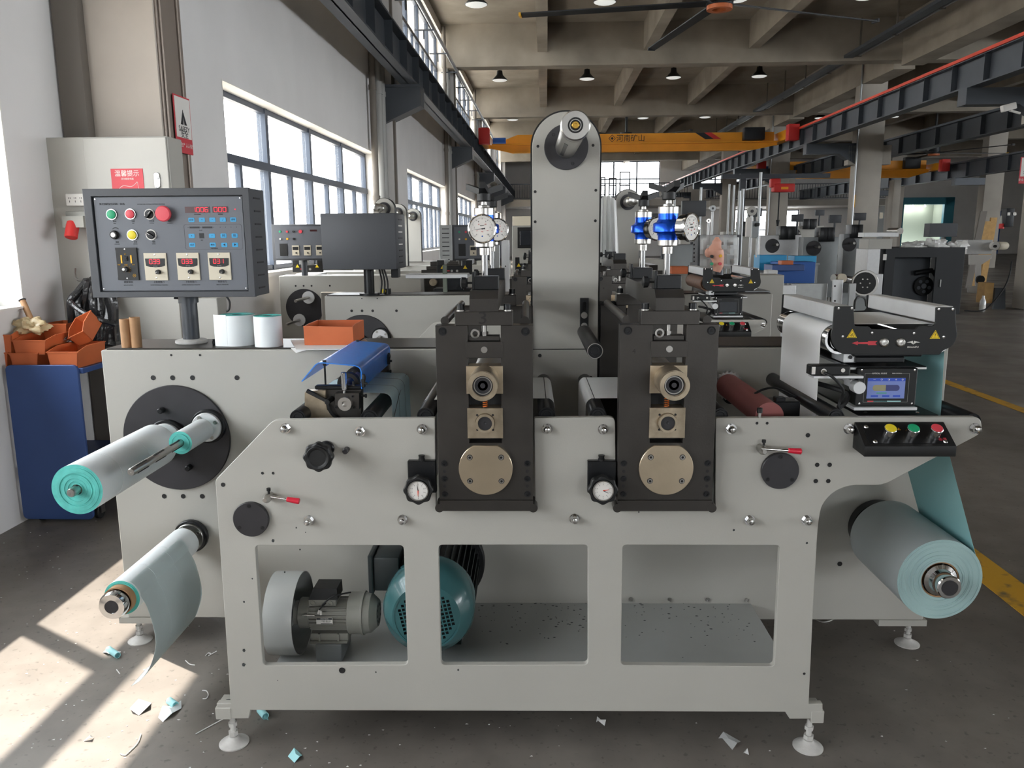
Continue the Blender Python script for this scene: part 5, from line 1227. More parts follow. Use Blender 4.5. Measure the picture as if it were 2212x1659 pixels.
b = MB(); a_ = V((X_(693), ym - .0605, z - .012)); b.box(a_, a_ + V((.055, .003, .023)), 0); np_ = b.build('name_plate', 'signw', t)
b = MB(); b.box(a_ + V((.001, -.0004, .016)), a_ + V((.054, 0, .022))).box(a_ + V((.015, -.0004, .001)), a_ + V((.054, 0, .003))); b.build('plate_band', 'print', np_)
text('三相异步电动机', .0042, a_ + V((.0275, -.0006, .019)), np_, 'signw'); text('0.75kW  380V  50Hz\n1.9A  1400r/min', .0036, a_ + V((.034, -.0006, .0095)), np_, 'print')
b = MB(); b.box((X_(678), ym - .055, z - .075), (X_(758), ym + .055, z - .05), .002).box((X_(676), ym - .062, z - .083), (X_(757), ym + .062, z - .075), .001).box((X_(695), ym - .06, z - .075), (X_(699), ym - .045, z - .05)).box((X_(735), ym - .06, z - .075), (X_(739), ym - .045, z - .05)); b.build('foot', 'cast', t)
b = MB(); b.box((X_(690), ym - .07, zs), (X_(745), ym + .07, z - .083), .002); b.build('mount', 'sheet', t)
b = MB(); b.cyl((X_(674), ym - .058, z + .018), (X_(668), ym - .058, z + .018), .005, n=6).cyl((X_(690), ym - .058, z + .018), (X_(664), ym - .058, z + .018), .0025, n=8); b.build('bolt', 'steel', t)
# big teal motor, axis away from the camera
yt = 2.42; c_ = M(921, 1334, yt); x, z = c_.x, c_.z; RT_ = .153
t = thing('electric_motor', 'large dark teal electric motor with a round grille, behind the bar between two openings', 'motor', (x, 2.6, zs))
b = MB(); b.lathe((x, yt, z), (0, 1, 0), [(0, .105), (.0, .112), (.004, .115), (.03, RT_ * .93), (.06, RT_), (.12, RT_), (.122, RT_ * .985), (.16, RT_ * .98)], 64); b.build('fan_cover', 'mteal', t)
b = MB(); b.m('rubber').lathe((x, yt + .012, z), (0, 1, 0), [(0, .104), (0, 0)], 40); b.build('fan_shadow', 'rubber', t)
hs = []; st = .0135
for i in range(-8, 9):
    for j in range(-8, 9):
        if (i * st) ** 2 + (j * st) ** 2 < .092 ** 2: 
            cx_, cz_ = x + i * st, z + j * st; h_ = .0047; hs.append([(cx_ - h_, cz_ - h_), (cx_ + h_, cz_ - h_), (cx_ + h_, cz_ + h_), (cx_ - h_, cz_ + h_)])
b = MB(); b.plate(circ(x, z, .105, 56), hs, yt + .002, yt + .005); b.xf(Mx.Translation((x, 0, z)) @ Mx.Rotation(math.radians(-12), 4, 'Y') @ Mx.Translation((-x, 0, -z))); b.build('grille', 'mteal', t)
b = MB(); b.cyl((x, yt + .12, z), (x, 2.86, z), RT_ * .86, n=48); b.build('motor_body', 'mdark', t)
for i in range(40):
    a = 2 * PI * i / 40; d = V((math.cos(a), 0, math.sin(a))); e_ = V((-d.z, 0, d.x)) * .0022
    o_ = V((x, yt + .16, z)); r1 = RT_ * .99
    b = MB(); b.prism([o_ + d * RT_ * .84 - e_, o_ + d * r1 - e_ * .7, o_ + d * r1 + e_ * .7, o_ + d * RT_ * .84 + e_], (0, .27, 0)); b.build('cooling_fin', 'mdark', t)
b = MB(); b.cyl((x, 2.855, z), (x, 2.89, z), RT_ * 1.09, n=56, bev=.003).cyl((x, 2.84, z), (x, 2.856, z), RT_ * 1.0, n=40); b.build('end_shield', 'black', t)
b = MB(); b.box((x - .20, yt + .15, z + .02), (x - .11, yt + .32, z + .145), .008).box((x - .216, yt + .14, z + .01), (x - .2, yt + .33, z + .155), .004); b.build('terminal_box', 'mdark', t)
b = MB(); b.box((x - .10, yt + .17, zs), (x + .10, yt + .36, z - RT_ * .8), .004); b.build('foot', 'mdark', t)
# ------------------------------------------------------------------ control console on its post
YP = 2.95
def C(px, py, Y=YP): return M(170 + px / 4.367, 390 + py / 4.367, Y)
def console(lab, front=True, lit=True):
    t = thing('control_console', lab, 'control console', (M(411, 745, 3.07).x, 3.07, 1.194))
    a, c_ = M(201, 643, YP), M(536, 405, YP); x0, x1, z0, z1 = a.x, c_.x, a.z, c_.z; D_ = .17
    b = MB(); f = .03
    b.plate([(x0, z0), (x1, z0), (x1, z1), (x0, z1)], [[(x0 + f, z0 + f * .7), (x1 - f * .8, z0 + f * .7), (x1 - f * .8, z1 - f * .9), (x0 + f, z1 - f * .9)]], YP, YP + .02, .0012)
    b.box((x0 + .0012, YP + .019, z0 + .0012), (x1 - .0012, YP + D_, z1 - .0012), .002); b.build('case', 'console', t)
    px0, px1, pz0, pz1 = x0 + f + .004, x1 - f * .8 - .004, z0 + f * .7 + .003, z1 - f * .9 - .003
    yp = YP + .008
    b = MB(); b.box((px0, yp, pz0), (px1, YP + .0195, pz1), .001); pan = b.build('front_panel', 'panel', t)
    f1 = None
    for i in range(8):
        z = z1 - .035 - i * (z1 - z0 - .065) / 7
        b = MB(); b.box((x1 - .001, YP + .05, z - .003), (x1 + .0006, YP + .12, z + .003)).box((x0 - .0006, YP + .05, z - .003), (x0 + .001, YP + .12, z + .003)); b.build('vent_slot', 'rubber', t)
    # post
    px = M(411, 700, 3.07).x
    b = MB(); b.cyl((px, 3.07, 1.2), (px, 3.07, z0), .031, n=30); po = b.build('post', 'valve', t)
    b = MB(); b.cyl((px, 3.07, z0 - .03), (px, 3.07, z0), .037, n=30).cyl((px - .036, 3.06, z0 - .012), (px - .05, 3.06, z0 - .012), .004, n=8); b.build('post_collar', 'valve', po)
    b = MB(); b.lathe((px, 3.07, 1.194), Z3, [(0, 0), (0, .056), (.004, .06), (.012, .06), (.016, .052), (.018, .03)], 40); b.build('post_flange', 'foot', po)
    # everything on the panel, measured over its own face
    sxp = (px1 - px0) / (1538 - 215); szp = (pz1 - pz0) / (1045 - 138)
    def Q(u, v, y=0): 
        uu = u - (v - 138) / 907 * 72 * (1 - (u - 170) / 1350 * .35)   # undo the lean of the picture
        return V((px0 + (uu - 170) * (px1 - px0) / 1345, yp - y, pz1 - (v - 138) * szp))
    k_ = (px1 - px0) / 1345
    def disc(u, v, r, h, k, nm, ring='steel', dome=False):
        o_ = Q(u, v); b = MB(); b.m(ring).lathe(o_, (0, -1, 0), [(0, r * k_ * 1.14), (h * .5, r * k_ * 1.1), (h * .5, r * k_ * .9)], 28); p_ = b.build(nm, ring, t)
        b = MB(); b.m(k).lathe(o_, (0, -1, 0), [(h * .3, r * k_ * .9), (h, r * k_ * .88), (h * 1.1, r * k_ * .75), (h * 1.1, 0)], 28); b.build(nm.replace('push_', '') + '_head' if nm != 'selector' else 'collar_disc', k, p_); return p_, o_
    disc(338, 302, 44, .009, 'green', 'push_button'); disc(508, 300, 44, .009, 'redb', 'push_button'); disc(523, 500, 44, .009, 'yellow', 'push_button')
    o_ = Q(825, 300); b = MB(); b.lathe(o_, (0, -1, 0), [(0, .011), (.012, .011), (.014, 68 * k_), (.022, 70 * k_), (.026, 60 * k_), (.027, 0)], 32); b.build('emergency_button', 'redb', t)
    for u, v, a in ((680, 303, .85), (692, 500, 2.5)):
        p_, o_ = disc(u, v, 43, .006, 'black', 'selector', 'signw'); d = V((math.cos(a), 0, math.sin(a))); e_ = V((-d.z, 0, d.x)); r = 38 * k_; o2 = o_ + V((0, -.0065, 0))
        b = MB(); b.prism([o2 - d * r - e_ * .004, o2 + d * r - e_ * .003, o2 + d * r + e_ * .003, o2 - d * r + e_ * .004], (0, -.009, 0)); b.build('selector_handle', 'black', p_)
        b = MB(); o3 = o2 + V((0, -.0092, 0)); b.prism([o3 - e_ * .0008, o3 + d * r * .95 - e_ * .0008, o3 + d * r * .95 + e_ * .0008, o3 + e_ * .0008], (0, -.0004, 0)); b.build('pointer', 'signw', p_)
    def knob(u, v, r, cap, par=None, y=0, ang=None):
        o_ = Q(u, v, y); b = MB(); b.lathe(o_, (0, -1, 0), [(0, r * k_), (.004, r * k_), (.006, r * k_ * .85), (.014, r * k_ * .8), (.014, 0)], 24); kk = b.build('knob', 'black', par or t)
        tgt = par or t
        if cap: b = MB(); b.lathe(o_ + V((0, -.0141, 0)), (0, -1, 0), [(0, r * k_ * .55), (.0008, r * k_ * .5), (.0008, 0)], 20); b.build('knob_cap', 'steel', tgt)
        else:
            d = V((math.cos(ang), 0, math.sin(ang))); e_ = V((-d.z, 0, d.x)) * .0007; o3 = o_ + V((0, -.0142, 0)); b = MB(); b.prism([o3 - e_, o3 + d * r * k_ * .8 - e_, o3 + d * r * k_ * .8 + e_, o3 + e_], (0, -.0003, 0)); b.build('knob_mark', 'signw', tgt)
    knob(362, 498, 40, True)
    b = MB(); o_ = Q(368, 436); pts = [(o_.x + r_ * k_ * math.cos(a), o_.z - 30 * k_ + r_ * k_ * math.sin(a)) for r_, rng in ((40, range(0, 11)), (32, range(10, -1, -1))) for a in [math.radians(40 + i * 10) for i in rng]]
    b.plate(pts, [], yp - .0004, yp); b.build('scale_arc', 'print', t)
    # LED displays
    SEG = {'0': 'abcdef', '1': 'bc', '3': 'abgcd', '6': 'afgedc', '9': 'abgfcd', '5': 'afgcd', '8': 'abcdefg', ' ': ''}
    def digits(s_, u0, u1, v0, v1, y, par, gh=True):
        n = len(s_.replace('.', '')); w = (u1 - u0) / n; i = 0
        on, off = MB(), MB()
        for ch in s_:
            if ch == '.':
                p_ = Q(u0 + w * i - w * .08, v1, y); on.box(p_ - V((.0008, .0003, 0)), p_ + V((.0008, 0, .0016))); continue
            A_ = Q(u0 + w * (i + .2), v1, y); B2 = Q(u0 + w * (i + .82), v0, y); wx = B2.x - A_.x; hz_ = B2.z - A_.z; th = wx * .13
            R_s = {'a': (0, 1, 1, 1), 'g': (0, .5, 1, .5), 'd': (0, 0, 1, 0), 'f': (0, .5, 0, 1), 'b': (1, .5, 1, 1), 'e': (0, 0, 0, .5), 'c': (1, 0, 1, .5)}
            for sg, (p0, q0, p1, q1) in R_s.items():
                bb = on if sg in SEG[ch] else off
                if bb is off and not gh: continue
                bb.box((A_.x + p0 * wx - th / 2 + (th * .6 if p0 != p1 else 0), A_.y - .0003, A_.z + q0 * hz_ - th / 2 + (th * .6 if q0 != q1 else 0)), (A_.x + p1 * wx + th / 2 - (th * .6 if p0 != p1 else 0), A_.y, A_.z + q1 * hz_ + th / 2 - (th * .6 if q0 != q1 else 0)))
            i += 1
        if lit: on.build('led_digits', 'led', par)
    for (u0, u1, v0, v1, s_, d0) in ((1003, 1222, 234, 292, '100.6', 1062), (1250, 1386, 234, 292, '000', 1258)):
        b = MB(); b.box(Q(u0, v1, 0), Q(u1, v0, .0015)); dp = b.build('display_window', 'led_dim', t); digits(s_, d0, u1 - 8, v0 + 8, v1 - 8, .0018, dp)
    if lit:
        b = MB(); b.lathe(Q(1453, 262), (0, -1, 0), [(0, .0024), (.001, .002), (.0012, 0)], 12); b.build('indicator_light', 'led', t)
    ks = [(1058, 360, '启动'), (1153, 360, '+'), (1247, 360, '−'), (1342, 360, '∕'), (1435, 360, '清零'), (1058, 513, '+'), (1242, 513, '−'), (1346, 513, '回'), (1446, 513, '图'), (1062, 600, '设定'), (1248, 600, '确认'), (1352, 602, '◀'), (1450, 602, '▶')]
    for u, v, s_ in ks:
        b = MB(); A_, B2 = Q(u - 26, v + 21, 0), Q(u + 26, v - 21, 0); b.plate(rrect(A_.x, A_.z, B2.x, B2.z, .0028, 2), [], yp - .001, yp); b.build('key', 'key', t)
        text(s_, .0075 if len(s_) > 1 else .010, Q(u, v, .0013), t, 'print', name='key_mark', res=1)
    b = MB(); A_, B2 = Q(1002, 645), Q(1508, 402)
    b.plate(rrect(A_.x, A_.z, B2.x, B2.z, .007, 4), [rrect(A_.x + .0007, A_.z + .0007, B2.x - .0007, B2.z - .0007, .0065, 4)], yp - .0004, yp); b.build('outline', 'print', t)
    b = MB(); b.box(Q(1128, 537, 0), Q(1168, 488, .0006)).box(Q(1040, 440, 0), Q(1130, 424, .0006)).box(Q(1155, 440, 0), Q(1245, 424, .0006)); b.build('small_window', 'print', t)['kind'] = 'stuff'
    for u, v in ((1316, 432), (1364, 432), (1414, 432), (1464, 432), (1026, 432), (1142, 432), (1258, 432)):
        b = MB(); b.lathe(Q(u, v, .0002), (0, -1, 0), [(0, .0014), (.0004, 0)], 8); b.build('indicator_dot', 'print', t)
    W = lambda s_, sz_, u, v, al='CENTER', k='print': text(s_, sz_, Q(u, v, .0004), t, k, align=al, res=1)
    W('数控圆模切分切机一体机', .0085, 225, 205, 'LEFT'); W('ROTARY DIE CUTTING SLITTING MACHINE', .0052, 570, 207, 'LEFT')
    for u, v, s1, s2 in ((362, 368, '启动', 'START'), (530, 368, '停止', 'STOP'), (698, 368, '计长器', 'COUNTER'), (862, 370, '急停', 'EMERGENCY'), (382, 568, '调速', 'MAIN SPEED'), (548, 568, '点动', 'INCHING'), (714, 568, '收废', 'REWIND')):
        W(s1, .0062, u, v); W(s2, .0036, u, v + 20)
    W('工作长度显示', .0045, 1112, 308); W('速度显示', .0045, 1320, 308); W('自动控制系统', .0045, 1262, 634); W('▶| |◀', .004, 1140, 460); W('位置', .0045, 1150, 556)
    for u, s1, s2 in ((478, '收废速度', 'WASTE SPEED'), (755, '上收卷张力', 'UPPER REWINDING TENSION'), (1045, '下收卷张力', 'LOWER REWINDING TENSION'), (1330, '收废张力', 'WASTE TENSION')):
        W(s1, .0085, u, 960); W(s2, .0058 if len(s2) < 15 else .0048, u, 989)
    # speed controller module
    A_, B2 = Q(392, 938), Q(560, 622); b = MB(); b.box((A_.x, yp - .006, A_.z), (B2.x, yp, B2.z), .001).box((A_.x, yp - .0065, B2.z - .009), (B2.x, yp - .006, B2.z)).box((A_.x, yp - .0065, A_.z), (B2.x, yp - .006, A_.z + .01)); sm = b.build('speed_module', 'black', t)
    cx_ = (A_.x + B2.x) / 2; U = lambda fx, fz, y=.0066: V((A_.x + (B2.x - A_.x) * fx, yp - y, A_.z + (B2.z - A_.z) * fz))
    for fz in (.95, .05): b = MB(); b.lathe(U(.45, fz), (0, -1, 0), [(0, .003), (.001, 0)], 10); b.build('screw', 'chrome', sm)
    for fx in (.22, .68): b = MB(); b.box(U(fx, .52), U(fx + .07, .77, .0072)); b.build('yellow_bar', 'gold', sm)
    b = MB(); b.box(U(.4, .6), U(.56, .74, .009), .001).box(U(.44, .64), U(.52, .7, .011)); b.build('rocker_switch', 'rubber', sm)
    b = MB(); b.lathe(U(.45, .33), (0, -1, 0), [(0, .0095), (.012, .008), (.012, 0)], 20); b.build('knob', 'rubber', sm)
    b = MB(); b.lathe(U(.38, .33, .0187), (0, -1, 0), [(0, .005), (.0006, 0)], 16); b.build('knob_cap', 'steel', sm)
    for i in range(11):
        a = math.radians(225 - 27 * i); o_ = U(.45, .33) + V((.014 * math.cos(a), 0, .014 * math.sin(a))); text(str(i * 10), .0036, o_, sm, 'gold', res=1)
    for s_, fx in (('High', .12), ('RUN', .45), ('Low', .8)): text(s_, .0055, U(fx, .475), sm, 'gold', res=1)
    text('μ/μ', .005, U(.45, .81), sm, 'gold', res=1); text('CE', .006, U(.8, .14), sm, 'gold', res=1)
    b = MB(); o_ = U(.8, .14); b.pipe(o_, o_ + V((0, -.0004, 0)), .0058, .005, 16); b.build('mark_ring', 'gold', sm)
    # three tension modules
    for i, (u, s_, a) in enumerate(((733, '039', 3.3), (1027, '033', 4.1), (1310, '031', 4.6))):
        A_, B2 = Q(u - 93, 943), Q(u + 93, 675); 
        b = MB(); b.box((A_.x, yp - .005, A_.z), (B2.x, yp, B2.z), .001).box((A_.x, yp - .0056, A_.z + .012), (B2.x, yp - .005, A_.z + .0128)); m_ = b.build('tension_module', 'cream', t)
        U = lambda fx, fz, y=.0052: V((A_.x + (B2.x - A_.x) * fx, yp - y, A_.z + (B2.z - A_.z) * fz))
        P_ = [U(.06, .8), U(.94, .8), U(.92, .54), U(.75, .49), U(.5, .475), U(.25, .49), U(.08, .54)]
        b = MB(); b.prism([p_ for p_ in P_], (0, -.001, 0)); b.build('display_window', 'black', m_)
        b = MB(); b.box(U(.18, .62, .0062), U(.74, .765, .0066)); b.build('digit_window', 'led_dim', m_)
        if lit:
            n0 = len(bpy.data.objects)
            uu = u; digits(s_, u - 58, u + 42, 738, 780, .0072, m_, False)
        for fz in (.93, .09): b = MB(); b.lathe(U(.5, fz), (0, -1, 0), [(0, .0032), (.001, 0)], 10); b.build('screw', 'chrome', m_)
        o_ = U(.62, .31); b = MB(); b.lathe(o_, (0, -1, 0), [(0, .0088), (.004, .0088), (.014, .0075), (.014, 0)], 22); b.build('knob', 'black', m_)
        d = V((math.cos(a), 0, math.sin(a))); e_ = V((-d.z, 0, d.x)) * .0007; o3 = o_ + V((0, -.0142, 0)); b = MB(); b.prism([o3 - e_, o3 + d * .007 - e_, o3 + d * .007 + e_, o3 + e_], (0, -.0003, 0)); b.build('knob_mark', 'signw', m_)
        text('KT-300A', .0042, U(.5, .52, .0063), m_, 'zinc', res=1)
    for fx, fz in ((.012, .98), (.988, .98), (.012, .02), (.988, .02)):
        b = MB(); b.lathe((px0 + (px1 - px0) * fx, yp, pz0 + (pz1 - pz0) * fz), (0, -1, 0), [(0, .0036), (.0015, .0028), (.002, 0)], 12); b.build('screw', 'chrome', t)
    return t
CON = console('grey control console with lit red digits, on a post on the front machine')
# ------------------------------------------------------------------ things on top of the cabinet
ZT_ = 1.1942
def upright_tube(u, v0, v1, r, lab, Y=2.97):
    p = M(u, v0, Y); zt = M(u, v1, Y).z; t = thing('cardboard_tube', lab, 'tube', (p.x, Y, ZT_))
    b = MB(); b.pipe((p.x, Y, ZT_), (p.x, Y, zt), r, r - .003, 28); b.build('tube_wall', 'card', t); return t
upright_tube(275, 754, 689, .0185, 'left of two cardboard tubes standing on the cabinet top', 2.955)
upright_tube(296.5, 754, 685, .0185, 'right of two cardboard tubes standing on the cabinet top', 2.955)
def upright_roll(u, v0, v1, Y, R, lab, flap=0):
    p = M(u, v0, Y); zt = M(u, v1, Y).z; t = thing('label_roll', lab, 'paper roll', (p.x, Y, ZT_))
    b = MB(); b.m('white').lathe((p.x, Y, ZT_), Z3, [(0, 0), (0, R), (zt - ZT_ - .001, R), (zt - ZT_, R - .001)], 64); b.build('wound_label', 'white', t)
    b = MB(); pr = []
    for i in range(9):
        r = R - .001 - (R - .02) * i / 8; pr += [(zt - ZT_ + random.random() * .0016, r), (zt - ZT_, r - .001)]
    b.lathe((p.x, Y, ZT_), Z3, pr, 64).m('rubber').lathe((p.x, Y, ZT_), Z3, [(zt - ZT_, .02), (zt - ZT_ - .04, .019), (zt - ZT_ - .04, 0)], 32); b.build('wound_edge', 'teal', t)
    if flap:
        b = MB(); z = ZT_; 
        b.ribbon([V((p.x - R * .3, Y - R * .96, ZT_)), V((p.x - R * .9, Y - R * .85, ZT_)), V((p.x - R * 1.12, Y - R * .7, ZT_))], (0, 0, zt - ZT_ + .004), .0005); b.build('loose_end', 'white', t)
upright_roll(517, 752, 679, 3.03, .066, 'large white label roll standing on the cabinet top, its loose end at left', 1)
upright_roll(582, 755, 682, 2.985, .0515, 'smaller white label roll standing right of the large one on the cabinet')
p = MZ(460, 748, ZT_); t = thing('utility_knife', 'small tool with black tip and orange handle beside the large upright roll', 'tool', tuple(p))
b = MB(); b.cyl(p + V((.0, .03, .012)), p + V((.05, .06, .012)), .011, n=14, bev=.002); b.build('handle', 'bin', t)
b = MB(); b.pipe(p + V((-.01, .024, .012)), p + V((.003, .0318, .012)), .0125, .007, 16); b.build('tip', 'blackm', t)
# sheet of paper and orange bin on it
b = MB(); P = [MZ(628, 735, ZT_ + .001), MZ(640, 756, ZT_ + .001), MZ(770, 755, ZT_ + .001), MZ(800, 745, ZT_ + .001), MZ(790, 733, ZT_ + .001)]
b.prism([V((q.x, q.y, ZT_ + .0005)) for q in P], (0, 0, .002)); tag(b.build('paper_sheet', 'cloth'), 'white paper sheets lying under the orange bin on the cabinet', 'paper')
b = MB(); p0, p1 = M(628, 757, 2.915), M(648, 757, 2.915); b.prism([V((p0.x, 2.917, ZT_)), V((p1.x + .05, 2.917, ZT_)), V((p0.x + .02, 2.914, ZT_ - .018))], (0, -.001, 0)); tag(b.build('paper_sheet', 'cloth'), 'folded corner of paper hanging over the cabinet edge', 'paper')
def bin_(lab, loc, sx, sy, sz_, rz=0, k='bin', tilt=None, fill=None, slope=True, group=None):
    """open-fronted picking bin; local x across, y depth, z up"""
    t = thing('storage_bin', lab, 'bin', loc, rz, group, tilt)
    w = .004; x = sx / 2; tp = .012
    def face(pts, d, nm, kk=k):
        b = MB(); b.prism([V(p_) for p_ in pts], d); return b.build(nm, kk, t, local=True)
    zf_ = sz_ * (.8 if slope else 1)
    b = MB(); b.prism([V((-x + tp, 0, 0)), V((x - tp, 0, 0)), V((x - tp, sy, 0)), V((-x + tp, sy, 0))], (0, 0, w)); b.build('bin_floor', 'bin_in', t, local=True)
    for s_ in (-1, 1):
        face([(s_ * (x - tp), 0, 0), (s_ * x, 0, zf_), (s_ * x, sy * .35, sz_), (s_ * x, sy, sz_), (s_ * (x - tp), sy, 0)], (-s_ * w, 0, 0), 'bin_side')
    face([(-x + tp, 0, 0), (x - tp, 0, 0), (x, 0, zf_), (-x, 0, zf_)], (0, w, 0), 'bin_front')
    face([(-x + tp, sy, 0), (x - tp, sy, 0), (x, sy, sz_), (-x, sy, sz_)], (0, -w, 0), 'bin_back')
    b = MB(); b.box((-x - .004, -.004, zf_ - .006), (x + .004, .002, zf_)).box((-x - .004, sy * .35, sz_ - .006), (-x, sy, sz_)).box((x, sy * .35, sz_ - .006), (x + .004, sy, sz_)); b.build('bin_rim', k, t, local=True)
    return t
p = M(722, 744, 2.975); p0, p1 = M(658, 744, 2.975).x, M(764, 744, 2.975).x
t = thing('storage_bin', 'orange plastic bin standing on paper on top of the front cabinet', 'bin', ((p0 + p1) / 2, 2.975, ZT_ + .003))
zt = M(700, 703, 2.975).z; z0 = ZT_ + .003; y0, y1 = 2.975, 3.17
b = MB(); b.prism([V((p0, y0, z0)), V((p1, y0, z0)), V((p1, y0 - .004, zt - .006)), V((p0, y0 - .004, zt - .001))], (0, .004, 0)); b.build('bin_front', 'bin', t)
b = MB(); b.prism([V((p0, y1, z0)), V((p1, y1, z0)), V((p1, y1, zt)), V((p0, y1, zt))], (0, .004, 0)); b.build('bin_back', 'bin', t)
for x_, s_ in ((p0, 1), (p1, -1)): b = MB(); b.prism([V((x_, y0, z0)), V((x_, y1, z0)), V((x_, y1, zt)), V((x_, y0 + .05, zt)), V((x_, y0, zt - .004))], (s_ * .004, 0, 0)); b.build('bin_side', 'bin', t)
b = MB(); b.box((p0, y0, z0), (p1, y1, z0 + .004)); b.build('bin_floor', 'bin_in', t)
# ------------------------------------------------------------------ blue trolley with bins, at the left
hall()
YT = 4.22
tx = H(178, 900, YT).x; tz = .915
t = thing('tool_trolley', 'dark blue sheet-metal trolley at the left, loaded with orange bins', 'trolley', (-2.85, YT + .3, 0))
b = MB(); b.plate(rrect(-3.0 + .02, H(100, 1122, YT).z, tx, tz, .03, 5), [], YT, YT + .02, .003); b.build('side_panel', 'cart', t)
b = MB(); b.box((-2.98, YT + .02, tz - .05), (tx + .02, YT + .62, tz - .02), .003).box((-2.98, YT + .02, .3), (tx + .12, YT + .62, .33), .003).box((tx + .1, YT + .02, .3), (tx + .13, YT + .62, .36)); b.build('shelf', 'cart', t)
a, c_ = H(190, 1085, YT + .25), H(246, 880, YT + .25)
b = MB(); b.box((tx + .0, YT + .25, a.z), (c_.x + .03, YT + .6, c_.z), .004); b.build('drawer_case', 'blueb', t)
b = MB(); b.box((tx + .01, YT + .26, .70), (tx + .2, YT + .6, .82), .004).box((tx + .02, YT + .24, .74), (tx + .2, YT + .26, .76)); b.build('drawer', 'cart', t)
for cx_, cy_ in ((-2.9, YT + .06), (tx - .02, YT + .1), (tx - .02, YT + .55)):
    b = MB(); b.cyl((cx_, cy_, .12), (cx_, cy_, .09), .02, n=12).box((cx_ - .025, cy_ - .02, .035), (cx_ - .018, cy_ + .02, .1)).box((cx_ + .018, cy_ - .02, .035), (cx_ + .025, cy_ + .02, .1)); ca = b.build('caster', 'steel', t)
    b = MB(); b.cyl((cx_ - .014, cy_, .04), (cx_ + .014, cy_, .04), .04, n=28, bev=.004); b.build('caster_wheel', 'rubber', ca)
def HB(u0, u1, v0, v1, Y):
    a, c_ = H(u0, v0, Y), H(u1, v1, Y); return (a.x + c_.x) / 2, c_.x - a.x, a.z, c_.z - a.z
rows_ = [('leftmost of the lower orange bins on the trolley', -22, 17, 793, 768, 4.26, .52), ('orange bin in the middle of the lower row on the trolley', 23, 82, 791, 767, 4.26, .5), ('orange bin with an embossed front at the right of the lower row', 104, 168, 787, 759, 4.24, .5)]
zlow = tz + .002
for lab, u0, u1, v0, v1, Y, d in rows_:
    x, w, z, h = HB(u0, u1, v0, v1, Y); z0 = max(z, tz - .018); tt = bin_(lab, (x, Y, tz - .02), w, .28, (h + .02) / .8, slope=True)
x, w, z, h = HB(30, 98, 767, 735, 4.27); bin_('upper orange bin holding a crumpled clear bag, on the trolley', (x, 4.27, z), w, .3, h / .8)
x, w, z, h = HB(-30, 24, 768, 722, 4.27); bin_('upper left orange bin at the picture edge, tilted open', (x, 4.27, z), w, .3, h / .82)
q = H(150, 756, 4.30); bin_('tilted orange bin full of metal shavings at the right end of the pile', (q.x + .0, 4.47, q.z + .012), .12, .16, .10, math.radians(-14), tilt=Mx.Rotation(math.radians(-22), 4, 'Y') @ Mx.Rotation(math.radians(38), 4, 'X'))
x, w, z, h = HB(95, 138, 770, 700, 4.5); bin_('orange bin standing behind the clear bag on the trolley', (x, 4.52, z), w, .2, h / 1, slope=False)
# shavings, crumpled bag, rolled tube
q = H(143, 740, 4.45); b = MB(); random.seed(9)
for i in range(70):
    o_ = q + V((random.uniform(-.05, .045), random.uniform(-.01, .05), random.uniform(-.008, .03))); r = random.uniform(.004, .01); a0 = random.random() * 6
    b.tube([o_ + V((r * math.cos(a0 + k_), r * math.sin(a0 + k_), .002 * k_)) for k_ in (0, .9, 1.8, 2.7)], .0014, 4)
o = b.build('metal_shavings', 'fil'); tag(o, 'bright metal shavings heaped in the tilted orange bin', 'metal shavings', kind='stuff')
def crumple(c, rx_, ry_, rz2, k, seed, name, lab, cat, n=22, amp=.22, flat=True):
    random.seed(seed); b = MB(); vs = []; fs = []; m_ = n // 2
    from mathutils import noise
    for j in range(m_ + 1):
        for i in range(n):
            th, ph = PI * j / m_, 2 * PI * i / n; d = V((math.sin(th) * math.cos(ph), math.sin(th) * math.sin(ph), math.cos(th)))
            r = 1 + amp * noise.noise(d * 2.2 + V((seed, 0, 0))) * 2 + amp * .8 * noise.noise(d * 6 + V((seed, 3, 0)))
            vs.append(V(c) + V((d.x * rx_ * r, d.y * ry_ * r, max(d.z, -.6) * rz2 * r)))
    for j in range(m_):
        for i in range(n): fs.append((j * n + i, j * n + (i + 1) % n, (j + 1) * n + (i + 1) % n, (j + 1) * n + i))
    b.faces(vs, fs); o = b.build(name, k, ang=50); tag(o, lab, cat); return o
q = H(68, 707, 4.40); K['bag'] = mat('amber plastic bag', '#d8c49a', .2, alpha=.75, bump=.6, bs=40, coat=.3)
crumple(q, .085, .07, .05, 'bag', 4, 'plastic_bag', 'crumpled amber plastic bag heaped on the orange bins', 'bag', 36, .3)
b = MB(); p0, p1 = H(67, 690, 4.42), H(49, 650, 4.45); b.cyl(p0, p1, .016, n=16); b.m('rubber').cyl(p1, p1 + (p1 - p0).normalized() * .006, .017, .021, n=10); tag(b.build('wrapped_stick', 'card'), 'brown wrapped stick poking up out of the orange bins', 'stick')
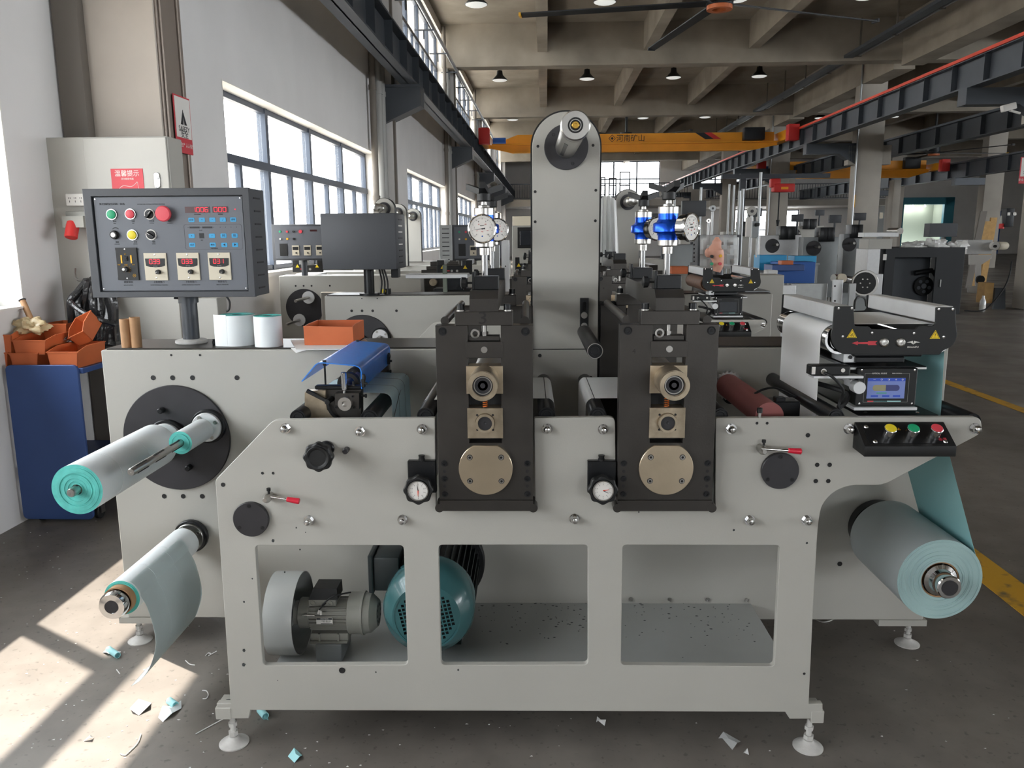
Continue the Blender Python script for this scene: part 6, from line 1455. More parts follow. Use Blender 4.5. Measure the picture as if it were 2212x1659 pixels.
# ------------------------------------------------------------------ electrical cabinet, sockets, plug, hanging bundle
yc = 4.86
a, c_ = H(122, 640, yc), H(361, 294, yc)
t = thing('electrical_cabinet', 'light grey wall cabinet with a red notice, behind the control console', 'cabinet', ((a.x + c_.x) / 2, 5.0, a.z))
xs_ = H(190, 400, yc).x
b = MB(); b.box((a.x, yc, a.z - .3), (c_.x, 5.05, c_.z), .004); b.build('case', 'paint', t)
b = MB(); b.box((xs_ + .002, yc - .012, a.z - .28), (c_.x - .006, yc, c_.z - .006), .003); b.build('door', 'paint', t)
a, c2 = H(246, 440, yc - .013), H(308, 364, yc - .013)
b = MB(); b.box((a.x, yc - .0145, a.z), (c2.x, yc - .012, c2.z)); rn = b.build('notice', 'redsign', t)
text('温馨提示', .04, V(((a.x + c2.x) / 2, yc - .015, c2.z - .03)), rn, 'signw', sx=.95); text('请勿触摸电箱', .013, V(((a.x + c2.x) / 2, yc - .015, c2.z - .06)), rn, 'signw')
b = MB(); z_ = c2.z - .12; xm = (a.x + c2.x) / 2; b.tube([V((xm - .05, yc - .0146, z_ - .03)), V((xm - .055, yc - .0146, z_)), V((xm - .03, yc - .0146, z_ + .02)), V((xm + .02, yc - .0146, z_ + .016)), V((xm + .045, yc - .0146, z_ + .03)), V((xm + .06, yc - .0146, z_ + .04)), V((xm + .06, yc - .0146, z_ - .02)), V((xm + .02, yc - .0146, z_ - .03))], .0014, 5, 4); b.build('outline', 'signw', rn)
q = H(340, 388, yc - .012); b = MB(); b.plate(rrect(q.x - .017, q.z - .05, q.x + .017, q.z + .04, .014, 4), [], yc - .02, yc - .012, .002).cyl((q.x, yc - .02, q.z + .01), (q.x, yc - .026, q.z + .01), .011, n=18).box((q.x - .007, yc - .03, q.z - .05), (q.x + .007, yc - .02, q.z), .003); b.build('door_handle', 'chrome', t)
a, c_ = H(143, 445, 4.83), H(192, 418, 4.83); tt = thing('socket_strip', 'white strip of three-pin sockets left of the console', 'sockets', (a.x, 4.83, a.z))
b = MB(); b.box((a.x, 4.83, a.z), (c_.x + .03, 4.858, c_.z), .004); b.build('body', 'signw', tt)
for i in range(4):
    x = a.x + .02 + i * .035; z = (a.z + c_.z) / 2
    b = MB(); b.box((x - .002, 4.829, z + .006), (x + .001, 4.8305, z + .014)).box((x + .008, 4.829, z + .006), (x + .011, 4.8305, z + .014)).box((x + .003, 4.829, z - .016), (x + .006, 4.8305, z - .004)); b.build('socket_hole', 'rubber', tt)
a, c_ = H(150, 510, 4.80), H(190, 456, 4.80); tt = thing('industrial_plug', 'red industrial plug in a grey socket on the wall, left of the console', 'plug', (a.x, 4.8, a.z))
b = MB(); b.box((a.x, 4.78, (a.z + c_.z) / 2), (c_.x + .02, 4.858, c_.z), .006).prism([V((a.x, 4.74, a.z + .05)), V((c_.x, 4.74, a.z + .05)), V((c_.x, 4.74, c_.z - .03)), V((a.x, 4.74, c_.z - .03))], (0, .05, 0)); b.build('socket', 'cast', tt)
b = MB(); b.cyl((a.x + .05, 4.77, a.z + .08), (a.x + .05, 4.73, a.z - .01), .036, n=18, bev=.004); b.build('plug_body', 'redbox', tt)
b = MB(); random.seed(2)
tt = thing('hanging_hose_bundle', 'bundle of hoses in black plastic hanging on the wall behind the trolley', 'hose bundle', tuple(H(200, 590, 4.75)))
K['wrap'] = mat('black glossy plastic wrap', '#2a2a2b', .22, bump=.9, bs=26, coat=.4)
for i in range(7):
    f = i / 6; u = 152 + f * 95
    top = H(185 + f * 30, 598 + abs(f - .5) * 20, 4.72 + .03 * (i % 2)); mid = H(u, 650 + 8 * (i % 3), 4.66 + .04 * (i % 3)); bot = H(u + 4, 735 + 20 * math.sin(f * 3.1), 4.68)
    b = MB(); b.tube([top, mid + (top - mid) * .45, mid, (mid + bot) / 2 + V((.01 * (i % 2), 0, 0)), bot], [.012] + [.02 + .01 * (i % 3)] * 40, 10, 6); b.build('hose', 'wrap', tt)
b = MB(); b.tube([H(150, 650, 4.62), H(175, 672, 4.58), H(215, 690, 4.58), H(248, 700, 4.64)], .016, 8, 4); b.build('tie', 'wrap', tt)
b = MB(); b.tube([H(163, 580, 4.84), H(163, 598, 4.8), H(172, 606, 4.75), H(190, 600, 4.73)], .006, 8, 3); b.build('hook', 'steel', tt)
b = MB(); b.box(H(430, 742, 4.9), H(489, 640, 5.05), .004); tag(b.build('lower_cabinet', 'paint'), 'light grey cabinet seen under the console, right of its post', 'cabinet')
b = MB(); b.tube([H(489, 640, 4.7), H(496, 652, 4.7), H(495, 668, 4.7), H(489, 673, 4.7)], .006, 8, 5); tag(b.build('cable', 'rubber'), 'black cable loop hanging under the console on the right', 'cable')
# litter on the floor
def litter(pts, Z, k, lab, nm='paper_scrap', hgt=.012, curl=None, cat='litter'):
    P = [HZ(u, v, 0) for u, v in pts]; c = sum(P, V()) / len(P); b = MB()
    vs = [V((p_.x, p_.y, .001 + hgt * (i % 2))) for i, p_ in enumerate(P)] + [V((c.x, c.y, hgt * .8 + .002))]
    n = len(P); b.faces(vs, [(i, (i + 1) % n, n) for i in range(n)]); b.faces([v - V((0, 0, .001)) for v in vs], [((i + 1) % n, i, n) for i in range(n)])
    if curl: p0, p1 = HZ(*curl[0], 0), HZ(*curl[1], 0); b.m('cyanpaper').pipe(p0 + V((0, 0, .012)), p1 + V((0, 0, .012)), .012, .010, 16)
    tag(b.build(nm, k), lab, cat)
litter([(281, 1530), (300, 1517), (327, 1519), (322, 1532), (300, 1546), (283, 1540)], 0, 'cloth', 'folded white paper scrap on the sunlit floor, left of the foot')
litter([(342, 1550), (352, 1532), (375, 1525), (392, 1520), (392, 1530), (372, 1548), (352, 1560)], 0, 'white', 'white and teal curled label scrap on the sunlit floor', curl=((366, 1520), (380, 1530)))
litter([(222, 1410), (238, 1402), (255, 1410), (262, 1414), (250, 1418), (230, 1416)], 0, 'white', 'curled label scrap beside the rear left foot', curl=((235, 1408), (255, 1422)))
litter([(559, 1541), (573, 1538), (580, 1556), (570, 1558)], 0, 'cyanpaper', 'small teal rolled scrap by the front left foot lug', curl=((562, 1540), (574, 1554)))
litter([(622, 1634), (636, 1623), (653, 1632), (648, 1642), (636, 1648)], 0, 'cyanpaper', 'teal scrap of liner lying at the bottom edge of the picture')
litter([(180, 1602), (196, 1595), (203, 1594), (196, 1601)], 0, 'cloth', 'thin white sliver of paper on the sunlit floor')
litter([(1288, 1560), (1290, 1555), (1300, 1558), (1309, 1562), (1306, 1568), (1292, 1564)], 0, 'cloth', 'small white scrap on the dark floor beneath the machine')
litter([(1552, 1595), (1562, 1588), (1600, 1602), (1592, 1612), (1582, 1620), (1560, 1602)], 0, 'plast', 'clear plastic scrap on the floor right of centre', 'plastic_scrap')
litter([(1604, 1628), (1614, 1624), (1618, 1631), (1608, 1634)], 0, 'plast', 'shiny crumpled film scrap beside the larger clear one', 'plastic_scrap')
def wire(pts, lab, r=.0018, k='cloth'):
    b = MB(); b.tube([HZ(u, v, 0) + V((0, 0, r + .001)) for u, v in pts], r, 5, 4); tag(b.build('paper_strip', k), lab, 'litter')
wire([(487, 1552), (450, 1572), (423, 1587)], 'thin white strip of paper on the floor left of the front foot')
wire([(305, 1587), (298, 1606), (280, 1625), (270, 1633), (260, 1630)], 'thin curved thread lying in the sunlight')
wire([(437, 1493), (446, 1494), (450, 1502), (446, 1510), (438, 1511)], 'hook-shaped white strip on the floor behind the foot')
wire([(401, 1428), (410, 1436), (421, 1438)], 'bent white sliver on the floor under the hanging strip')
wire([(444, 1418), (450, 1412), (456, 1414), (450, 1418), (468, 1408)], 'looped white sliver on the floor under the machine')
wire([(252, 1448), (256, 1453), (259, 1457)], 'short white sliver in the sun beside the rear foot')
wire([(1755, 1336), (1775, 1345), (1795, 1342), (1806, 1333)], 'pale cable loop hanging to the floor under the rear cabinet', .0025, 'foot')
random.seed(12); b = MB()
for i in range(230):
    u = random.choice([random.uniform(0, 2200), random.uniform(0, 900), random.uniform(0, 800)]); v = random.uniform(1120, 1659); p_ = HZ(u, v, 0); r = random.uniform(.0012, .004); a = random.random() * 6
    if p_.x < -2.95: continue
    b.prism([p_ + V((r * math.cos(a + k_ * 2.1) * (1 + k_ * .5), r * math.sin(a + k_ * 2.1), .0003)) for k_ in range(3)], (0, 0, .001))
tag(b.build('paper_crumbs', 'cloth'), 'white crumbs of paper scattered over the floor', 'crumbs', kind='stuff')
shop()
# ------------------------------------------------------------------ machines behind, in the machine's frame
shop()
def off(root, dx, dy, lab, dz=0):
    return dup(root, Mx.Translation((dx, dy, dz)) @ WM[root.name], lab)
TB = off(T, .16, 2.68, 'second slitting machine, directly behind the front one, off-white with the same side frame')
off(ST1, .16, 2.68, 'left dark die station of the machine directly behind')
off(ST2, .16, 2.68, 'right dark die station of the machine directly behind')
WG2, *_ = webguide('web guiding unit of the machine behind, with a brown roller and a dark screen', False)
WG2.matrix_world = Mx.Translation((.20, 2.74, 0)) @ WG2.matrix_world
bpy.context.view_layer.update()
PB = [o for o in bpy.data.objects if o.name.startswith('push_button_box')][0]
off(PB, .16, 2.68, 'push-button box with yellow, green and red buttons on the machine directly behind')
# console of the second machine seen from its back
t = thing('control_console', 'blank back of a large grey console on a dark post, before the left windows', 'control console', (-1.19, 5.6, 1.19))
a, c_ = M(697, 583, 5.38), M(853, 460, 5.38); 
b = MB(); b.box((a.x, 5.38, a.z), (c_.x, 5.80, c_.z), .006); b.build('case', 'console', t)
for i in range(8):
    z = c_.z - .04 - i * (c_.z - a.z - .08) / 7; b = MB(); b.box((c_.x - .001, 5.5, z - .004), (c_.x + .002, 5.66, z + .004)); b.build('vent_slot', 'signw' if i in (1, 2, 4) else 'rubber', t)
px = M(797, 600, 5.6).x
b = MB(); b.cyl((px, 5.6, 1.2), (px, 5.6, a.z), .036, n=20).lathe((px, 5.6, 1.194), Z3, [(0, 0), (0, .07), (.014, .07), (.014, .03)], 24); b.build('post', 'blackm', t)
for i in range(3):
    b = MB(); b.tube([V((px + .07 + i * .016, 5.62, a.z)), V((px + .085 + i * .02, 5.62, (a.z + 1.2) / 2)), V((px + .075 + i * .024, 5.62, 1.2))], .007, 6, 4); b.build('cable', 'rubber', t)
# clutter on the second machine's top
def hbox(name, lab, cat, u0, u1, v0, v1, Y, d, k, bev=.004, frame=M, group=None):
    a, c_ = frame(u0, v1, Y), frame(u1, v0, Y); b = MB(); b.box((a.x, Y, a.z), (c_.x, Y + d, c_.z), bev); o = b.build(name, k); tag(o, lab, cat, group); return o
def tbox(t, name, u0, u1, v0, v1, Y, d, k, bev=.004, frame=M):
    a, c_ = frame(u0, v1, Y), frame(u1, v0, Y); b = MB(); b.box((a.x, Y, a.z), (c_.x, Y + d, c_.z), bev); return b.build(name, k, t)
def tcyl(t, name, u, v, r, Y, d, k, frame=M, n=24):
    a = frame(u, v, Y); rr_ = (frame(u + r, v, Y) - a).length; b = MB(); b.cyl((a.x, Y, a.z), (a.x, Y + d, a.z), rr_, n=n, bev=min(rr_ * .08, .004)); return b.build(name, k, t)
hbox('tray', 'shallow silver tray lying on the top of the second machine', 'tray', 876, 1010, 592, 602, 5.68, .2, 'alu')
hbox('steel_block', 'small black steel block on the top of the second machine, by the console post', 'block', 845, 860, 580, 600, 5.66, .1, 'blackm')
t = thing('yellow_knob', 'yellow-capped fitting lying on the second machine beside the console post', 'fitting', tuple(M(828, 629, 5.62)))
tcyl(t, 'cap', 828, 629, 4.5, 5.62, .03, 'yellow'); tbox(t, 'body', 830, 842, 624, 638, 5.65, .06, 'blackm')
hbox('slat', 'olive wooden stick leaning among the machines, left of the first gauge', 'stick', 957, 965, 572, 632, 5.7, .02, 'olive')
# distant machines of the left row: body, disc, shafts, tall column, guide
def far_machine(lab, x0, x1, y, xcol, console_at=None, guide_at=None, disc=True, k='paint', white=True):
    t = thing('slitting_machine', lab, 'machine', ((x0 + x1) / 2, y, 0))
    b = MB(); b.box((x0, y, .11), (x1, y + .3, 1.19), .005); b.build('cabinet', k, t)
    b = MB(); b.box((x0 + .6, y - .62, .12), (x1 - .35, y - .6, 1.06), .004); b.build('front_plate', k, t)
    for x in (x0 + .05, x1 - .05): b = MB(); b.lathe((x, y + .1, 0), Z3, [(0, 0), (0, .045), (.02, .02), (.03, .012), (.11, .012), (.11, 0)], 14); b.build('levelling_foot', 'foot', t)
    if disc:
        xd, zd = x0 + .26, .853
        b = MB(); b.cyl((xd, y, zd), (xd, y - .012, zd), .2, n=40); b.build('turret_disc', 'dark', t)
        for dx, dz in ((.05, .11), (-.06, -.13)):
            b = MB(); b.cyl((xd + dx, y - .012, zd + dz), (xd + dx, y - .03, zd + dz), .065, n=24); fl = b.build('flange_plate', 'alu', t)
            b = MB(); b.cyl((xd + dx, y - .02, zd + dz), (xd + dx, y - .5, zd + dz), .0155, n=14); b.build('air_shaft', 'steel', t)
        for i in (-1, 0, 1, 3.3): b = MB(); hole(b, V((xd + i * .085, y - .0005, 1.085)), .009); b.build('tapped_hole', 'rubber', t)
    if xcol is not None:
        cw = .12; zt = 2.03
        out = [(xcol - cw, 1.19), (xcol + cw, 1.19)] + circ(xcol, zt - cw, cw, 20, 0, PI) + [(xcol - cw, zt - cw)]
        b = MB(); b.plate(out, [], y - .05, y - .044, .001); b.build('column_panel', k, t)
        e = .006; out = [(xcol - cw - e, 1.19), (xcol + cw + e, 1.19)] + circ(xcol, zt - cw, cw + e, 20, 0, PI) + [(xcol - cw - e, zt - cw)]
        b = MB(); b.plate(out, [], y - .044, y + .05); b.build('column_housing', 'black', t)
        b = MB(); b.cyl((xcol, y - .05, zt - cw), (xcol, y - .06, zt - cw), .076, n=32); b.build('shaft_flange', 'dark', t)
        b = MB(); b.lathe((xcol, y - .06, zt - cw), (0, -1, 0), [(0, 0), (0, .05), (.30, .05), (.31, .043), (.40, .043), (.42, .046), (.46, .046), (.47, .025), (.465, 0)], 24); b.build('unwind_shaft', 'steel', t)
    for xs_ in (x0 + 1.45, x0 + 1.95):
        if xs_ + .14 > x1: continue
        b = MB(); b.box((xs_ - .137, y - .65, .85), (xs_ + .137, y - .6, 1.23), .003); b.build('die_station', 'steel_dark', t)
        b = MB(); b.box((xs_ - .08, y - .66, 1.23), (xs_ + .08, y - .6, 1.27), .003).box((xs_ - .04, y - .62, 1.27), (xs_ + .04, y, 1.32), .003); b.build('bridge', 'steel_dark', t)
        b = MB(); b.cyl((xs_, y - .66, 1.1), (xs_, y - .75, 1.1), .04, n=20); b.build('journal', 'nickel', t)
    return t
far_machine('third machine of the left row, with an empty black turret disc, beneath an unlit console', -2.66, -1.15, 8.5, None)
far_machine('farther machine with a round-topped column, just above the blank console back', -2.5, -.55, 9.5, -1.68, disc=False)
far_machine('next round-topped column machine beyond the blank console, in front of the windows', -2.45, -.5, 11.2, -1.80, disc=False)
far_machine('farthest round-topped column machine of the left row', -2.4, -.3, 13.1, -1.86, disc=False)
TC = far_machine('machine in the middle distance with a round-topped column, right of the tall front column', -.3, 2.55, 8.1, .97, disc=False)
def far_console(lab, u0, u1, v0, v1, Y, side, post, zp=1.19):
    t = thing('control_console', lab, 'control console', tuple(M((u0 + u1) / 2, v1, Y)))
    a, c_ = M(u0, v1, Y), M(u1, v0, Y); x0, x1, z0, z1 = a.x, c_.x, a.z, c_.z; w, h = x1 - x0, z1 - z0
    b = MB(); b.box((x0, Y, z0), (x1, Y + .18, z1), .006); b.build('case', 'console', t)
    b = MB(); b.box((x0 + .03, Y - .003, z0 + .02), (x1 - .02, Y, z1 - .02), .001); b.build('front_panel', 'panel', t)
    P = lambda fx, fz: V((x0 + w * fx, Y - .003, z0 + h * fz))
    for fx, fz, r, k in ((.15, .8, .011, 'green'), (.27, .8, .011, 'redb'), (.38, .8, .011, 'black'), (.5, .8, .018, 'redb'), (.15, .6, .009, 'signw'), (.27, .6, .011, 'gold'), (.38, .6, .011, 'black')):
        b = MB(); b.cyl(P(fx, fz), P(fx, fz) + V((0, -.012, 0)), r, n=16); b.build('push_button', k, t)
    for fx in (.66, .85): b = MB(); b.box(P(fx, .8), P(fx + .12, .85) + V((0, -.002, 0))); b.build('display_window', 'led_dim', t)
    b = MB(); b.box(P(.13, .13), P(.26, .47) + V((0, -.006, 0))); b.build('speed_module', 'black', t)
    for fx in (.34, .54, .75):
        b = MB(); b.box(P(fx, .14), P(fx + .12, .42) + V((0, -.006, 0))); m_ = b.build('tension_module', 'cream', t)
        b = MB(); b.box(P(fx + .01, .29) + V((0, -.007, 0)), P(fx + .11, .38) + V((0, -.006, 0))); b.build('display_window', 'black', m_)
        b = MB(); b.cyl(P(fx + .07, .21) + V((0, -.006, 0)), P(fx + .07, .21) + V((0, -.016, 0)), .008, n=12); b.build('knob', 'black', m_)
    b = MB(); 
    if side: 
        b.box((x0 - .004, Y + .02, z0 + .01), (x0 - .001, Y + .17, z1 - .01)); b.build('side_vent_panel', 'zinc', t)
    px = M(post, v1, Y + .1).x; b = MB(); b.cyl((px, Y + .1, zp), (px, Y + .1, z0), .033, n=16); b.build('post', 'valve', t)
    return t
far_console('unlit grey console of the third machine, standing against the left windows', 590, 712, 484, 563, 8.5, False, 657)
t = far_console('unlit console between the left jacks and the windows, its vented side bright', 976, 1092, 485, 563, 8.45, True, 1003, 0)
a, c_ = M(950, 563, 8.44), M(976, 486, 8.44)
b = MB(); b.box((a.x, 8.44, a.z), (c_.x, 8.5, c_.z), .003); b.build('side_panel', 'zinc', t)
for i in range(8):
    z = c_.z - .04 - i * .045; b = MB(); b.box((a.x + .03, 8.436, z - .004), (c_.x - .03, 8.441, z + .004)); b.build('vent_slot', 'rubber', t)
# guides of far machines: two small black plates with warning triangles
def far_guide(lab, u0, u1, v0, v1, Y, red=True, ped=True):
    t = thing('web_guide', lab, 'web guide', tuple(M((u0 + u1) / 2, v1, Y)))
    w = u1 - u0; tbox(t, 'side_plate', u0, u1, v0 + (v1 - v0) * .38, v1, Y, .01, 'black', .003)
    tbox(t, 'ear', u0, u0 + w * .2, v0, v0 + (v1 - v0) * .4, Y, .01, 'black', .003); tbox(t, 'ear', u1 - w * .2, u1, v0, v0 + (v1 - v0) * .4, Y, .01, 'black', .003)
    for q0 in (u0 + 1, u1 - w * .2): tbox(t, 'crossbar', q0, q0 + w * .17, v0, v0 + (v1 - v0) * .33, Y + .012, .45, 'alu')
    for uu in (u0 + w * .16, u1 - w * .2):
        q = M(uu, v0 + (v1 - v0) * .5, Y - .001); r = .02; b = MB(); b.prism([q + V((0, 0, r)), q + V((-r, 0, -r * .7)), q + V((r, 0, -r * .7))], (0, -.001, 0)); b.build('warning_sign', 'warn', t)
    for f in (.42, .57): tcyl(t, 'push_button', u0 + w * f, v0 + (v1 - v0) * .75, 2.6, Y - .004, .004, 'steel')
    if red: tbox(t, 'arrow', u0 + w * .25, u0 + w * .36, v0 + (v1 - v0) * .7, v0 + (v1 - v0) * .78, Y - .002, .002, 'redsign', 0)
    tbox(t, 'monitor', u0 + w * .25, u1 - w * .25, v1 + 8, v1 + 34, Y, .06, 'dscreen'); tbox(t, 'table', u0 + w * .1, u1 - w * .1, v1 + 3, v1 + 7, Y, .3, 'alu')
    if not ped: return t
    a = M((u0 + u1) / 2, v1 + 30, Y + .06); b = MB(); b.box((a.x - .2, Y + .05, 0), (a.x + .2, Y + .3, a.z), .004); b.build('pedestal', 'blackm', t)
    return t
far_guide('small web guide partly hidden below the unlit window-side console', 632, 698, 562, 588, 8.85, ped=False)
far_guide('web guide between the left console and the left jacks, in the distance', 944, 1020, 562, 593, 7.6)
far_guide('web guide cut off by the tall column on its left side', 1113, 1160, 556, 590, 7.9, False)
t = thing('hmi_cabinet', 'white machine cabinet with a dark framed screen, just left of the tall column', 'cabinet', tuple(M(1135, 640, 10.5)))
tbox(t, 'case', 1108, 1190, 487, 771, 10.5, 2, 'paint'); tbox(t, 'screen_frame', 1118, 1160, 491, 536, 10.48, .02, 'black'); tbox(t, 'screen', 1123, 1158, 498, 530, 10.47, .01, 'dscreen')
hbox('carton', 'cream carton stacked high behind the white cabinet left of the tall column', 'carton', 1107, 1150, 467, 488, 12, .4, 'cream')
t = thing('machine_plates', 'light steel machine plate with holes between the left jacks and the tall column', 'machine part', tuple(M(1093, 640, 6.6)))
a, c_ = M(1084, 640, 6.6), M(1100, 518, 6.6); b = MB(); b.box((a.x, 6.6, 0), (c_.x, 6.62, c_.z), .002); b.build('plate', 'alu', t); tbox(t, 'plate', 1068, 1079, 524, 590, 6.7, .02, 'zinc'); tcyl(t, 'hole', 1092, 575, 1.5, 6.595, .01, 'rubber')
t = thing('die_plates', 'two upright dark steel plates behind the left jacks, one marked 1', 'machine part', tuple(M(1118, 665, 5.9)))
tbox(t, 'plate', 1101, 1134, 602, 662, 5.9, .05, 'steel_dark'); tbox(t, 'plate', 1075, 1112, 637, 664, 5.8, .05, 'blackm')
text('1', .08, M(1121, 628, 5.895), t, 'mark')
# draped plastic over a column, orange bin, wrapped console with doll
t = thing('draped_column', 'machine column draped in thin plastic sheet, right of the tall front column', 'machine', tuple(M(1312, 600, 7.4)))
tbox(t, 'column_panel', 1300, 1325, 430, 600, 7.45, .08, 'paint')
b = MB(); random.seed(6); n = 15; rows = 9; vs = []; fs = []
for j in range(rows):
    for i in range(n):
        f = i / (n - 1); g_ = j / (rows - 1); u = 1293 + 38 * f + (f - .5) * 16 * g_; v = 421 + 12 * abs(f - .5) ** 1.5 * 3 + 172 * g_ * (1 if i % 3 else .96)
        p = M(u, v, 7.38 + .035 * math.sin(i * 1.9) * (.3 + g_)); vs.append(p)
for j in range(rows - 1):
    for i in range(n - 1): fs.append((j * n + i, j * n + i + 1, (j + 1) * n + i + 1, (j + 1) * n + i))
b.faces(vs, fs); b.build('plastic_sheet', 'drape', t, ang=70)
b = MB(); b.box(M(1450, 592, 6.4), M(1479, 574, 6.6), .004); tag(b.build('storage_bin', 'bin'), 'small orange bin on the machine behind, left of the brown roller guide', 'bin')
t = thing('control_console', 'black-framed console wrapped in clear plastic behind the brown roller guide', 'control console', tuple(M(1550, 590, 6.2)))
tbox(t, 'case', 1506, 1602, 507, 580, 6.25, .2, 'console'); tbox(t, 'front_panel', 1512, 1597, 512, 576, 6.24, .012, 'zinc')
for u in (1557, 1578): tbox(t, 'display_window', u - 6, u + 6, 523, 530, 6.235, .004, 'black'); tcyl(t, 'knob', u + 2, 535, 2.6, 6.22, .02, 'black')
tbox(t, 'speed_module', 1570, 1586, 552, 572, 6.235, .005, 'black', .002)
for i in range(6): tbox(t, 'vent_slot', 1498, 1501, 518 + i * 9, 521 + i * 9, 6.3, .01, 'rubber', 0)
b = MB(); n = 12; vs = []; fs = []
for j in range(8):
    for i in range(n): vs.append(M(1512 + 80 * i / (n - 1), 508 + 72 * j / 7, 6.20 + .02 * math.sin(i * 2.3 + j)))
for j in range(7):
    for i in range(n - 1): fs.append((j * n + i, j * n + i + 1, (j + 1) * n + i + 1, (j + 1) * n + i))
b.faces(vs, fs); b.build('plastic_wrap', 'plast', t)
px = M(1553, 600, 6.35).x; b = MB(); b.cyl((px, 6.35, 1.19), (px, 6.35, 1.4), .033, n=14); b.build('post', 'valve', t)
# pink hand-shaped rest hung before it
t = thing('toy', 'pink rubbery figure with yellow, red, green and black dots hanging before the wrapped console', 'toy', tuple(M(1548, 560, 6.12)))
b = MB(); P_ = [M(u, v, 6.12) for u, v in ((1549, 512), (1548, 527), (1545, 541), (1550, 556), (1551, 574), (1548, 587))]; b.tube(P_, [.012, .02, .035, .035, .04, .05, .06, .058, .055, .05, .045, .042, .04, .036, .03, .028], 14, 3); b.build('body', 'skin', t)
b = MB(); b.sphere(M(1530, 546, 6.12), .028, 12, (1, .7, 1.3)); b.build('ear', 'skin', t)
for u, v, k in ((1538, 554, 'black'), (1557, 553, 'gold'), (1538, 570, 'green'), (1556, 570, 'redb')): tcyl(t, 'dot', u, v, 3.5, 6.06, .02, k, n=14)
# grey covers between the guides
hbox('sheet_cover', 'grey sheet metal housing right of the second machine, below its guide', 'housing', 1601, 1664, 628, 726, 5.7, .5, 'sheet')
t = thing('side_plates', 'row of light grey bolted machine side plates standing beyond the web guide', 'machine frame', tuple(M(1750, 700, 9)))
tbox(t, 'plate', 1667, 1720, 616, 812, 9.0, .03, 'alu'); tbox(t, 'plate', 1700, 1788, 612, 796, 9.5, .03, 'zinc'); tbox(t, 'plate', 1787, 1822, 604, 802, 9.3, .03, 'alu'); tbox(t, 'plate', 1822, 1850, 612, 808, 9.1, .03, 'zinc')
for u, v in ((1674, 620), (1674, 637), (1674, 655), (1804, 618), (1804, 650)): tcyl(t, 'bolt_hole', u, v, 2, 8.995, .01, 'rubber', n=10)
# ------------------------------------------------------------------ right side of the hall
hall()
fr = dict(frame=H)
t = thing('winding_stand', 'light grey winding stand with a black spoked disc, left of the black cabinet', 'machine', tuple(H(1860, 690, 11)))
tbox(t, 'bearing_plate', 1850, 1908, 592, 640, 11.1, .05, 'alu', **fr); tcyl(t, 'disc_rim', 1869, 612, 29, 11.0, .04, 'steel', **fr); tcyl(t, 'disc', 1869, 612, 24, 10.97, .04, 'black', **fr)
for i in range(6): a = i * 1.05; tcyl(t, 'disc_bolt', 1869 + 10 * math.cos(a), 612 + 10 * math.sin(a), 1.6, 10.96, .02, 'steel', n=8, **fr)
a = H(1800, 600, 11.0); c_ = H(1850, 606, 11.2); b = MB(); b.cyl(a, c_, .05, n=16); b.build('roller', 'chrome', t)
tcyl(t, 'collar', 1820, 601, 10, 10.95, .06, 'cream', **fr); tbox(t, 'stand', 1790, 1905, 632, 757, 11.15, .04, 'sheet', **fr)
t = thing('black_cabinet_machine', 'large black cabinet machine with an opening showing a spoked wheel, right of centre', 'machine', tuple(H(1990, 678, 16)))
Yc = 16.0
A_, B2 = H(1903, 679, Yc), H(2086, 534, Yc); o0, o1 = H(1925, 668, Yc), H(2023, 556, Yc)
b = MB(); b.plate([(A_.x, A_.z), (B2.x, A_.z), (B2.x, B2.z), (A_.x, B2.z)], [[(o0.x, o0.z), (o1.x, o0.z), (o1.x, o1.z), (o0.x, o1.z)]], Yc, Yc + .04, .004); b.box((A_.x, Yc + .04, B2.z - .03), (B2.x, Yc + 1.3, B2.z)).box((A_.x, Yc + .04, A_.z), (A_.x + .03, Yc + 1.3, B2.z)).box((B2.x - .03, Yc + .04, A_.z), (B2.x, Yc + 1.3, B2.z)); b.build('case', 'bgdark', t)
b = MB(); b.box((o0.x - .1, Yc + .45, o0.z - .1), (o1.x + .1, Yc + .5, o1.z + .1)); K['bgmid'] = mat('dim grey steel', '#565a5f', .5, .2); b.build('inner_panel', 'bgmid', t)
tcyl(t, 'wheel', 1996, 618, 21, Yc + .35, .08, 'black', **fr); tcyl(t, 'wheel_hub', 1996, 618, 6, Yc + .3, .06, 'bgmid', **fr)
for i in range(5): a = i * 1.257 + .3; tcyl(t, 'wheel_hole', 1996 + 12 * math.cos(a), 618 + 12 * math.sin(a), 4, Yc + .34, .02, 'bgmid', n=12, **fr)
a, c_ = H(1976, 590, Yc + .3), H(2014, 584, Yc + .3); b = MB(); b.cyl(a, c_, .05, n=12).cyl(c_, H(2024, 600, Yc + .3), .04, n=10); b.build('crank_arm', 'blackm', t)
tbox(t, 'handle', 2030, 2034, 604, 620, Yc - .02, .02, 'zinc', **fr); tbox(t, 'label', 1907, 1916, 549, 562, Yc - .01, .01, 'signw', **fr)
tbox(t, 'side_module', 1868, 1902, 538, 640, Yc - .1, .6, 'alu', **fr); tbox(t, 'top_module', 1876, 1928, 516, 538, Yc - .05, .5, 'paint', **fr)
tbox(t, 'top_rail', 1866, 1942, 502, 512, Yc, .3, 'alu', **fr); tcyl(t, 'top_roller', 1945, 499, 7, Yc, .5, 'steel', **fr)
for q, (u, v, ru_, rv_) in enumerate(((1975, 528, .22, .09), (2018, 526, .22, .12), (2066, 529, .2, .1))):
    crumple(H(u, v + 4, Yc + .3), ru_, .2, rv_, 'cloth', 20 + q, 'rag', ('left', 'middle', 'right')[q] + ' white rag heaped on top of the black cabinet', 'rag', 26, .35)
t = thing('storage_crates', 'blue table with dark blue drawer box among the machines right of centre', 'table', tuple(H(1712, 640, 13)))
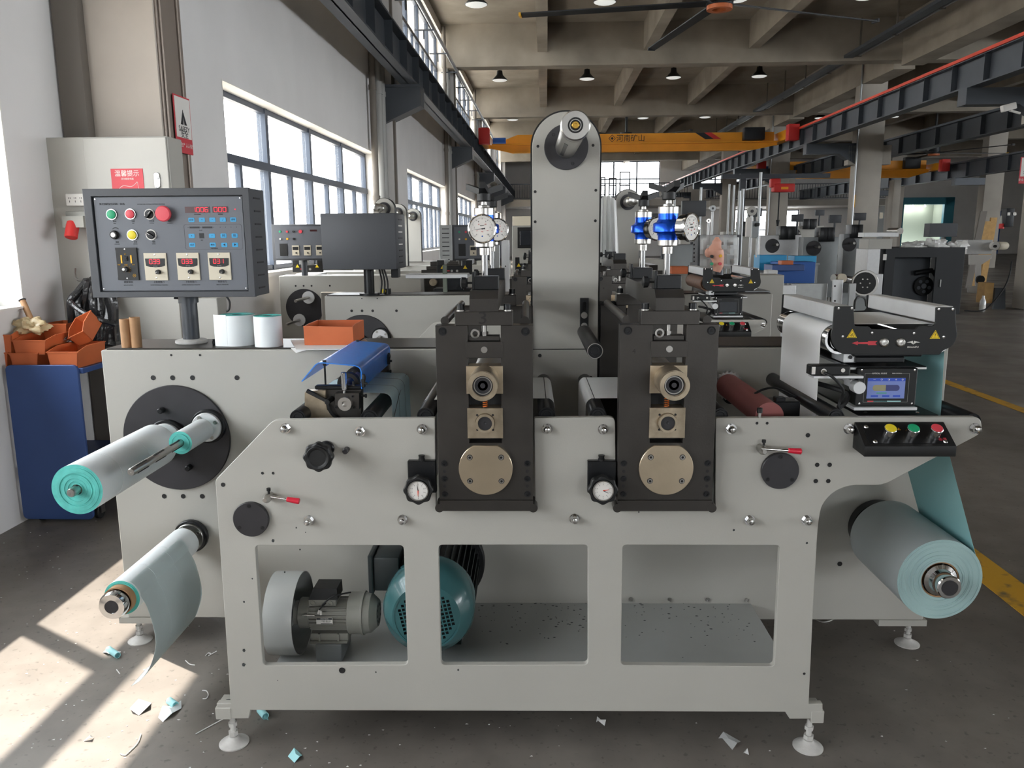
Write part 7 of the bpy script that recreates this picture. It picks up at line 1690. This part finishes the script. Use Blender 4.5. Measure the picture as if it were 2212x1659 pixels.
tbox(t, 'top', 1668, 1738, 572, 585, 13, .5, 'cart', **fr); tbox(t, 'drawer_case', 1680, 1762, 566, 612, 13.3, .5, 'blueb', **fr)
for u in (1683, 1755): tbox(t, 'leg', u, u + 5, 612, 664, 13.35, .06, 'cart', **fr)
hbox('crate', 'light blue plastic crate on the machine shelf, upper left of the blue table', 'crate', 1640, 1700, 551, 584, 14, .4, 'cyanb', frame=H)
hbox('crate', 'light blue plastic crate at the upper right of the blue table', 'crate', 1716, 1764, 553, 568, 14.2, .4, 'cyanb', frame=H)
hbox('crate', 'light blue crate low between the guide and the blue table', 'crate', 1634, 1672, 604, 630, 12, .3, 'cyanb', frame=H)
hbox('storage_bin', 'tiny orange bin on top of the blue table', 'bin', 1688, 1714, 563, 572, 13, .2, 'bin', frame=H)
hbox('carton', 'white carton under the light blue crate', 'carton', 1660, 1680, 584, 601, 12.8, .3, 'cloth', frame=H)
for u0, u1, v, Y, lab in ((1632, 1704, 584, 14.0, 'pale workbench under the upper left light blue crate'), (1706, 1770, 568, 14.2, 'grey workbench under the upper right light blue crate'), (1630, 1676, 630, 12.0, 'low grey bench under the low light blue crate'), (1655, 1684, 601, 12.8, 'small grey stand under the white carton')):
    t = thing('workbench', lab, 'table', tuple(H((u0 + u1) / 2, v, Y).xy) + (0,)); a, c_ = H(u0, v, Y), H(u1, v, Y)
    b = MB(); b.box((a.x, Y - .02, a.z - .04), (c_.x, Y + .45, a.z), .004); b.build('top', 'sheet', t)
    for x in (a.x + .02, c_.x - .06):
        for y in (Y, Y + .38): b = MB(); b.box((x, y, 0), (x + .04, y + .04, a.z - .04)); b.build('leg', 'sheet', t)
# machines of the middle distance, right of the posts: light bodies with discs, shafts and consoles
specs = [(1640, 1732, 508, 560, 20, 'light grey machine body behind the light blue crate'), (1732, 1812, 512, 575, 19, 'grey machine with dark blocks right of the blue crates'), (1560, 1640, 500, 560, 18, 'pale machine body behind the wrapped console'),
         (1690, 1780, 488, 512, 26, 'distant pale machine below the far windows'), (1820, 1862, 505, 560, 20, 'grey machine left of the black cabinet'), (1440, 1505, 528, 600, 9.5, 'grey machine half hidden behind the right jacks'), (1385, 1440, 560, 605, 9.0, 'pale machine body behind the right die station'),
         (1470, 1520, 480, 515, 24, 'far pale machine right of the big tilted gauge')]
for i, (u0, u1, v0, v1, Y, lab) in enumerate(specs):
    a, c_ = H(u0, v1, Y), H(u1, v0, Y); t = thing('slitting_machine', lab, 'machine', ((a.x + c_.x) / 2, Y, 0))
    b = MB(); b.box((a.x, Y, .12), (c_.x, Y + .35, c_.z), .01); b.build('cabinet', ['alu', 'sheet', 'paint', 'paint', 'sheet', 'sheet', 'paint', 'paint'][i], t)
    w = c_.x - a.x
    for f in (.12, .88): b = MB(); b.cyl((a.x + w * f, Y + .15, 0), (a.x + w * f, Y + .15, .13), .03, n=8); b.build('foot', 'foot', t)
    if i not in (5, 6):
        b = MB(); b.cyl((a.x + w * .3, Y, c_.z - .25), (a.x + w * .3, Y - .03, c_.z - .25), .17, n=24); b.build('disc', 'dark', t)
        b = MB(); b.cyl((a.x + w * .34, Y - .03, c_.z - .22), (a.x + w * .34, Y - .3, c_.z - .22), .03, n=12); b.build('shaft', 'steel', t)
    for f in (.55, .72) if i not in (5, 6) else ():
        b = MB(); b.box((a.x + w * f - .1, Y - .1, c_.z - .1), (a.x + w * f + .1, Y + .3, c_.z + .22), .01); b.build('block', 'blackm', t)
    b = MB(); b.cyl((a.x + w * .9, Y + .1, c_.z), (a.x + w * .9, Y + .1, c_.z + .35), .025, n=8).box((a.x + w * .9 - .14, Y + .06, c_.z + .32), (a.x + w * .9 + .14, Y + .14, c_.z + .5), .01); b.build('small_panel', 'console', t)
# tall polished posts with rollers and spools (printing towers)
for i, (u, v0, v1, r, Y) in enumerate(((1511, 405, 505, 2.5, 12), (1571, 398, 512, 2.2, 13), (1581, 400, 512, 2.2, 13), (1594, 412, 500, 3.0, 13), (1601, 408, 500, 3.0, 13.1), (1639, 372, 470, 3, 16), (1456, 425, 470, 2.2, 12))):
    a, c_ = H(u, v1, Y), H(u, v0, Y); b = MB(); rr_ = r / 1725 * Y; b.cyl((a.x, Y, 0), (a.x, Y, c_.z), rr_, n=12)
    tag(b.build('polished_post', 'pipe'), '%s polished vertical post rising among the machines right of the jacks' % ('first', 'second', 'third', 'fourth', 'fifth', 'rearmost', 'leftmost thin')[i], 'post', 'polished posts right of the jacks')
for i, (u, v, r, Y) in enumerate(((1625, 456, 10, 14), (1540, 450, 7, 13), (1531, 477, 5, 12.5))):
    t = thing('spool', ('white spool on an arm high among the machines', 'grey disc on an arm left of the white spool', 'small fitting on an arm beside the big tilted gauge')[i], 'spool', tuple(H(u, v, Y)))
    tcyl(t, 'spool_side', u, v, r, Y, .08, ('paint', 'zinc', 'steel')[i], **fr); tcyl(t, 'hub', u, v, r * .35, Y - .01, .1, 'dark', **fr)
    a, c_ = H(u - 2, v, Y + .09), H(u + 2, v + r * .5, Y + .09); b = MB(); b.box((a.x, Y + .09, 0), (c_.x, Y + .14, c_.z), .004); b.build('arm', 'alu', t)
t = thing('winding_unit', 'white winding head with black rollers, mounted high below the white spool', 'machine part', tuple(H(1622, 500, 13.6)))
tbox(t, 'body', 1612, 1624, 470, 512, 13.6, .1, 'signw', **fr); tbox(t, 'side', 1624, 1640, 478, 514, 13.7, .2, 'sheet', **fr); tcyl(t, 'roller', 1638, 485, 4, 13.6, .3, 'black', **fr); tbox(t, 'leg', 1618, 1622, 512, 556, 13.65, .06, 'zinc', **fr); tbox(t, 'leg', 1633, 1637, 512, 556, 13.65, .06, 'zinc', **fr)
tbox(t, 'tag', 1592, 1598, 470, 482, 13.0, .04, 'redb', **fr)
hbox('grey_console', 'plain dark grey console back in front of the second bay column', 'console', 2007, 2070, 482, 512, 20, .3, 'console', frame=H)
hbox('pedestal', 'dark pedestal carrying the grey console back', 'pedestal', 2028, 2044, 512, 645, 20.1, .2, 'blackm', frame=H)
for i, (u0, v0, u1, v1) in enumerate(((2112, 515, 2126, 456), (2124, 512, 2134, 478), (2140, 510, 2148, 470))):
    a, c_ = H(u0, v0, 24 + i * .12), H(u1, v1, 24.2 + i * .12); b = MB(); d = V((.09, 0, 0)); a = V((a.x - (c_.x - a.x) * .6, a.y, 0)); b.prism([a - d, a + d, c_ + d, c_ - d], (0, .06, 0)); tag(b.build('plank', 'wood' if i else 'strip'), '%s brown plank leaning before the far right wall' % ('longest', 'middle', 'rightmost')[i], 'plank')
t = thing('far_machine', 'white machine frame with a spool, between the black cabinet and the rightmost column', 'machine', tuple(H(2120, 640, 18)))
A_, B2 = H(2094, 636, 18), H(2142, 549, 18); P = lambda u, v: (H(u, v, 18).x, H(u, v, 18).z)
b = MB(); b.plate([P(2092, 632), P(2092, 618), P(2108, 618), P(2108, 572), P(2094, 572), P(2094, 550), P(2142, 550), P(2142, 558), P(2120, 572), P(2118, 636)], [], 18, 18.05, .004); b.build('side_frame', 'signw', t)
tbox(t, 'upper_body', 2088, 2145, 518, 549, 18.1, .5, 'alu', **fr); tcyl(t, 'disc', 2119, 604, 9, 17.9, .06, 'black', **fr)
tcyl(t, 'spool', 2151, 531, 9, 17.6, .1, 'signw', **fr); a = H(2151, 531, 17.65); b = MB(); b.cyl(a, H(2170, 531, 18.6), .09, n=16); b.build('spool_core', 'cream', t); tcyl(t, 'spool_hub', 2151, 532, 3, 17.55, .1, 'black', **fr)
hbox('plywood_board', 'plywood board leaning beside the foot of the rightmost column', 'board', 2124, 2148, 611, 655, 17.4, .3, 'wood', frame=H)
b = MB(); b.prism([V((*H(2146, 665, 17.2).xy, 0)), V((*H(2172, 665, 17.2).xy, 0)), H(2172, 622, 17.5), H(2150, 622, 17.5)], (0, .06, 0)); tag(b.build('grey_board', 'bgmid'), 'dark grey board leaning against the rightmost column', 'board')
p = H(2122, 664, 17.0); t = thing('spray_bottle', 'small silver bottle standing on the floor near the rightmost column', 'bottle', (p.x, 17.0, 0))
b = MB(); b.lathe((p.x, 17, .0), Z3, [(0, 0), (0, .06), (.18, .06), (.2, .05), (.26, .025), (.3, .025), (.3, 0)], 16); b.build('body', 'alu', t); b = MB(); b.cyl((p.x, 17, .03), (p.x, 17, .12), .062, n=16); b.build('label', 'signw', t)
# fittings on the rightmost column
a, c_ = H(2171, 490, 16.8), H(2193, 450, 16.8); t = thing('junction_box', 'black switch box with a red plug on the rightmost column', 'switch box', tuple(a))
b = MB(); b.box((a.x, 16.8, a.z), (c_.x, 17.0, c_.z), .01); b.build('box', 'bgdark', t); b = MB(); b.box((a.x + .02, 16.79, c_.z - .14), (a.x + .07, 16.8, c_.z - .08)).box((a.x + .13, 16.79, c_.z - .14), (a.x + .19, 16.8, c_.z - .08)); b.build('label', 'signw', t)
q = H(2163, 494, 16.9); b = MB(); b.cyl(q, q + V((.0, 0, .1)), .05, n=14, bev=.004).m('paint').cyl(q + V((.02, .05, .08)), q + V((.05, .08, .25)), .045, n=12); b.build('plug', 'redbox', t)
b = MB(); b.tube([V((c_.x + .1, 16.9, 1.0)), V((c_.x + .02, 16.8, .7)), V((c_.x - .15, 16.7, .4)), V((c_.x - .5, 16.6, .05)), V((c_.x - .9, 16.6, .03))], .014, 6, 5); b.build('cable', 'rubber', t)
q = H(2185, 232, 16.7); t = thing('security_camera', 'white security camera on the rightmost column, near the picture edge', 'camera', tuple(q))
b = MB(); b.box(q + V((-.18, -.05, -.06)), q + V((.08, .08, .07)), .02, rot=Mx.Rotation(-.25, 3, 'Y')); b.build('body', 'signw', t); b = MB(); b.cyl(q + V((.0, .05, -.05)), q + V((.25, .15, -.09)), .025, n=8); b.build('arm', 'signw', t)
# notices on other columns
hbox('notice', 'small yellow and red notice on the tall middle column', 'notice', 1841, 1848, 421, 448, 26.868, .03, 'gold', .002, frame=H)
hbox('notice', 'small notice on a pilaster of the second bay', 'notice', 1900, 1908, 459, 472, 37.168, .03, 'cream', .002, frame=H)
shop()
